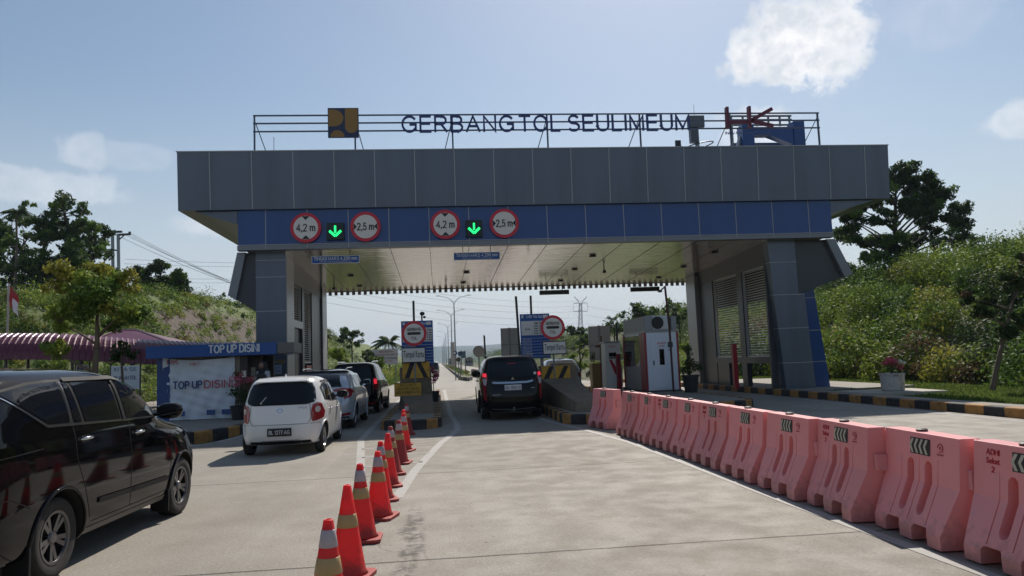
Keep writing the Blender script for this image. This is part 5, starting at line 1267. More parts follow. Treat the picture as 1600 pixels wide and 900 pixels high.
def barrier(i, x, y, rz, txt=None, logo=True):
    lb = f'faded pink plastic road barrier, {ORD[i]} from the camera along the right side of the lane' if i < 10 else 'faded pink barrier standing apart at the far end of its row by the concrete block'
    t = thing('road_barrier', lb, 'barrier', (x, y, 0), rz, 'pink plastic barriers along the lane')
    o = bpy.data.objects.new('body', bar_me); COL.objects.link(o); o.parent = t
    b = MB(); b.bb(-.055, .055, -.60, -.545, .50, .655); b.bb(-.07, .07, .545, .575, .50, .9); b.split('interlock', bar_m, t, world=False, bevel=.01)
    b = MB(); b.lathe([(.045, 0), (.05, .02), (.03, .03), (0, .03)], (0, .1, .898), 14); b.build('filler_cap', mat('cap_dark', (.06, .045, .04), .6), t, world=False)
    b = MB(); sl = math.atan2(.035, .43); xf = lambda z: -(.085+(.9-z)*.04/.41)
    def fp(y0, z0, o_=.004): return (xf(z0)-o_, y0, z0)
    z0, z1, y0, y1 = .715, .855, -.16, .13
    b.add([fp(y0, z0), fp(y1, z0), fp(y1, z1), fp(y0, z1)], [(0, 1, 2, 3)], 0)
    for k in range(4):
        yy = y1-.022-k*.068
        zc = (z0+z1)/2
        b.add([fp(yy, z0+.008, .006), fp(yy-.034, z0+.008, .006), fp(yy+.004, zc, .006), fp(yy+.036, zc, .006) if False else fp(yy+.034, zc, .006)], [(0, 1, 2, 3)], 1)
        b.add([fp(yy+.034, zc, .006), fp(yy+.004, zc, .006), fp(yy-.034, z1-.008, .006), fp(yy, z1-.008, .006)], [(0, 1, 2, 3)], 1)
    b.build('chevron_sticker', [stk_b, stk_w], t, world=False)
    rot = R(-90)
    if txt:
        for s, yy, zz, w in (('ADHI', .33, .83, .14), ('Sekat', .33, .765, .14), ('2', .33, .70, .03)):
            v, fs = text_mesh(s, w, .045, .004, .012); q = [(xf(zz+p[2])-.003+p[1], yy-p[0], zz+p[2]) for p in v]
            bb_ = MB(); bb_.add(q, fs); bb_.build('stencil_lettering', mat('stencil_red', (.45, .02, .035), .6), t, world=False)
    if logo:
        bb_ = MB(); cy_, cz_ = -.30, .80
        ring_ = [(xf(cz_+.035*math.sin(a))-.004, cy_+.035*math.cos(a), cz_+.035*math.sin(a)) for a in [R(k*20) for k in range(16)]]; bb_.tube(ring_, .0035, 4)
        bb_.add([fp(cy_+.012, cz_-.012), fp(cy_-.012, cz_-.012), fp(cy_-.008, cz_+.014), fp(cy_+.008, cz_+.014)], [(0, 1, 2, 3)])
        bb_.add([fp(cy_+.045, cz_-.062), fp(cy_-.045, cz_-.062), fp(cy_-.045, cz_-.050), fp(cy_+.045, cz_-.050)], [(0, 1, 2, 3)])
        bb_.build('moulded_mark', mat('stencil_dim', (.40, .07, .09), .6), t, world=False)
ys = [5.05, 6.22, 7.33, 8.45, 9.62, 10.80, 11.92, 13.02, 14.14, 15.28]
xs_ = [4.29, 4.27, 4.17, 4.13, 4.12, 4.12, 4.12, 4.09, 4.06, 4.02]
for i in range(10):
    barrier(i, xs_[i], ys[i], R([-1, -3, -4, -1, 0, 0, -1, 1, -2, 2][i]), txt=i in (0, 2, 5, 7), logo=True)
barrier(10, 3.90, 17.3, R(14), False, False)

# crash blocks with hazard boards ----------------------------------
def crash_block(xl, xr, y, ztop, label, nose, boardpx, vee, low=.42):
    t = thing('crash_block', label, 'concrete block', ((xl+xr)/2, y, .25))
    b = MB(); nl, nr, ny = nose
    V = [(xl, y, .24), (xr, y, .24), (xr, y, ztop), (xl, y, ztop), (xl, y-.5, ztop), (xr, y-.5, ztop), (xl, y-.55, ztop-low), (xr, y-.55, ztop-low), (nl, ny, .52), (nr, ny, .52), (nl-.02, ny-.15, .24), (nr+.02, ny-.15, .24), (xl-.05, y-.55, .24), (xr+.05, y-.55, .24)]
    F = [(3, 2, 5, 4), (4, 5, 7, 6), (6, 7, 9, 8), (8, 9, 11, 10), (0, 1, 2, 3), (3, 4, 6, 12, 0), (2, 1, 13, 7, 5), (6, 8, 10, 12), (7, 13, 11, 9), (0, 12, 10, 11, 13, 1)]
    b.add(V, F); b.build('block', concrete_dark, t, bevel=.02)
    yb = y-.56
    p0 = at(boardpx[0], boardpx[1], yb); p1 = at(boardpx[2], boardpx[3], yb)
    x0, x1, z1, z0 = p0.x, p1.x, p0.z, p1.z
    b = MB(); b.bb(x0, x1, yb, yb+.03, z0, z1, 0)
    W = x1-x0; H_ = z1-z0; e = yb-.004; w = W*.17
    def st(xa, xb, top, bot):
        b.add([(xa, e, z1-.01), (xa+w, e, z1-.01), (xb+w, e, z0+.01), (xb, e, z0+.01)], [(0, 1, 2, 3)], 1)
    if vee: st(x0+W*.30, x0+W*.08, 0, 0); st(x0+W*.50, x0+W*.78, 0, 0)
    else: st(x0+W*.28, x0+W*.05, 0, 0); st(x0+W*.78, x0+W*.55, 0, 0)
    b.build('hazard_board', [yellow_paint, kerb_black], t)
    return t
crash_block(-1.28, -.28, 24.8, 1.55, 'left concrete crash block with yellow and black hazard panel behind the warning board', (-1.0, -.2, 21.6), (628.5, 565.5, 671.5, 590), True, .88)
crash_block(3.3, 4.5, 24.8, 1.42, 'right concrete crash block sloping down to the striped kerb beside the black sport utility car', (3.5, 4.15, 19.3), (846, 572.5, 891.5, 592), False)

def tariff(p0, p1, Y, label, x_off=0):
    a = at(*p0, Y); c_ = at(*p1, Y); x0, x1, z1, z0 = a.x, c_.x, a.z, c_.z; W = x1-x0; H_ = z1-z0
    t = thing('tariff_board', label, 'tariff board', ((x0+x1)/2, Y, .25), group='blue toll tariff boards')
    b = MB(); b.bb(x0, x1, Y, Y+.05, z0, z1); b.build('panel', sign_blue, t, bevel=.005)
    b = MB(); b.bb(x0+.04*W, x1-.03*W, Y-.004, Y-.001, z0+H_*.52, z1-H_*.16, 0)
    for k in range(7): b.bb(x0+.02*W, x1-.02*W, Y-.005, Y-.002, z0+H_*(.05+.067*k)-.006, z0+H_*(.05+.067*k)+.004, 0)
    b.bb(x0+.05*W, x0+.12*W, Y-.005, Y-.002, z1-H_*.09, z1-H_*.03, 0); b.bb(x1-.22*W, x1-.05*W, Y-.005, Y-.002, z1-H_*.10, z1-H_*.03, 0)
    b.build('white_field', sign_white, t)
    b = MB()
    for q in (.47, .65, .82): b.bb(x0+q*W, x0+q*W+.012, Y-.009, Y-.006, z0+H_*.54, z1-H_*.24)
    for r_k in range(5):
        for q in (.50, .68, .86):
            b.bb(x0+q*W, x0+(q+.1)*W, Y-.009, Y-.006, z0+H_*(.55+.055*r_k), z0+H_*(.57+.055*r_k))
    b.build('table_marks', letter_black, t)
    text('TARIF TOL (Rp)', ((x0+x1)/2-.02*W, Y-.008, z1-H_*.065), W*.55, H_*.06, letter_white, t, .004, .01)
    text('ASAL', (x0+.25*W, Y-.008, z0+H_*.66), W*.2, H_*.05, letter_black, t, .004, .005); text('GOLONGAN', (x0+.68*W, Y-.008, z1-H_*.20), W*.4, H_*.035, letter_black, t, .004, .005)
    for k, s in enumerate(['BAITUSSALAM', 'BLANG BINTANG', 'INDRAPURI', 'JANTHO', 'PADANG TIJI', 'SEULIMEUM']): text(s, (x0+.22*W, Y-.008, z0+H_*(.085+.067*k)), W*.30, H_*.03, letter_white, t, .004, .003, name='row_lettering')
    b = MB()
    for q in (.3, .7): b.bb(x0+q*W-.05, x0+q*W+.05, Y+.051, Y+.15, .25, z1-.1)
    b.split('post', grey_metal, t)
tariff((626.5, 502), (678, 569), 25.6, 'blue toll tariff board on the left island behind the round sign')
tariff((812, 491), (861, 559), 25.6, 'blue toll tariff board on the right island with white ASAL table')
def gerbang(cpx, r, Y, bpx, label):
    c_ = at(*cpx, Y); t = thing('toll_sign', label, 'round sign', (c_.x, Y, .25), group='round GERBANG TOL signs on posts')
    b = MB(); disc(b, (c_.x, c_.z), r, Y, 0); b.build('rim', sign_red, t)
    b = MB(); disc(b, (c_.x, c_.z), r*.78, Y-.012, 0, depth=.011); b.build('face', sign_white, t)
    text('GERBANG', (c_.x, Y-.018, c_.z+r*.34), r*1.12, r*.25, letter_black, t, .005, .01); text('TOL', (c_.x, Y-.018, c_.z-r*.38), r*.5, r*.25, letter_black, t, .005, .006)
    b = MB(); b.prism(arc(c_.x-r*.42, c_.z, r*.11, 90, 270)+arc(c_.x+r*.42, c_.z, r*.11, -90, 90), 'y', Y-.02, Y-.013); b.build('black_bar', letter_black, t)
    b = MB(); b.tube([(c_.x, Y+.06, .25), (c_.x, Y+.06, c_.z+r*.6)], .035, 10); b.build('post', grey_metal, t)
    p0, p1 = at(*bpx[:2], Y), at(*bpx[2:], Y)
    t2 = thing('card_sign', label.replace('round white GERBANG TOL sign with red rim', 'white rectangular Tempel Kartu board under the round sign'), 'board', ((p0.x+p1.x)/2, Y-.03, (p0.z+p1.z)/2), group='Tempel Kartu boards')
    b = MB(); b.bb(p0.x, p1.x, Y-.05, Y-.025, p1.z, p0.z); b.build('border', letter_black, t2, bevel=.01)
    b = MB(); b.bb(p0.x+.03, p1.x-.03, Y-.056, Y-.051, p1.z+.03, p0.z-.03); b.build('face', sign_white, t2)
    text('Tempel Kartu', ((p0.x+p1.x)/2, Y-.06, (p0.z+p1.z)/2-.005), (p1.x-p0.x)*.84, (p0.z-p1.z)*.6, letter_black, t2, .004, .008)
gerbang((647, 521), .405, 24.2, (627.5, 543.5, 665.5, 566), 'round white GERBANG TOL sign with red rim, left toll island')
gerbang((863.5, 511.5), .405, 24.2, (847, 533.5, 885, 553), 'round white GERBANG TOL sign with red rim, right toll island')
YW = 24.0; p0, p1 = at(616, 598.5, YW), at(659.5, 618, YW)
t = thing('warning_board', 'yellow warning board reading HATI-HATI ADA PETUGAS MENYEBERANG on the left block', 'warning board', ((p0.x+p1.x)/2, YW, p1.z))
b = MB(); b.bb(p0.x, p1.x, YW, YW+.03, p1.z, p0.z); b.build('border', letter_black, t)
b = MB(); b.bb(p0.x+.015, p1.x-.015, YW-.007, YW-.001, p1.z+.015, p0.z-.015); b.build('panel', mat('warn_yellow', (.66, .36, .03), .5, var=.05, vs=6), t)
for k, (s, w) in enumerate((('HATI-HATI', .5), ('ADA PETUGAS', .72), ('MENYEBERANG', .78))): text(s, ((p0.x+p1.x)/2, YW-.012, p0.z-.075-.118*k), w, .085, letter_black, t, .004, .012)
b = MB(); b.bb(p0.x+.25, p0.x+.32, YW+.031, 24.3, p0.z-.25, p0.z-.18); b.bb(p1.x-.3, p1.x-.23, YW+.031, 24.3, p0.z-.25, p0.z-.18); b.split('bracket_arm', grey_metal, t)

# posts, raised boom arms, camera pole, round sign back, grey boards
def boom(px0, py0, px1, py1, Y, label, w=.12):
    a, c_ = at(px0, py0, Y), at(px1, py1, Y); g = Vector((c_.x, Y, .26))
    t = thing('boom_arm', label, 'boom barrier', (g.x, Y, .26), group='raised boom arms')
    b = MB(); b.bb(g.x-.16, g.x+.16, Y-.14, Y+.14, .26, 1.2); b.build('cabinet', grey_metal, t, bevel=.01)
    b = MB(); b.bar((g.x, Y, 1.1), (a.x, Y, a.z), w*.75, w*.6); b.build('arm', dark_metal, t)
boom(646, 470, 648, 540, 31, 'dark raised boom arm above the left tariff board')
boom(806, 463, 813, 545, 30, 'slightly leaning dark raised boom arm at the left edge of the right tariff board')
boom(829, 462, 832, 545, 33, 'shorter dark raised boom arm above the middle of the right tariff board')
boom(756.5, 524, 759, 560, 38, 'small far raised boom arm left of the black sport utility car roof')
boom(963, 506, 965, 560, 33.5, 'dark raised boom arm above the white ticket machine')
a = at(659, 491, 29); t = thing('camera_pole', 'small camera on a thin pole above the left tariff board', 'camera', (a.x, 29, .25))
b = MB(); b.tube([(a.x, 29, .25), (a.x, 29, a.z)], .03, 8); b.build('pole', dark_metal, t)
b = MB(); b.ell((a.x+.02, 28.95, a.z+.02), (.1, .12, .08), 12); b.ell((a.x+.1, 28.9, a.z-.12), (.06, .08, .05), 10); b.build('camera_head', dark_metal, t, smooth=True)
def back_board(x0, y0, x1, y1, Y, label):
    a, c_ = at(x0, y0, Y), at(x1, y1, Y); t = thing('board_back', label, 'sign back', ((a.x+c_.x)/2, Y, .25))
    b = MB(); b.bb(a.x, c_.x, Y, Y+.04, c_.z, a.z); b.build('panel', mat('board_grey', (.44, .43, .42), .5, metal=.2, var=.08, vs=2), t)
    b = MB(); m_ = (a.x+c_.x)/2
    b.bb(m_-.04, m_+.04, Y-.05, Y-.003, .25, a.z+.02); b.bb(a.x, c_.x, Y-.03, Y-.003, (a.z+c_.z)/2-.02-.12, (a.z+c_.z)/2+.02-.12); b.bb(a.x+.0, a.x+.03, Y-.03, Y-.003, c_.z, a.z); b.build('struts', grey_metal, t)
back_board(782, 513, 811, 556, 34.5, 'grey back of a tall board behind the black sport utility car')
back_board(919, 510, 955.5, 562, 35.5, 'grey back of a wide board left of the white toll booth')
a = at(748, 549, 36); t = thing('round_sign_back', 'grey back of a round sign on a post beside the boom arm', 'sign back', (a.x, 36, .2))
b = MB(); disc(b, (a.x, a.z), .28, 36, 0); b.build('disc', MATS['board_grey'], t)
b = MB(); b.tube([(a.x, 36.05, .2), (a.x, 36.05, a.z+.2)], .03, 8); b.build('post', grey_metal, t)

# ------------------------------------------------------------------ toll booth island
bw = mat('booth_white', (.76, .80, .86), .35, var=.03, vs=2); bg_ = mat('booth_grey', (.33, .335, .34), .5, var=.08, vs=3); bred = mat('booth_red', (.30, .015, .03), .4)
YB = 27.6; L_ = at(1009, 560, YB).x; R_ = at(1060, 560, YB).x; ZT = at(1010, 519, YB).z; ZC = at(1010, 494, YB).z; YE = 30.9
t = thing('toll_booth', 'white toll booth with dark red corner posts and an air conditioner on top', 'toll booth', ((L_+R_)/2, YB, .25))
b = MB(); b.bb(L_, R_, YB, YE, .25, ZT); b.build('walls', bw, t)
b = MB(); b.bb(L_-.03, L_+.05, YB-.02, YB+.7, .25, ZT-.02); b.bb(R_-.04, R_+.03, YB-.02, YB+.1, .25, ZT-.02); b.bb(L_-.03, L_-.002, YE-.2, YE+.02, .25, ZT); b.split('corner_post', bred, t)
b = MB(); b.bb(L_-.02, L_-.003, YB+.72, YE-.22, .26, 1.15); b.build('side_panel', bg_, t)
b = MB(); b.bb(L_-.02, L_-.003, YB+.72, YE-.22, 1.2, ZT-.1); wf = b.build('side_window', glass_m, t)
b = MB(); b.bb(L_-.03, L_-.021, YB+.72, YE-.22, 1.15, 1.2); b.build('window_sill', grey_light, wf)
b = MB(); b.bb(L_-.03, R_+.06, YB-.05, YE+.05, ZT, ZT+.07); b.build('cornice', grey_light, t)
b = MB(); b.prism([(L_-.1+.12, ZT+.07), (L_+.35, ZT+.07), (L_+.35, ZC+.05), (L_-.1+.12, ZC)], 'y', YB+.0, YE); b.bb(R_-.2, R_, YB, YE, ZT+.07, ZC-.02); b.bb(L_+.35, R_-.2, YB+.6, YE, ZT+.07, ZC+.02); b.build('roof_housing', bg_, t, bevel=.02)
b = MB(); b.bb(L_+.18, R_-.28, YB+.02, YB+.42, ZT+.08, ZC+.02); ac = b.build('air_conditioner', mat('ac_white', (.68, .69, .68), .5), t, bevel=.015)
b = MB(); disc(b, (L_+.53, (ZT+ZC)/2+.04), .24, YB-.003, 0, depth=.02); b.build('fan_grille', black_paint, ac)
dx0, dx1 = L_+.22, R_-.18
b = MB(); b.bb(dx0, dx1, YB-.03, YB-.002, .38, ZT-.12); dr = b.build('door', bw, t, bevel=.006)
b = MB(); cxd = (dx0+dx1)/2; b.bb(cxd-.13+.0, cxd+.06, YB-.036, YB-.031, 1.25, 1.85); b.build('door_window', glass_m, dr)
b = MB(); b.bb(dx0+.05, dx0+.09, YB-.06, YB-.031, 1.25, 1.42); b.build('door_handle', dark_metal, dr)
text('DILARANG', (cxd-.02, YB-.036, 2.08), .34, .06, sign_red, dr, .004, .01); text('MASUK', (cxd-.02, YB-.036, 1.97), .24, .055, sign_red, dr, .004, .01)
text('GARDU', (cxd+.26, YB-.036, 1.80), .14, .04, letter_blue, dr, .004, .005)
b = MB(); b.bb(L_-.05, R_+.05, YB-.1, YE+.1, .24, .30); b.build('plinth', mat('plinth', (.08, .075, .07), .8), t)
a0, a1 = at(1052.5, 611, 27.0), at(1038, 447, 27.0)
t = thing('camera_mast', 'thin dark red mast with short arm in front of the toll booth door', 'mast', (a0.x, 27.0, .25))
b = MB(); b.tube([(a0.x, 27, .25), (a1.x+.1, 27, 2.6), (a1.x+.02, 27, a1.z)], .042, 8); b.build('pole', mat('mast_maroon', (.075, .02, .025), .5), t)
b = MB(); p = at(1031, 455, 27); b.tube([(a1.x+.02, 27, a1.z-.02), (p.x, 27, p.z)], .03, 6); b.ell((p.x, 27, p.z), (.1, .06, .05), 10); b.bb(a1.x+.03, a1.x+.16, 26.9, 27.1, 1.9, 2.1); b.build('arm', dark_metal, t)
def boxpx(name, x0, y0, x1, y1, Y, d, m, label, cat, zb=None):
    a, c_ = at(x0, y0, Y), at(x1, y1, Y); t = thing(name, label, cat, ((a.x+c_.x)/2, Y, .25)); return t, a, c_
t, a, c_ = boxpx('ticket_machine', 944, 536, 972, 604, 31.5, 1, None, 'white and red ticket machine with black screen left of the toll booth', 'machine')
b = MB(); b.prism([(a.x, .25), (c_.x, .25), (c_.x, a.z), (a.x+.03, a.z)], 'y', 31.5, 32.3); b.build('cabinet', mat('machine_white', (.72, .71, .69), .4), t, bevel=.02)
w = c_.x-a.x
b = MB(); b.bb(a.x+.26*w, a.x+.72*w, 31.492, 31.499, a.z-.60, a.z-.42); b.bb(a.x+.26*w, a.x+.72*w, 31.492, 31.499, a.z-.68, a.z-.63); b.build('screen', glass_m, t)
b = MB(); b.add([(a.x+.26*w, 31.49, a.z-.72), (a.x+.40*w, 31.49, a.z-.72), (c_.x, 31.49, .75), (c_.x, 31.49, .48), (a.x+.55*w, 31.49, .95)], [(0, 1, 2, 3, 4)]); b.build('red_sweep', red_paint, t)
text('INFO', (a.x+.5*w, 31.49, a.z-.16), .4*w, .08, sign_red, t, .004, .01)
b = MB(); b.bb(a.x-.03, c_.x+.03, 31.45, 32.35, a.z, a.z+.06); b.build('cap', grey_light, t)
t, a, c_ = boxpx('red_cabinet', 964, 553, 972.5, 604, 30.9, 1, None, 'narrow dark red cabinet between ticket machine and toll booth', 'cabinet')
b = MB(); b.bb(a.x, c_.x, 30.95, 31.2, .25, a.z); b.build('body', bred, t, bevel=.01); b = MB(); b.bb(a.x+.05, c_.x-.05, 30.942, 30.949, a.z-.3, a.z-.1); b.build('slot_panel', black_paint, t)
t, a, c_ = boxpx('yellow_cabinet', 925, 568, 944, 603, 33.5, 1, None, 'ochre yellow roadside cabinet with red side left of the ticket machine', 'cabinet')
b = MB(); b.bb(a.x, c_.x-.15, 33.5, 34.1, .25, a.z); b.build('body', mat('cab_ochre', (.30, .19, .06), .6, var=.1, vs=4), t, bevel=.01); b = MB(); b.bb(c_.x-.145, c_.x+.12, 33.5, 34.0, .25, a.z+.0); b.build('red_side', red_paint, t)
p = at(939, 590, 33.2); q = at(937, 482, 33.2)
t = thing('red_pole', 'slim brown pole rising from the ochre cabinet', 'pole', (p.x, 33.2, .25)); b = MB(); b.tube([(p.x, 33.2, .25), (q.x, 33.2, at(937, 525, 33.2).z)], .035, 8); b.ell((q.x-.15, 33.2, at(937, 541, 33.2).z), (.16, .08, .06), 10); b.build('pole', mat('pole_brown', (.16, .07, .03), .6), t)
for (x, y, h, r0, lb, seed) in ((9.02, 26.2, .62, .30, 'large black pot with dark leafy plant right of the toll booth', 1), (7.35, 35.2, .45, .2, 'small dark brown plant pot beside the far boards on the booth island', 2)):
    t = thing('plant_pot', lb, 'plant pot', (x, y, .25))
    b = MB(); b.lathe([(r0*.72, .0), (r0*.98, h*.9), (r0*1.1, h*.92), (r0*1.1, h), (r0*.95, h), (r0*.9, h*.85), (0, h*.85)], n=28); b.build('pot', mat('pot_black', (.025, .024, .026), .6, var=.2, vs=4), t, world=False, smooth=False)
    b = MB(); b.tube([(0, 0, h*.8), (.03, .02, h+.5), (.0, .0, h+.9)], [.02, .014, .006], 6); b.build('stem', bark_dark, t, world=False)
    leaf_mesh('foliage', [(x, y, .25+h+.35, .28, .28, .32, 260 if h > .5 else 120, 0), (x-.25, y, .25+h+.15, .18, .18, .18, 100, 0), (x+.3, y, .25+h+.3, .22, .2, .25, 120, 0), (x, y, .25+h+.9, .15, .15, .4, 90, 0), (x, y, .25+h+.3, .3, .3, .3, 30, 1)], .11, [lf_dark, lf_dry], 31+seed, parent=t, shell=.2)
p = gr(1150, 603, .25); 
t = thing('red_post', 'tall red square post standing before the louvred wall of the right gate leg', 'post', (12.0, 29.3, .15))
b = MB(); b.bb(11.9, 12.08, 29.2, 29.4, .15, 1.95); b.build('post_body', red_paint, t, bevel=.01); b = MB(); b.bb(11.89, 12.09, 29.19, 29.41, 1.95, 1.98); b.build('cap', dark_metal, t)
# white flower pot on the verge
x, y = 14.5, 22.7
t = thing('flower_pot', 'white stained round concrete pot with pink flowers on the right verge', 'flower pot', (x, y, .21))
b = MB(); b.lathe([(.30, 0), (.34, .02), (.365, .50), (.385, .51), (.385, .56), (.34, .56), (.33, .48), (0, .48)], n=32); b.build('pot', mat('pot_white', (.50, .47, .43), .7, var=.08, vs=5, dirt=((.05, .045, .04), 4, .9)), t, world=False, sm_angle=40)
b = MB()
for a in range(3): b.ell((.26*math.cos(a*2.1-1.57), .26*math.sin(a*2.1-1.57), -.01), (.06, .06, .035), 8)
b.split('foot', black_paint, t, world=False)
b = MB()
for k in range(7): a = k*.9; b.tube([(0, 0, .48), (.05*math.cos(a), .05*math.sin(a), .66), (.2*math.cos(a), .2*math.sin(a), .88)], [.016, .012, .006], 6)
b.split('stem', bark_dark, t, world=False)
leaf_mesh('blossom', [(x-.02, y, 1.12, .26, .24, .2, 260, 0), (x+.3, y, .95, .12, .12, .12, 40, 0), (x+.32, y, 1.14, .07, .07, .06, 40, 1), (x+.45, y, 1.08, .07, .07, .05, 40, 1), (x, y, .98, .3, .28, .2, 90, 2), (x+.3, y, .85, .15, .12, .2, 60, 2)], .075, [lf_pink, lf_white, lf_mid], 44, parent=t, shell=.2, aspect=.8)
# pink flowers on the left island behind the block
p = at(677, 585, 27.5)
t = thing('flower_bush', 'magenta flower bush behind the left crash block', 'flowers', (p.x, 27.5, .25))
b = MB(); b.lathe([(.16, 0), (.2, .35), (.22, .38), (.18, .36), (0, .33)], n=20); b.build('pot', MATS['pot_black'], t, world=False); b = MB(); b.tube([(0, 0, .3), (.0, 0, .9)], .015, 6); b.build('stem', bark_dark, t, world=False)
lf_mag = leafm('petal_magenta', (.55, .02, .16), (.75, .10, .32), .35)
leaf_mesh('blossom', [(p.x-.08, 27.5, 1.40, .16, .15, .16, 150, 0), (p.x+.08, 27.5, 1.20, .16, .15, .2, 170, 0), (p.x+.02, 27.5, 1.0, .12, .15, .14, 60, 0), (p.x, 27.5, 1.2, .22, .15, .3, 60, 1)], .065, [lf_mag, lf_mid], 45, parent=t, shell=.1, aspect=.8)
# grass sprig in front of the left board
# ------------------------------------------------------------------ kiosk on the left
YK = 23.0
fa, fb = at(228, 541, YK), at(432, 536, YK)
t = thing('kiosk', 'small top-up kiosk with long blue fascia board reading TOP UP DISINI', 'kiosk', (-6.9, 24.2, .24))
b = MB(); b.bb(fa.x, fb.x, YK, YK+2.6, 2.11, 2.47); b.build('fascia', sign_blue, t)
b = MB(); b.bb(fb.x+.002, fb.x+.5, YK+.05, YK+1.4, 2.13, 2.45); b.build('fascia_return', mat('return_grey', (.16, .15, .14), .5), t, bevel=.01)
a, c_ = at(326, 545, YK), at(406, 545, YK); text('TOP UP DISINI', ((a.x+c_.x)/2, YK-.01, at(366, 544.5, YK).z), c_.x-a.x, .25, letter_white, t, .02, .02)
b = MB(); b.bb(-8.43, -8.06, YK+.25, YK+.6, .24, 2.105); b.build('blue_pillar', blue_panel, t)
b = MB(); b.bb(-8.06, -6.05, YK+.35, YK+.45, .24, 2.105); b.build('front_wall', mat('beige_board', (.26, .23, .19), .7), t)
wd = mat('kiosk_brown', (.055, .042, .038), .6, var=.15, vs=5)
b = MB(); b.bb(-6.05, -5.82, YK+.35, YK+2.5, .24, 2.105); b.bb(-5.82, -5.5, YK+.8, YK+.9, .24, 2.105); b.bb(-8.43, -8.35, YK+.6, YK+2.5, .24, 2.105); b.bb(-8.43, -5.5, YK+2.45, YK+2.55, .24, 2.105); b.split('dark_wall', wd, t)
p, q = at(382, 574, YK+.79), at(400, 594, YK+.79)
b = MB(); b.bb(p.x, q.x, YK+.785, YK+.797, q.z, p.z); w_ = b.build('painted_lit_window', mat('window_pale', (.50, .46, .36), .6), t)  # opaque panel painted pale to stand for light through the window
b = MB()
for k in range(4): b.bb(p.x, q.x, YK+.775, YK+.784, q.z+(p.z-q.z)*k/3-.006, q.z+(p.z-q.z)*k/3+.006)
for k in range(3): b.bb(p.x+(q.x-p.x)*k/2-.006, p.x+(q.x-p.x)*k/2+.006, YK+.766, YK+.774, q.z, p.z)
b.build('window_grid', dark_metal, w_)
b = MB(); b.bb(-5.80, -5.30, YK+.35, YK+.79, 1.02, 1.07); b.build('counter', mat('counter_top', (.30, .28, .25), .5), t)
b = MB(); b.tube([(-8.0, YK+.1, 2.12), (-7.2, YK+.2, 2.03), (-6.4, YK+.22, 2.06), (-5.9, YK+.3, 2.12)], .012, 5); b.build('cable', black_paint, t)
b = MB(); b.bb(-5.99, -5.86, YK+.338, YK+.347, 1.45, 1.65); b.split('poster', sign_white, t)
# banner with sag
bt = thing('banner', 'pale blue creased banner reading TOP UP DISINI hung on the kiosk front', 'banner', (-7.1, YK+.28, 1.15))
nx, nz = 60, 50; x0, x1, z0, z1 = at(255, 600, YK+.27).x, at(367, 600, YK+.27).x, at(310, 655, YK+.27).z, at(310, 557, YK+.27).z
def ban(u, v):
    top = z1-.11*math.sin(math.pi*u)**.8 if True else z1
    zz = z0+(top-z0)*v; xx = x0+(x1-x0)*u
    if v < .62: xx = max(xx, x0+(.16+.05*math.sin(v*9))*(min(1, (.62-v)*14))*1.2) if u < .2 else xx
    yy = YK+.27-.035*math.sin(u*9+v*5)*math.sin(v*4+.6)-.018*math.sin(u*31-v*12)-.010*math.sin(v*43+u*17)
    return (xx, yy, zz)
b = MB(); b.add([ban(i/nx, j/nz) for j in range(nz+1) for i in range(nx+1)], [(j*(nx+1)+i, j*(nx+1)+i+1, (j+1)*(nx+1)+i+1, (j+1)*(nx+1)+i) for j in range(nz) for i in range(nx)])
b.build('cloth', mat('banner_cloth', (.70, .75, .82), .75, var=.06, vs=3), bt, smooth=True)
W = x1-x0; cz = at(310, 601, YK).z
text('TOP UP', (x0+W*.355, YK+.17, cz), W*.41, .24, letter_blue, bt, .006, .02); text('DISINI', (x0+W*.785, YK+.17, cz), W*.40, .24, mat('banner_red', (.45, .05, .06), .6), bt, .006, .015)
text('HK', (x0+W*.15, YK+.17, z1-.14), W*.16, .15, MATS['banner_red'], bt, .006, .01); text('HKI', (x0+W*.45, YK+.17, z1-.22), W*.12, .1, MATS['banner_red'], bt, .006, .01)
b = MB()
for u0, u1 in ((.22, .32), (.62, .74), (.83, .95)): b.bb(x0+W*u0, x0+W*u1, YK+.165, YK+.172, z0+.12, z0+.27)
b.split('printed_logo', mat('banner_logo', (.05, .10, .28), .6), bt)
# person at the counter
def person(name, label, joints, edges, radii, loc, parts):
    me = bpy.data.meshes.new('body'); me.from_pydata([Vector(j) for j in joints], edges, []); o = bpy.data.objects.new('body', me); COL.objects.link(o)
    sk = o.modifiers.new('s', 'SKIN'); sv = me.skin_vertices[0].data
    for i, r in enumerate(radii): sv[i].radius = (r, r) if not isinstance(r, tuple) else r
    sv[0].use_root = True; sb = o.modifiers.new('ss', 'SUBSURF'); sb.levels = 2; sb.render_levels = 2
    dg = bpy.context.evaluated_depsgraph_get(); nm = bpy.data.meshes.new_from_object(o.evaluated_get(dg)); bpy.data.objects.remove(o)
    nm.name = 'body'; nm.polygons.foreach_set('use_smooth', [True]*len(nm.polygons)); return nm
J = [(0, 0, .92), (0, 0, 1.12), (0, 0, 1.30), (0, -.01, 1.40), (0, -.02, 1.55), (.17, 0, 1.32), (.23, -.04, 1.08), (.18, -.22, .98), (.15, -.28, .99), (-.17, 0, 1.32), (-.24, .0, 1.07), (-.22, -.12, .86), (-.21, -.16, .80), (.09, 0, .86), (.10, -.02, .48), (.10, .02, .10), (.10, -.12, .05), (-.09, 0, .86), (-.10, -.02, .48), (-.10, .02, .10), (-.10, -.12, .05)]
Ed = [(0, 1), (1, 2), (2, 3), (3, 4), (2, 5), (5, 6), (6, 7), (7, 8), (2, 9), (9, 10), (10, 11), (11, 12), (0, 13), (13, 14), (14, 15), (15, 16), (0, 17), (17, 18), (18, 19), (19, 20)]
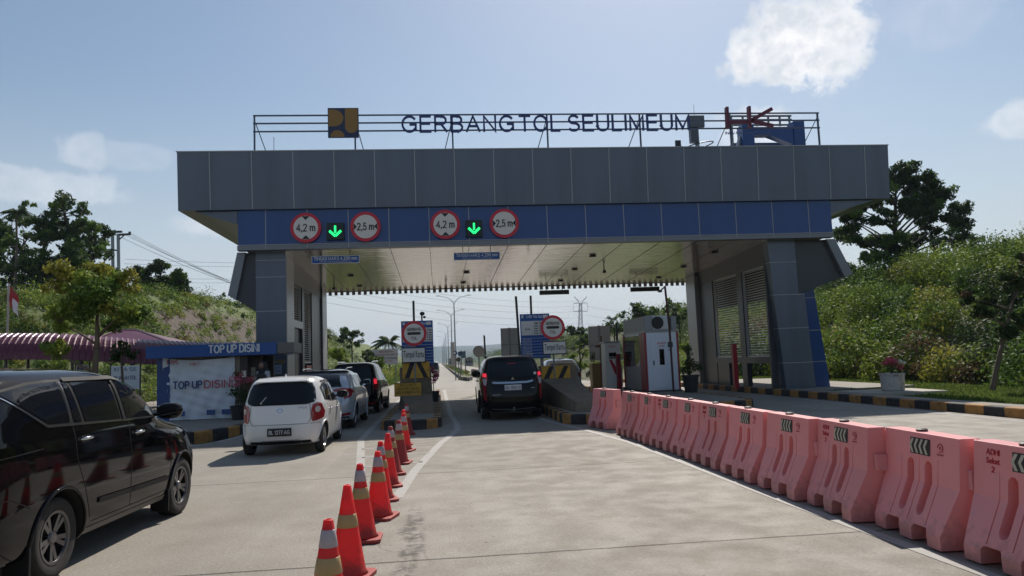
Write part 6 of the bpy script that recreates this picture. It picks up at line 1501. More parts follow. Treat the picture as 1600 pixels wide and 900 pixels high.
Rd = [(.16, .12), (.14, .11), (.16, .11), .055, .10, .07, .05, .04, .035, .07, .05, .04, .035, .10, .075, .05, .045, .10, .075, .05, .045]
nm = person('person', '', J, Ed, Rd, None, None)
skin_m = mat('skin', (.28, .16, .10), .6); shirt = mat('shirt_pale', (.42, .42, .44), .7, var=.05, vs=8); trou = mat('trousers_dark', (.02, .02, .025), .8); shoe = black_paint
for m_ in (shirt, trou, skin_m): nm.materials.append(m_)
for p_ in nm.polygons:
    z = p_.center.z; x = abs(p_.center.x); yv = p_.center.y
    p_.material_index = 1 if z < .92 and x < .19 else (2 if (z > 1.38 or (yv < -.2 and x > .1) or (x > .18 and z < .86)) else 0)
p = at(411, 575, 22.9)
t = thing('person', 'person in black headscarf and pale shirt with dark vest beside the kiosk', 'person', (p.x, 22.9, .24), R(-20))
o = bpy.data.objects.new('body', nm); COL.objects.link(o); o.parent = t
b = MB(); b.ell((0, .01, 1.53), (.115, .13, .15), 20); b.ell((0, .03, 1.36), (.17, .14, .13), 20); b.build('headscarf', trou, t, world=False, smooth=True)
b = MB(); b.ell((0, -.085, 1.53), (.075, .06, .095), 16); b.ell((0, -.148, 1.515), (.014, .02, .022), 8); b.build('face', skin_m, t, world=False, smooth=True)
b = MB()
for sg in (1, -1): b.ell((sg*.03, -.14, 1.545), (.012, .008, .007), 8)
b.ell((0, -.136, 1.475), (.024, .01, .007), 8); b.build('eyes_and_mouth', black_paint, t, world=False)
b = MB(); b.ell((0, .0, 1.12), (.185, .145, .24), 20, 2.6); b.build('vest', mat('vest_dark', (.03, .03, .035), .8), t, world=False, smooth=True)
# potted shrubs beside the banner
for i, (px, py, lb, h, ms) in enumerate(((372, 600, 'reddish shrub in a pot at the right edge of the banner', 1.35, [lf_pink, lf_dark, lf_dry]), (392, 602, 'green and red shrub in a pot below the pale kiosk window', 1.15, [lf_dry, lf_dark, lf_pink]))):
    p = at(px, py, 22.4); t = thing('potted_shrub', lb, 'potted plant', (p.x, 22.4, .24))
    b = MB(); b.lathe([(.16, 0), (.22, .38), (.24, .4), (.2, .38), (0, .35)], n=20); b.build('pot', MATS['pot_black'], t, world=False)
    b = MB(); b.tube([(0, 0, .35), (0, 0, h)], .015, 6); b.tube([(0, 0, .4), (.12, 0, h*.8)], .012, 6); b.build('stem', bark_dark, t, world=False)
    leaf_mesh('foliage', [(p.x, 22.4, .24+h*.85, .26, .22, .26, 150, 0), (p.x-.1, 22.4, .24+h*.6, .26, .22, .2, 130, 1), (p.x+.1, 22.4, .24+h*.5, .2, .2, .3, 110, 1), (p.x, 22.4, .24+h, .2, .2, .12, 60, 2)], .085, ms, 60+i, parent=t, shell=.2)
# ================================================================== SHELTERS, TREES, POLES
maroon = mat('maroon_tile', (.13, .022, .042), .38, coat=.12, var=.12, vs=3)
sh = thing('covered_walkway', 'long maroon ribbed barrel-roofed walkway behind the kiosk', 'walkway', (-13, 29, .24))
path = [(-19, 27.6, 3.30), (-16, 27.8, 3.27), (-13.3, 28.1, 3.18), (-11.0, 28.9, 2.92), (-9.0, 30.2, 2.78), (-6.6, 31.6, 2.72)]
def cat(P, t):
    n = len(P)-1; i = min(int(t*n), n-1); f = t*n-i; p0, p1, p2, p3 = [Vector(P[max(0, min(n, i+k))]) for k in (-1, 0, 1, 2)]
    return .5*((2*p1)+(-p0+p2)*f+(2*p0-5*p1+4*p2-p3)*f*f+(-p0+3*p1-3*p2+p3)*f**3)
NS = 560; b = MB(); rows = []
for i in range(NS+1):
    p = cat(path, i/NS); q = cat(path, min(1, i/NS+.002))-cat(path, max(0, i/NS-.002)); q.z = 0; q.normalize(); n = Vector((q.y, -q.x, 0))
    rib = .028*max(0, math.cos(i*2*math.pi/8))**.6 if math.cos(i*2*math.pi/8) > 0 else 0
    row = []
    for k in range(15):
        a = R(-62+k*(62+78)/14); rr = 1.15+rib+.012*((k*1.0) % 2)
        row.append((p.x+n.x*math.sin(a)*rr, p.y+n.y*math.sin(a)*rr, p.z-1.15+math.cos(a)*rr))
    rows.append(row)
b.add([v for r in rows for v in r], [(i*15+k, i*15+k+1, (i+1)*15+k+1, (i+1)*15+k) for i in range(NS) for k in range(14)])
b.build('roof', maroon, sh, fix=False)
b = MB()
for i in range(8):
    p = cat(path, i/7.0); q = cat(path, min(1, i/7+.01))-cat(path, max(0, i/7-.01)); q.z = 0; q.normalize(); n = Vector((q.y, -q.x, 0))
    p2 = p+n*.95; b.tube([(p2.x, p2.y, .24), (p2.x, p2.y, p.z-.62)], .05, 8); p3 = p-n*.7; b.tube([(p3.x, p3.y, .24), (p3.x, p3.y, p.z-.3)], .05, 8)
b.split('post', dark_metal, sh)
b = MB()
for i in range(12):
    pa, pb = cat(path, i/12), cat(path, (i+1)/12); q = (pb-pa).normalized(); n = Vector((q.y, -q.x, 0)); b.bar(pa+n*1.09-Vector((0, 0, .86)), pb+n*1.09-Vector((0, 0, .86)), .04, .12)
    b.bar(pa-Vector((0, 0, .3)), pb-Vector((0, 0, .3)), .5, .05)
b.build('eaves_beam', mat('eaves_brown', (.045, .03, .028), .6), sh)
hp = thing('hip_roof_shelter', 'small maroon tiled hip roof peeping over the covered walkway', 'shelter', (-12, 33, .2))
ap = at(178, 515, 33.5); l_ = at(138, 531, 32); r_2 = at(280, 548, 32); zb = 2.9
b = MB(); V = [(ap.x, 34, ap.z), (ap.x+.8, 34, ap.z-.02), (l_.x-.6, 31.8, zb-.1), (r_2.x, 31.8, zb-.1), (r_2.x, 36.5, zb-.1), (l_.x-.6, 36.5, zb-.1)]
b.add(V, [(0, 2, 3, 1), (1, 3, 4), (0, 1, 4, 5), (0, 5, 2), (2, 5, 4, 3)]); b.build('roof', maroon, hp)
b = MB(); b.tube([V[0], V[2]], .05, 6); b.tube([V[1], V[3]], .05, 6); b.tube([V[0], V[1]], .05, 6); b.build('ridge_tiles', mat('ridge_pale', (.35, .25, .26), .5), hp)
b = MB()
for x, y in ((V[2][0]+.3, 32.1), (V[3][0]-.3, 32.1), (V[3][0]-.3, 36.2), (V[2][0]+.3, 36.2)): b.tube([(x, y, .1), (x, y, zb-.05)], .07, 8)
b.split('post', dark_metal, hp)
for (x0, y0, x1, y1, Y, s, lb) in ((174, 572, 218, 603, 27.5, ('KITA SE', 'DI JALAN TOL'), 'white board with blue lettering KITA SE and DI JALAN TOL under the walkway'), (119, 570, 139, 584, 28.2, ('INFORMASI',), 'small white board under the walkway left of the larger one')):
    a, c_ = at(x0, y0, Y), at(x1, y1, Y); t = thing('notice_board', lb, 'board', ((a.x+c_.x)/2, Y, .24))
    b = MB(); b.bb(a.x, c_.x, Y, Y+.03, c_.z-.1, a.z); b.build('panel', mat('board_white', (.62, .66, .70), .5), t)
    for k, q in enumerate(s): text(q, ((a.x+c_.x)/2, Y-.006, a.z-.13-.3*k), (c_.x-a.x)*.8, .14, letter_blue, t, .004, .006)
    b = MB(); b.bb(a.x-.04, a.x, Y, Y+.05, .24, a.z+.1); b.bb(c_.x, c_.x+.04, Y, Y+.05, .24, a.z+.1); b.split('post', dark_metal, t)
t = thing('mesh_fence', 'low wire mesh fence behind the walkway left of the kiosk', 'fence', (-11.5, 33, 0))
b = MB()
for x in np.arange(-22, -6.5, 1.5): b.tube([(x, 33, 0), (x, 33, 2.0)], .03, 6)
for z in np.arange(.2, 2.0, .15): b.tube([(-22, 33, z), (-6.6, 33, z)], .008, 4)
for x in np.arange(-22, -6.6, .18): b.tube([(x, 33, .2), (x, 33, 2)], .005, 4)
b.build('fence_wire', grey_metal, t)
fl = at(12, 520, 30)
t = thing('flag_pole', 'red and white flag hanging limp on a pale pole at the left edge', 'flag', (fl.x, 30, .2))
b = MB(); p = at(14, 444, 30); b.tube([(fl.x, 30, .2), (p.x, 30, p.z)], .035, 8); b.build('pole', mat('pole_pale', (.45, .45, .42), .5), t)
V = []; F = []; 
for j in range(9):
    for i in range(6):
        V.append((p.x+.04+.07*i+.02*math.sin(j), 30+.05*math.sin(i*2.2), p.z-.06-.10*j-.09*i))
b = MB(); b.add(V, [(j*6+i, j*6+i+1, (j+1)*6+i+1, (j+1)*6+i) for j in range(8) for i in range(5)], 0)
for k in range(len(b.m)):
    b.m[k] = 0 if (k % 5) < 2 or k//5 < 3 else 1
b.build('flag_cloth', [red_paint, letter_white], t, smooth=True)

def limb(b, a, c_, r0, r1, bend=.1, n=5, seed=0):
    a = Vector(a); c_ = Vector(c_); L_ = (c_-a).length; r = random.Random(seed); off = Vector((r.uniform(-1, 1), r.uniform(-1, 1), r.uniform(0, 1)))*L_*bend
    pts = [a.lerp(c_, i/n)+off*math.sin(math.pi*i/n) for i in range(n+1)]; b.tube(pts, [r0+(r1-r0)*i/n for i in range(n+1)], 8)
def tree(name, label, base, fork, clumps, leaf, mats, r0=.12, seed=0, bark_m=None, group=None, dens=1.0, sub=8, shell=.35, aspect=.42, subr=.42, cat_='tree'):
    """clumps: (x,y,z,r,rz,matindex) big masses; each is broken into smaller leafy clumps on twigs"""
    r = np.random.default_rng(seed); t = thing(name, label, cat_, base, 0, group)
    b = MB(); limb(b, base, fork, r0, r0*.72, .04, 6, seed); cl = []
    B0, F0 = Vector(base), Vector(fork); top = max(clumps, key=lambda q: q[2]-abs(q[0]-F0.x)*.8); T0 = Vector(top[:3]); limb(b, F0, T0, r0*.70, r0*.15, .03, 6, seed)
    def axis(z):
        if z <= F0.z: f = max(.45, (z-B0.z)/max(.01, F0.z-B0.z)); return B0.lerp(F0, f)
        return F0.lerp(T0, min(.9, (z-F0.z)/max(.01, T0.z-F0.z)))
    for i, c_ in enumerate(clumps):
        x, y, z, rr, rz, mi = c_
        mid = Vector((x, y, z-rz*.25)); st = axis(z-.75*math.hypot(x-F0.x, y-F0.y)); limb(b, st, mid, r0*.42*(1.15-.5*min(1, max(0, (st.z-B0.z)/(T0.z-B0.z)))), r0*.10, .10, 6, seed+i)
        for k in range(sub):
            d = r.normal(size=3); d /= np.linalg.norm(d); q = r.uniform(.35, .85); s_ = subr*rr*r.uniform(.7, 1.25)
            px, py, pz = x+d[0]*rr*q, y+d[1]*rr*q, z+d[2]*rz*q
            if k % 2 == 0: limb(b, mid, (px, py, pz), r0*.14, r0*.04, .1, 3, seed*7+k+i*13)
            m_ = mi if r.random() < .72 else r.integers(0, len(mats))
            cl.append((px, py, pz, s_, s_, s_*.72, 150*dens*(s_/(leaf*2.2))**2, m_))
    b.build('trunk', bark_m or bark, t, smooth=True)
    leaf_mesh('crown', cl, leaf, mats, seed+100, parent=t, shell=shell, aspect=aspect)
    return t
def pc(px, py, Y, rpx, rzpx, mi, dy=0):
    p = at(px, py, Y); return (p.x, Y+dy, p.z, rpx*Y/1155, rzpx*Y/1155, mi)
# foreground left tree on the island
Y = 19.4; b0 = at(148, 590, Y); fk = at(152, 545, Y)
tree('roadside_tree', 'young broad-leaved roadside tree with yellow top left of the kiosk', (b0.x, Y, .24), (fk.x, Y, fk.z),
     [pc(150, 425, Y, 38, 26, 1, .3), pc(110, 440, Y, 34, 30, 1, -.3), pc(190, 440, Y, 32, 26, 1, 0), pc(135, 475, Y, 44, 30, 0, .2), pc(205, 485, Y, 38, 24, 0, -.2), pc(95, 500, Y, 26, 24, 2, 0), pc(170, 500, Y, 34, 18, 0, .5), pc(95, 545, Y, 26, 18, 2, -.2), pc(150, 455, Y, 44, 30, 0, -.6)],
     .135, [lf_mid, lf_yel, lf_light, lf_light], .10, 21, group=None, dens=1.0, sub=11, shell=.2)  # yellow leaf colour at the top also stands for sun on the crown
b0 = at(190, 590, 24); fk = at(190, 565, 24)
tree('small_shrub_tree', 'low dark pointed-leaf tree in front of the walkway right of the young tree', (b0.x, 24, .24), (fk.x, 24, fk.z), [pc(190, 545, 24, 18, 14, 0), pc(178, 556, 24, 13, 9, 0), pc(205, 554, 24, 12, 9, 0)], .15, [lf_dark, lf_dark], .05, 22, dens=.8)
# right verge tree
Y = 21.6; b0 = gr(1561, 612, .12); fk = at(1565, 540, Y)
tree('verge_tree', 'young slim tree with drooping glossy leaves on the right grass verge', (b0.x, Y, .1), (fk.x, Y, fk.z),
     [pc(1530, 488, Y, 26, 26, 0), pc(1528, 460, Y, 22, 20, 1, .3), pc(1585, 500, Y, 26, 22, 0), pc(1590, 440, Y, 34, 28, 1), pc(1560, 520, Y, 22, 14, 0, -.3), pc(1600, 405, Y, 26, 18, 2), pc(1560, 470, Y, 22, 20, 1, .4)],
     .17, [lf_dark, lf_dark, lf_dry], .085, 23, dens=1.7, sub=8, shell=.15)
# big tree on the right hill
Y = 50; bz = float(hR(at(1395, 400, Y).x, Y)); p = at(1400, 410, Y); fk = at(1398, 355, Y)
tree('hill_tree', 'large open-crowned tree with dark leaves on top of the right hill', (p.x, Y, bz-.2), (fk.x, Y, fk.z),
     [pc(1400, 275, Y, 26, 16, 0), pc(1432, 285, Y, 28, 18, 0, 1), pc(1370, 300, Y, 26, 16, 0, -1), pc(1338, 345, Y, 26, 16, 0), pc(1395, 312, Y, 28, 18, 0, 1.5), pc(1452, 320, Y, 34, 20, 0), pc(1335, 310, Y, 18, 12, 0, 1), pc(1480, 345, Y, 24, 18, 0), pc(1495, 372, Y, 22, 8, 0), pc(1430, 345, Y, 26, 18, 0, -1.5), pc(1358, 375, Y, 32, 18, 1), pc(1395, 378, Y, 34, 22, 1), pc(1360, 400, Y, 28, 16, 1), pc(1340, 425, Y, 26, 16, 1), pc(1462, 360, Y, 24, 14, 0, 1)]+[pc(x_, y_, Y, 27, 17, 0, q_) for x_, y_, q_ in ((1415, 262, 0), (1445, 300, 1), (1385, 285, 2), (1400, 330, -1), (1425, 318, 0), (1465, 300, 0), (1470, 335, 1), (1350, 325, 1), (1320, 335, 0), (1372, 345, -1), (1440, 372, 1), (1410, 395, 0), (1500, 350, 0), (1380, 415, -1), (1320, 365, 0), (1355, 290, 1), (1345, 355, 2), (1425, 405, 0), (1450, 282, 0), (1480, 303, 1), (1497, 328, 0), (1420, 275, 1), (1350, 275, 0))],
     .30, [lf_dark, lf_mid], .22, 24, bark_dark, dens=1.0, sub=10, shell=.25, subr=.42)
k = 0
for px, py, r_px, Y, mi in ((1480, 372, 26, 47, 1), (1520, 378, 26, 44, 1), (1560, 392, 22, 41, 1), (1590, 388, 22, 38, 0), (1455, 395, 24, 48, 0), (1310, 420, 26, 56, 1)):
    p = at(px, py+8, Y); k += 1
    tree('hill_bush', f'rounded green bush {["beside the big open-crowned tree", "on the hill skyline, second right of the big tree", "on the hill skyline, third right of the big tree", "at the right picture edge on the hill crest", "just right below the big open-crowned tree", "low behind the gate bracket on the right hill"][k-1]}', 'x', None, None, None, None) if False else None
    bz = float(hR(p.x, Y)); fz = p.z-.2
    tree('hill_bush', f'rounded green bush {["directly right of the big open-crowned tree", "on the hill crest, second right of the big tree", "on the hill crest, third right of the big tree", "on the hill crest at the right picture edge", "just below the right side of the big hill tree", "low on the hill beside the gate bracket"][k-1]}', (p.x, Y, min(bz, fz-.4)-.2), (p.x, Y, fz-.3),
         [pc(px-r_px*.5, py+8, Y, r_px*.7, r_px*.5, mi), pc(px+r_px*.5, py+6, Y, r_px*.7, r_px*.5, mi, .6), pc(px, py-4, Y, r_px*.7, r_px*.45, mi, -.4)], .22, [lf_dark, lf_mid, lf_mid], .07, 70+k, group='bushes along the right hill crest', sub=7, dens=.9, cat_='bush')
# woods on the left hill
LT = [(20, 372, 42, 62, 'dark tall tree at the left picture edge on the hill'), (68, 352, 38, 60, 'tall dark tree second from the left on the hill'), (110, 345, 34, 60, 'tallest bumpy-crowned dark tree on the left hill'), (140, 385, 26, 64, 'dark tree right of the tallest one behind the yellow tree top')]
for i, (px, py, rp, Y, lb) in enumerate(LT):
    p = at(px, 455, Y); bz = float(hL(p.x, Y)); fk = at(px+2, py+30, Y); rr = random.Random(i)
    cls = [pc(px+rr.uniform(-rp, rp)*.8, py+rr.uniform(-25, 85), Y, rr.uniform(14, 22), rr.uniform(10, 15), rr.choice([0, 0, 1]), rr.uniform(-2, 2)) for _ in range(26)]
    if i == 2: cls += [pc(108, 322, Y, 9, 6, 0), pc(92, 330, Y, 12, 7, 0), pc(122, 335, Y, 10, 7, 0), pc(75, 333, Y, 9, 6, 0), pc(128, 352, Y, 12, 8, 0), pc(100, 350, Y, 20, 12, 0)]
    tree('woodland_tree', lb, (p.x, Y, min(bz, at(px, 470, Y).z)-.5), (fk.x, Y, fk.z), cls, .34, [lf_dark, lf_mid], .16, 30+i, bark_dark, 'tall trees on the left hill', dens=.75, sub=7, subr=.42)
Y = 64; p = at(250, 465, Y); fk = at(250, 450, Y)
tree('round_tree', 'rounded dark tree on the left hill between pole and gate', (p.x, Y, p.z-1), (fk.x, Y, fk.z), [pc(252, 418, Y, 17, 12, 0), pc(225, 428, Y, 17, 12, 0), pc(278, 435, Y, 17, 13, 0), pc(250, 438, Y, 26, 14, 0, 1), pc(222, 446, Y, 16, 11, 0), pc(284, 448, Y, 15, 10, 0), pc(240, 452, Y, 20, 10, 0, -1), pc(262, 455, Y, 22, 9, 0, -1)], .32, [lf_dark, lf_mid], .14, 41, bark_dark, dens=1.3, sub=10, subr=.5)
for i, (px, py, lb) in enumerate(((347, 462, 'thin sapling on the left hill ridge beside the gate bracket'), (372, 478, 'low bushy sapling on the left hill ridge close to the gate'))):
    Y = 72; p = at(px, py+35, Y); fk = at(px, py+10, Y)
    tree('sapling', lb, (p.x, Y, p.z-.3), (fk.x, Y, fk.z), [pc(px, py, Y, 8, 6, 0), pc(px-7, py+12, Y, 8, 5, 1), pc(px+8, py+14, Y, 8, 5, 1)], .3, [lf_dark, lf_mid], .05, 50+i, bark_dark, dens=.6, sub=6)
def palm(label, px, py, Y, L_, zb, n=15, seed=0, m=lf_dark):
    p = at(px, py, Y); r = random.Random(seed); t = thing('palm_tree', label, 'palm tree', (p.x, Y, zb))
    b = MB(); b.tube([(p.x, Y, zb), (p.x+.1, Y, (zb+p.z)/2), (p.x, Y, p.z)], [.13, .08, .07], 8); b.build('trunk', bark, t)
    b = MB()
    for k in range(n):
        a = 2*math.pi*k/n+r.uniform(-.15, .15); el = r.uniform(.05, 1.25); d = Vector((math.cos(a), math.sin(a), 0)); prev = None; c0 = Vector((p.x, Y, p.z))
        for j in range(13):
            f = j/12; q = c0+d*L_*(f*math.cos(el*.8))+Vector((0, 0, L_*(f*math.sin(el)-.75*f*f)))
            if prev is not None:
                s = d.cross(Vector((0, 0, 1))); w = L_*.20*math.sin(math.pi*min(1, f*.9+.12))
                for sg in (1, -1): b.add([prev, q, q+s*sg*w*.9+Vector((0, 0, -w*.55))+d*w*.3, q+s*sg*w*.9+Vector((0, 0, -w*.6))-d*w*.05], [(0, 1, 2), (0, 2, 3)])
            prev = q
    b.build('fronds', m, t, fix=False)
palm('areca palm with round feathery head rising at the left edge of the hill woods', 26, 332, 58, 1.35, 8, 19, 1)
palm('coconut palm seen through the gate above the white text hoarding', 607, 535, 95, 2.9, 0, 17, 2)
palm('small palm seen through the gate next to the left gate leg', 511, 526, 95, 1.5, 0, 11, 3)
# trees seen through the gate
for i, (px, py, rp, Y, mi, lb) in enumerate(((550, 528, 24, 90, 0, 'dark round-crowned tree seen through the gate at left'), (533, 560, 27, 52, 2, 'light green bushy roadside tree just past the left gate leg'), (575, 558, 14, 56, 0, 'small dark green roadside tree before the text hoarding'), (590, 566, 12, 50, 1, 'slim loose tree in front of the text hoarding'),
                                            (905, 530, 26, 85, 0, 'dark tree below the pylon seen through the gate'), (1000, 492, 26, 75, 0, 'dark rounded tree above the ticket machine'), (1060, 485, 26, 70, 0, 'dark tree left of the right gate leg'), (1030, 500, 24, 80, 1, 'green tree between the two dark ones behind the booth'), (960, 505, 22, 90, 0, 'dark tree on the slope behind the grey board back'),
                                            (1075, 545, 16, 44, 2, 'yellow-green shrub left of the right gate leg'), (905, 560, 20, 60, 2, 'yellow-green shrub behind the right tariff board'))):
    p = at(px, py, Y); fk = at(px, py+rp*.4, Y); rr = random.Random(90+i); zb = max(0.0, float(hR(p.x, Y)) if p.x > 15 else 0.)
    cls = [pc(px+rr.uniform(-rp, rp)*.62, py+rr.uniform(-rp, rp)*.6, Y, rp*rr.uniform(.38, .55), rp*rr.uniform(.28, .42), mi, rr.uniform(-1, 1)) for _ in range(9)]
    tree('roadside_tree', lb, (p.x, Y, zb-.2), (fk.x, Y, max(fk.z, zb+.5)), cls, .2+.0016*Y, [lf_dark, lf_mid, lf_light], .10, 130+i, bark_dark, dens=.8, sub=6)

# ------------------------------------------------------------------ poles, lines, far things
Y = 80; pl = thing('utility_pole', 'grey twin-pole power structure with crossarms on the left hill', 'utility pole', (-33, 80, 7))
def qz(px, py, Y=80): p = at(px, py, Y); return Vector((p.x, Y, p.z))
b = MB(); b.tube([qz(176, 362), qz(177, 440)], .17, 8); b.tube([qz(185, 366), qz(186, 440)], .17, 8); b.build('pole', grey_metal, pl)
b = MB(); b.bar(qz(165, 363), qz(191, 362), .25, .2); b.bar(qz(183, 367), qz(203, 366), .2, .2); b.bar(qz(203, 362), qz(203, 367), .2, .2); b.bar(qz(176, 390), qz(186, 392), .15); b.bar(qz(176, 372), qz(170, 364), .1); b.bar(qz(186, 375), qz(195, 367), .1); b.build('crossarms', dark_metal, pl)
def cable(label, pts, sag, r=.03):
    a, c_ = Vector(pts[0]), Vector(pts[1]); P_ = []
    for i in range(25): f = i/24; q = a.lerp(c_, f); q.z -= sag*4*f*(1-f); P_.append(q)
    b = MB(); b.tube(P_, r, 5); o = b.build('overhead_cable', mat('cable', (.10, .105, .11), .6), None); tag(o, label, 'cable', 'overhead power cables')
ends = [((203, 364), (362, 441)), ((203, 367), (362, 443)), ((195, 366), (362, 439)), ((190, 371), (350, 436))]
for i, (a, c_) in enumerate(ends): cable('thin power cable descending from the twin pole behind the gate', (qz(*a), at(c_[0]+60, c_[1]+24, 62)), .25, .018)
for i, (y0, y1) in enumerate(((405, 411), (412, 417), (434, 435), (440, 441), (461, 462))): cable('faint level power cable crossing the sky left of the gate', (at(195, y0, 150), at(420, y1, 190)), .2, .03)
for i, (y0, y1, y2) in enumerate(((452, 492, 486), (463, 500, 496), (475, 512, 505), (440, 476, 478), (430, 462, 470))):
    cable('faint power cable running to the pylon, seen through the gate', (at(440, y0-16, 170), at(907, y2, 300)), 3.2, .032)
for i, (y0, y1) in enumerate(((478, 490), (492, 504), (506, 516))): cable('faint power cable right of the pylon', (at(915, y0, 300), at(1120, y1+8, 330)), 1.5, .032)
py = thing('pylon', 'steel lattice pylon with V-shaped top seen through the gate', 'pylon', (58, 300, 0))
Y = 300; b = MB(); g = lambda px, pyy, dy=0: (lambda p: Vector((p.x, 300+dy, p.z)))(at(px, pyy, 300))
for sx_ in (-1, 1):
    for sy in (-1, 1): b.tube([g(907+sx_*6, 560, sy*2.2), g(907+sx_*2.4, 500, sy*.8), g(907+sx_*1.8, 474, sy*.6)], .11, 5)
for k in range(12):
    y0 = 560-7.2*k; w0 = 2+4*(560-500 and max(0, (y0-500)/60)); y1 = y0-7.2; w1 = 2+4*max(0, (y1-500)/60)
    if y1 < 472: break
    for sy in (-1, 1): b.bar(g(907-w0, y0, sy), g(907+w1, y1, sy), .08); b.bar(g(907+w0, y0, sy), g(907-w1, y1, sy), .08)
b.build('lattice', galv, py)
b = MB()
for q in ((-10, 463), (10, 463)): b.bar(g(907, 476), g(907+q[0], q[1]), .2); b.bar(g(907+q[0]*.2, 470), g(907+q[0], q[1]+1), .1)
for yy in (474, 487): b.bar(g(896, yy), g(918, yy-.5), .18); b.bar(g(896, yy), g(907, yy-3), .08); b.bar(g(918, yy), g(907, yy-3), .08)
b.bar(g(896, 474), g(896, 486), .1); b.bar(g(918, 474), g(918, 486), .1); b.build('crossarms', galv, py)
lamp0 = thing('street_lamp', 'tall double-armed street lamp in the median, nearest of its row beyond the gate', 'street lamp', (2.45, 112, .2), 0, 'double street lamps down the median')
b = MB(); b.tube([(0, 0, 0), (0, 0, 4), (0, 0, 10.1)], [.16, .12, .08], 8); b.build('pole', galv, lamp0, world=False)
for sg in (1, -1):
    b = MB(); b.tube([(0, 0, 10.0), (sg*.12, 0, 10.35), (sg*.45, 0, 10.8), (sg*.95, 0, 11.1), (sg*1.6, 0, 11.28), (sg*2.2, 0, 11.42)], [.06, .055, .05, .045, .04, .04], 6); b.build('arm', galv, lamp0, world=False)
    b = MB(); b.ell((sg*2.35, 0, 11.44), (.35, .12, .07), 12); b.build('lantern', grey_metal, lamp0, world=False)
for i, (x, y) in enumerate([(2.5, 143), (2.42, 192), (2.3, 241), (2.2, 290), (2.1, 340), (2.0, 392), (2.0, 445)]):
    o = copy_tree(lamp0); o.location = (x, y, .2); o['label'] = f'double-armed street lamp in the median, {ORD[i+1]} of the row from the gate'
t = thing('concrete_pier', 'pinkish concrete pier standing in the median far down the road', 'pier', (3.6, 205, 0))
a, c_ = at(704, 536, 205), at(709.5, 536, 205); b = MB(); b.bb(a.x, c_.x, 204.6, 205.4, 0, a.z); b.build('shaft', mat('pier_pink', (.42, .27, .21), .7, var=.05, vs=1), t); b = MB(); b.bb(a.x-.08, c_.x+.08, 204.5, 205.5, a.z, a.z+.2); b.build('cap', galv, t)
def rsign(px, py, Y, r, m1, m2, label, shape='disc'):
    p = at(px, py, Y); t = thing('road_sign', label, 'road sign', (p.x, Y, .3)); b = MB()
    if shape == 'disc': disc(b, (p.x, p.z), r, Y, 0)
    else: b.prism([(p.x-r, p.z), (p.x, p.z+r), (p.x+r, p.z), (p.x, p.z-r)], 'y', Y, Y+.02)
    b.build('plate', m1, t); b = MB()
    if shape == 'disc': disc(b, (p.x-.05, p.z), r*.55, Y-.012, 0, depth=.01)
    else:
        for k in (-.3, .15): b.add([(p.x+r*(k-.2), Y-.01, p.z-r*.3), (p.x+r*k, Y-.01, p.z-r*.3), (p.x+r*(k+.25), Y-.01, p.z+r*.3), (p.x+r*(k+.05), Y-.01, p.z+r*.3)], [(0, 1, 2, 3)])
    b.build('symbol', m2, t); b = MB(); b.tube([(p.x, Y+.06, 0), (p.x, Y+.06, p.z)], .05, 6); b.build('post', grey_metal, t)
rsign(711, 551.5, 67, .2, letter_blue, sign_white, 'small round blue and white road sign at the median nose')
rsign(718.5, 552.5, 67, .2, dark_metal, mat('sign_dull_blue', (.05, .12, .3), .5), 'small dark round road sign right of the blue and white one')
rsign(716, 562, 66.4, .25, kerb_black, kerb_yellow, 'striped diamond hazard marker at the median nose', 'dia')
a, c_ = at(720, 549, 78), at(728, 566, 78); t = thing('direction_board', 'grey steel direction board frame beyond the median nose', 'board', ((a.x+c_.x)/2, 78, 0))
b = MB(); b.bb(a.x, c_.x, 78, 78.1, a.z-.7, a.z); b.build('panel', mat('dir_panel', (.07, .12, .15), .5), t); b = MB(); b.bb(a.x, a.x+.1, 78.1, 78.2, 0, a.z+.1); b.bb(c_.x-.1, c_.x, 78.1, 78.2, 0, a.z+.1); b.split('post', grey_metal, t)
# red-white concrete barrier beside the median
t = thing('median_barrier', 'long faded pink and white concrete barrier right of the median nose', 'barrier', (4.0, 60, 0))
b = MB()
for k in range(18):
    y0 = 46+2*k; x0 = 4.9-.05*k*1.6; b.prism([(x0-.3+.0, 0), (x0-.12, .35), (x0-.08, .8), (x0+.08, .8), (x0+.12, .35), (x0+.3, 0)], 'y', y0, y0+1.97, k % 3 == 2)
b.build('blocks', [mat('old_pink', (.36, .19, .17), .8, var=.12, vs=1), mat('old_white', (.5, .48, .45), .8)], t)
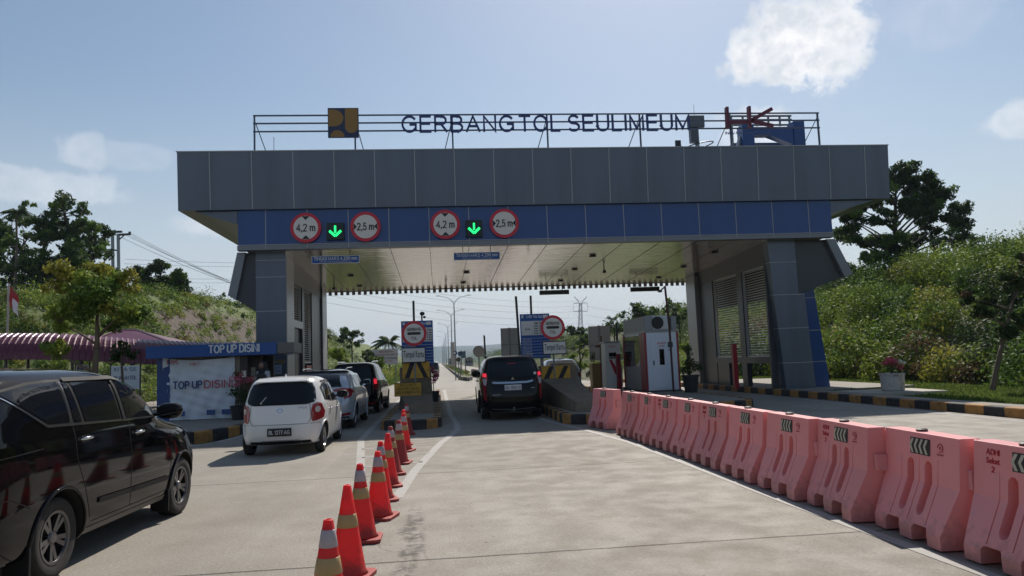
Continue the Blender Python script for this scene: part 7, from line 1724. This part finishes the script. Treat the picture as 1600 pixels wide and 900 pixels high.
# hoarding with text
a, c_ = at(570, 547, 62), at(622, 568.5, 62); t = thing('hoarding', 'white hoarding with red and dark text lines seen through the gate', 'hoarding', ((a.x+c_.x)/2, 62, 0))
b = MB(); b.bb(a.x, c_.x, 62, 62.05, c_.z, a.z); b.build('panel', mat('hoarding_white', (.55, .52, .52), .6), t)
cx_ = (a.x+c_.x)/2; txr = mat('hoarding_red', (.35, .06, .08), .6)
for k, (s, m_) in enumerate((('SEMOGA', txr), ('Masyarakat Dan Menuju', txr), ('Tol Lancar di Daerah', letter_blue), ('Jalan Tol', txr))): text(s, (cx_+.4, 61.98, a.z-.18-.27*k), (1.1, 2.0, 1.8, .9)[k], .16, m_, t, .01, .01)
b = MB()
for x in (a.x+.2, cx_, c_.x-.2): b.tube([(x, 62.1, 0), (x, 62.1, a.z)], .04, 6)
b.split('post', grey_metal, t)
for i, (px0, px1, pyt, Y, lb) in enumerate(((727, 739, 558, 260, 'low far building right of the direction board'), (700, 708, 560, 330, 'small far grey building by the lamp posts'))):
    a, c_ = at(px0, pyt, Y), at(px1, pyt, Y); t = thing('far_building', lb, 'building', ((a.x+c_.x)/2, Y, 0)); b = MB(); b.bb(a.x, c_.x, Y, Y+8, 0, a.z-.6); b.build('walls', mat('far_wall', (.28, .27, .26), .8), t)
    b = MB(); b.prism([(a.x-.4, a.z-.6), (c_.x+.4, a.z-.6), ((a.x+c_.x)/2, a.z+.1)], 'y', Y-.4, Y+8.4); b.build('roof', mat('far_roof', (.20, .14, .12), .7), t)
    b = MB()
    for k in range(3): xx = a.x+(c_.x-a.x)*(k+.5)/3; b.bb(xx-.3, xx+.3, Y-.02, Y, .9, 1.9)
    b.build('window', glass_m, t)

# ------------------------------------------------------------------ air
HAZE = 1
if HAZE:
    m = bpy.data.materials.new('haze'); m.use_nodes = True; nt = m.node_tree; nt.nodes.clear(); out = nt.nodes.new('ShaderNodeOutputMaterial')
    v = nt.nodes.new('ShaderNodeVolumePrincipled'); v.inputs['Color'].default_value = (.66, .80, 1, 1); v.inputs['Density'].default_value = .0002; v.inputs['Anisotropy'].default_value = .1
    nt.links.new(v.outputs[0], out.inputs['Volume'])
    b = MB(); b.bb(-4100, 4100, -4100, 4100, -1.2, 160); o = b.build('haze', m, None); o['kind'] = 'stuff'
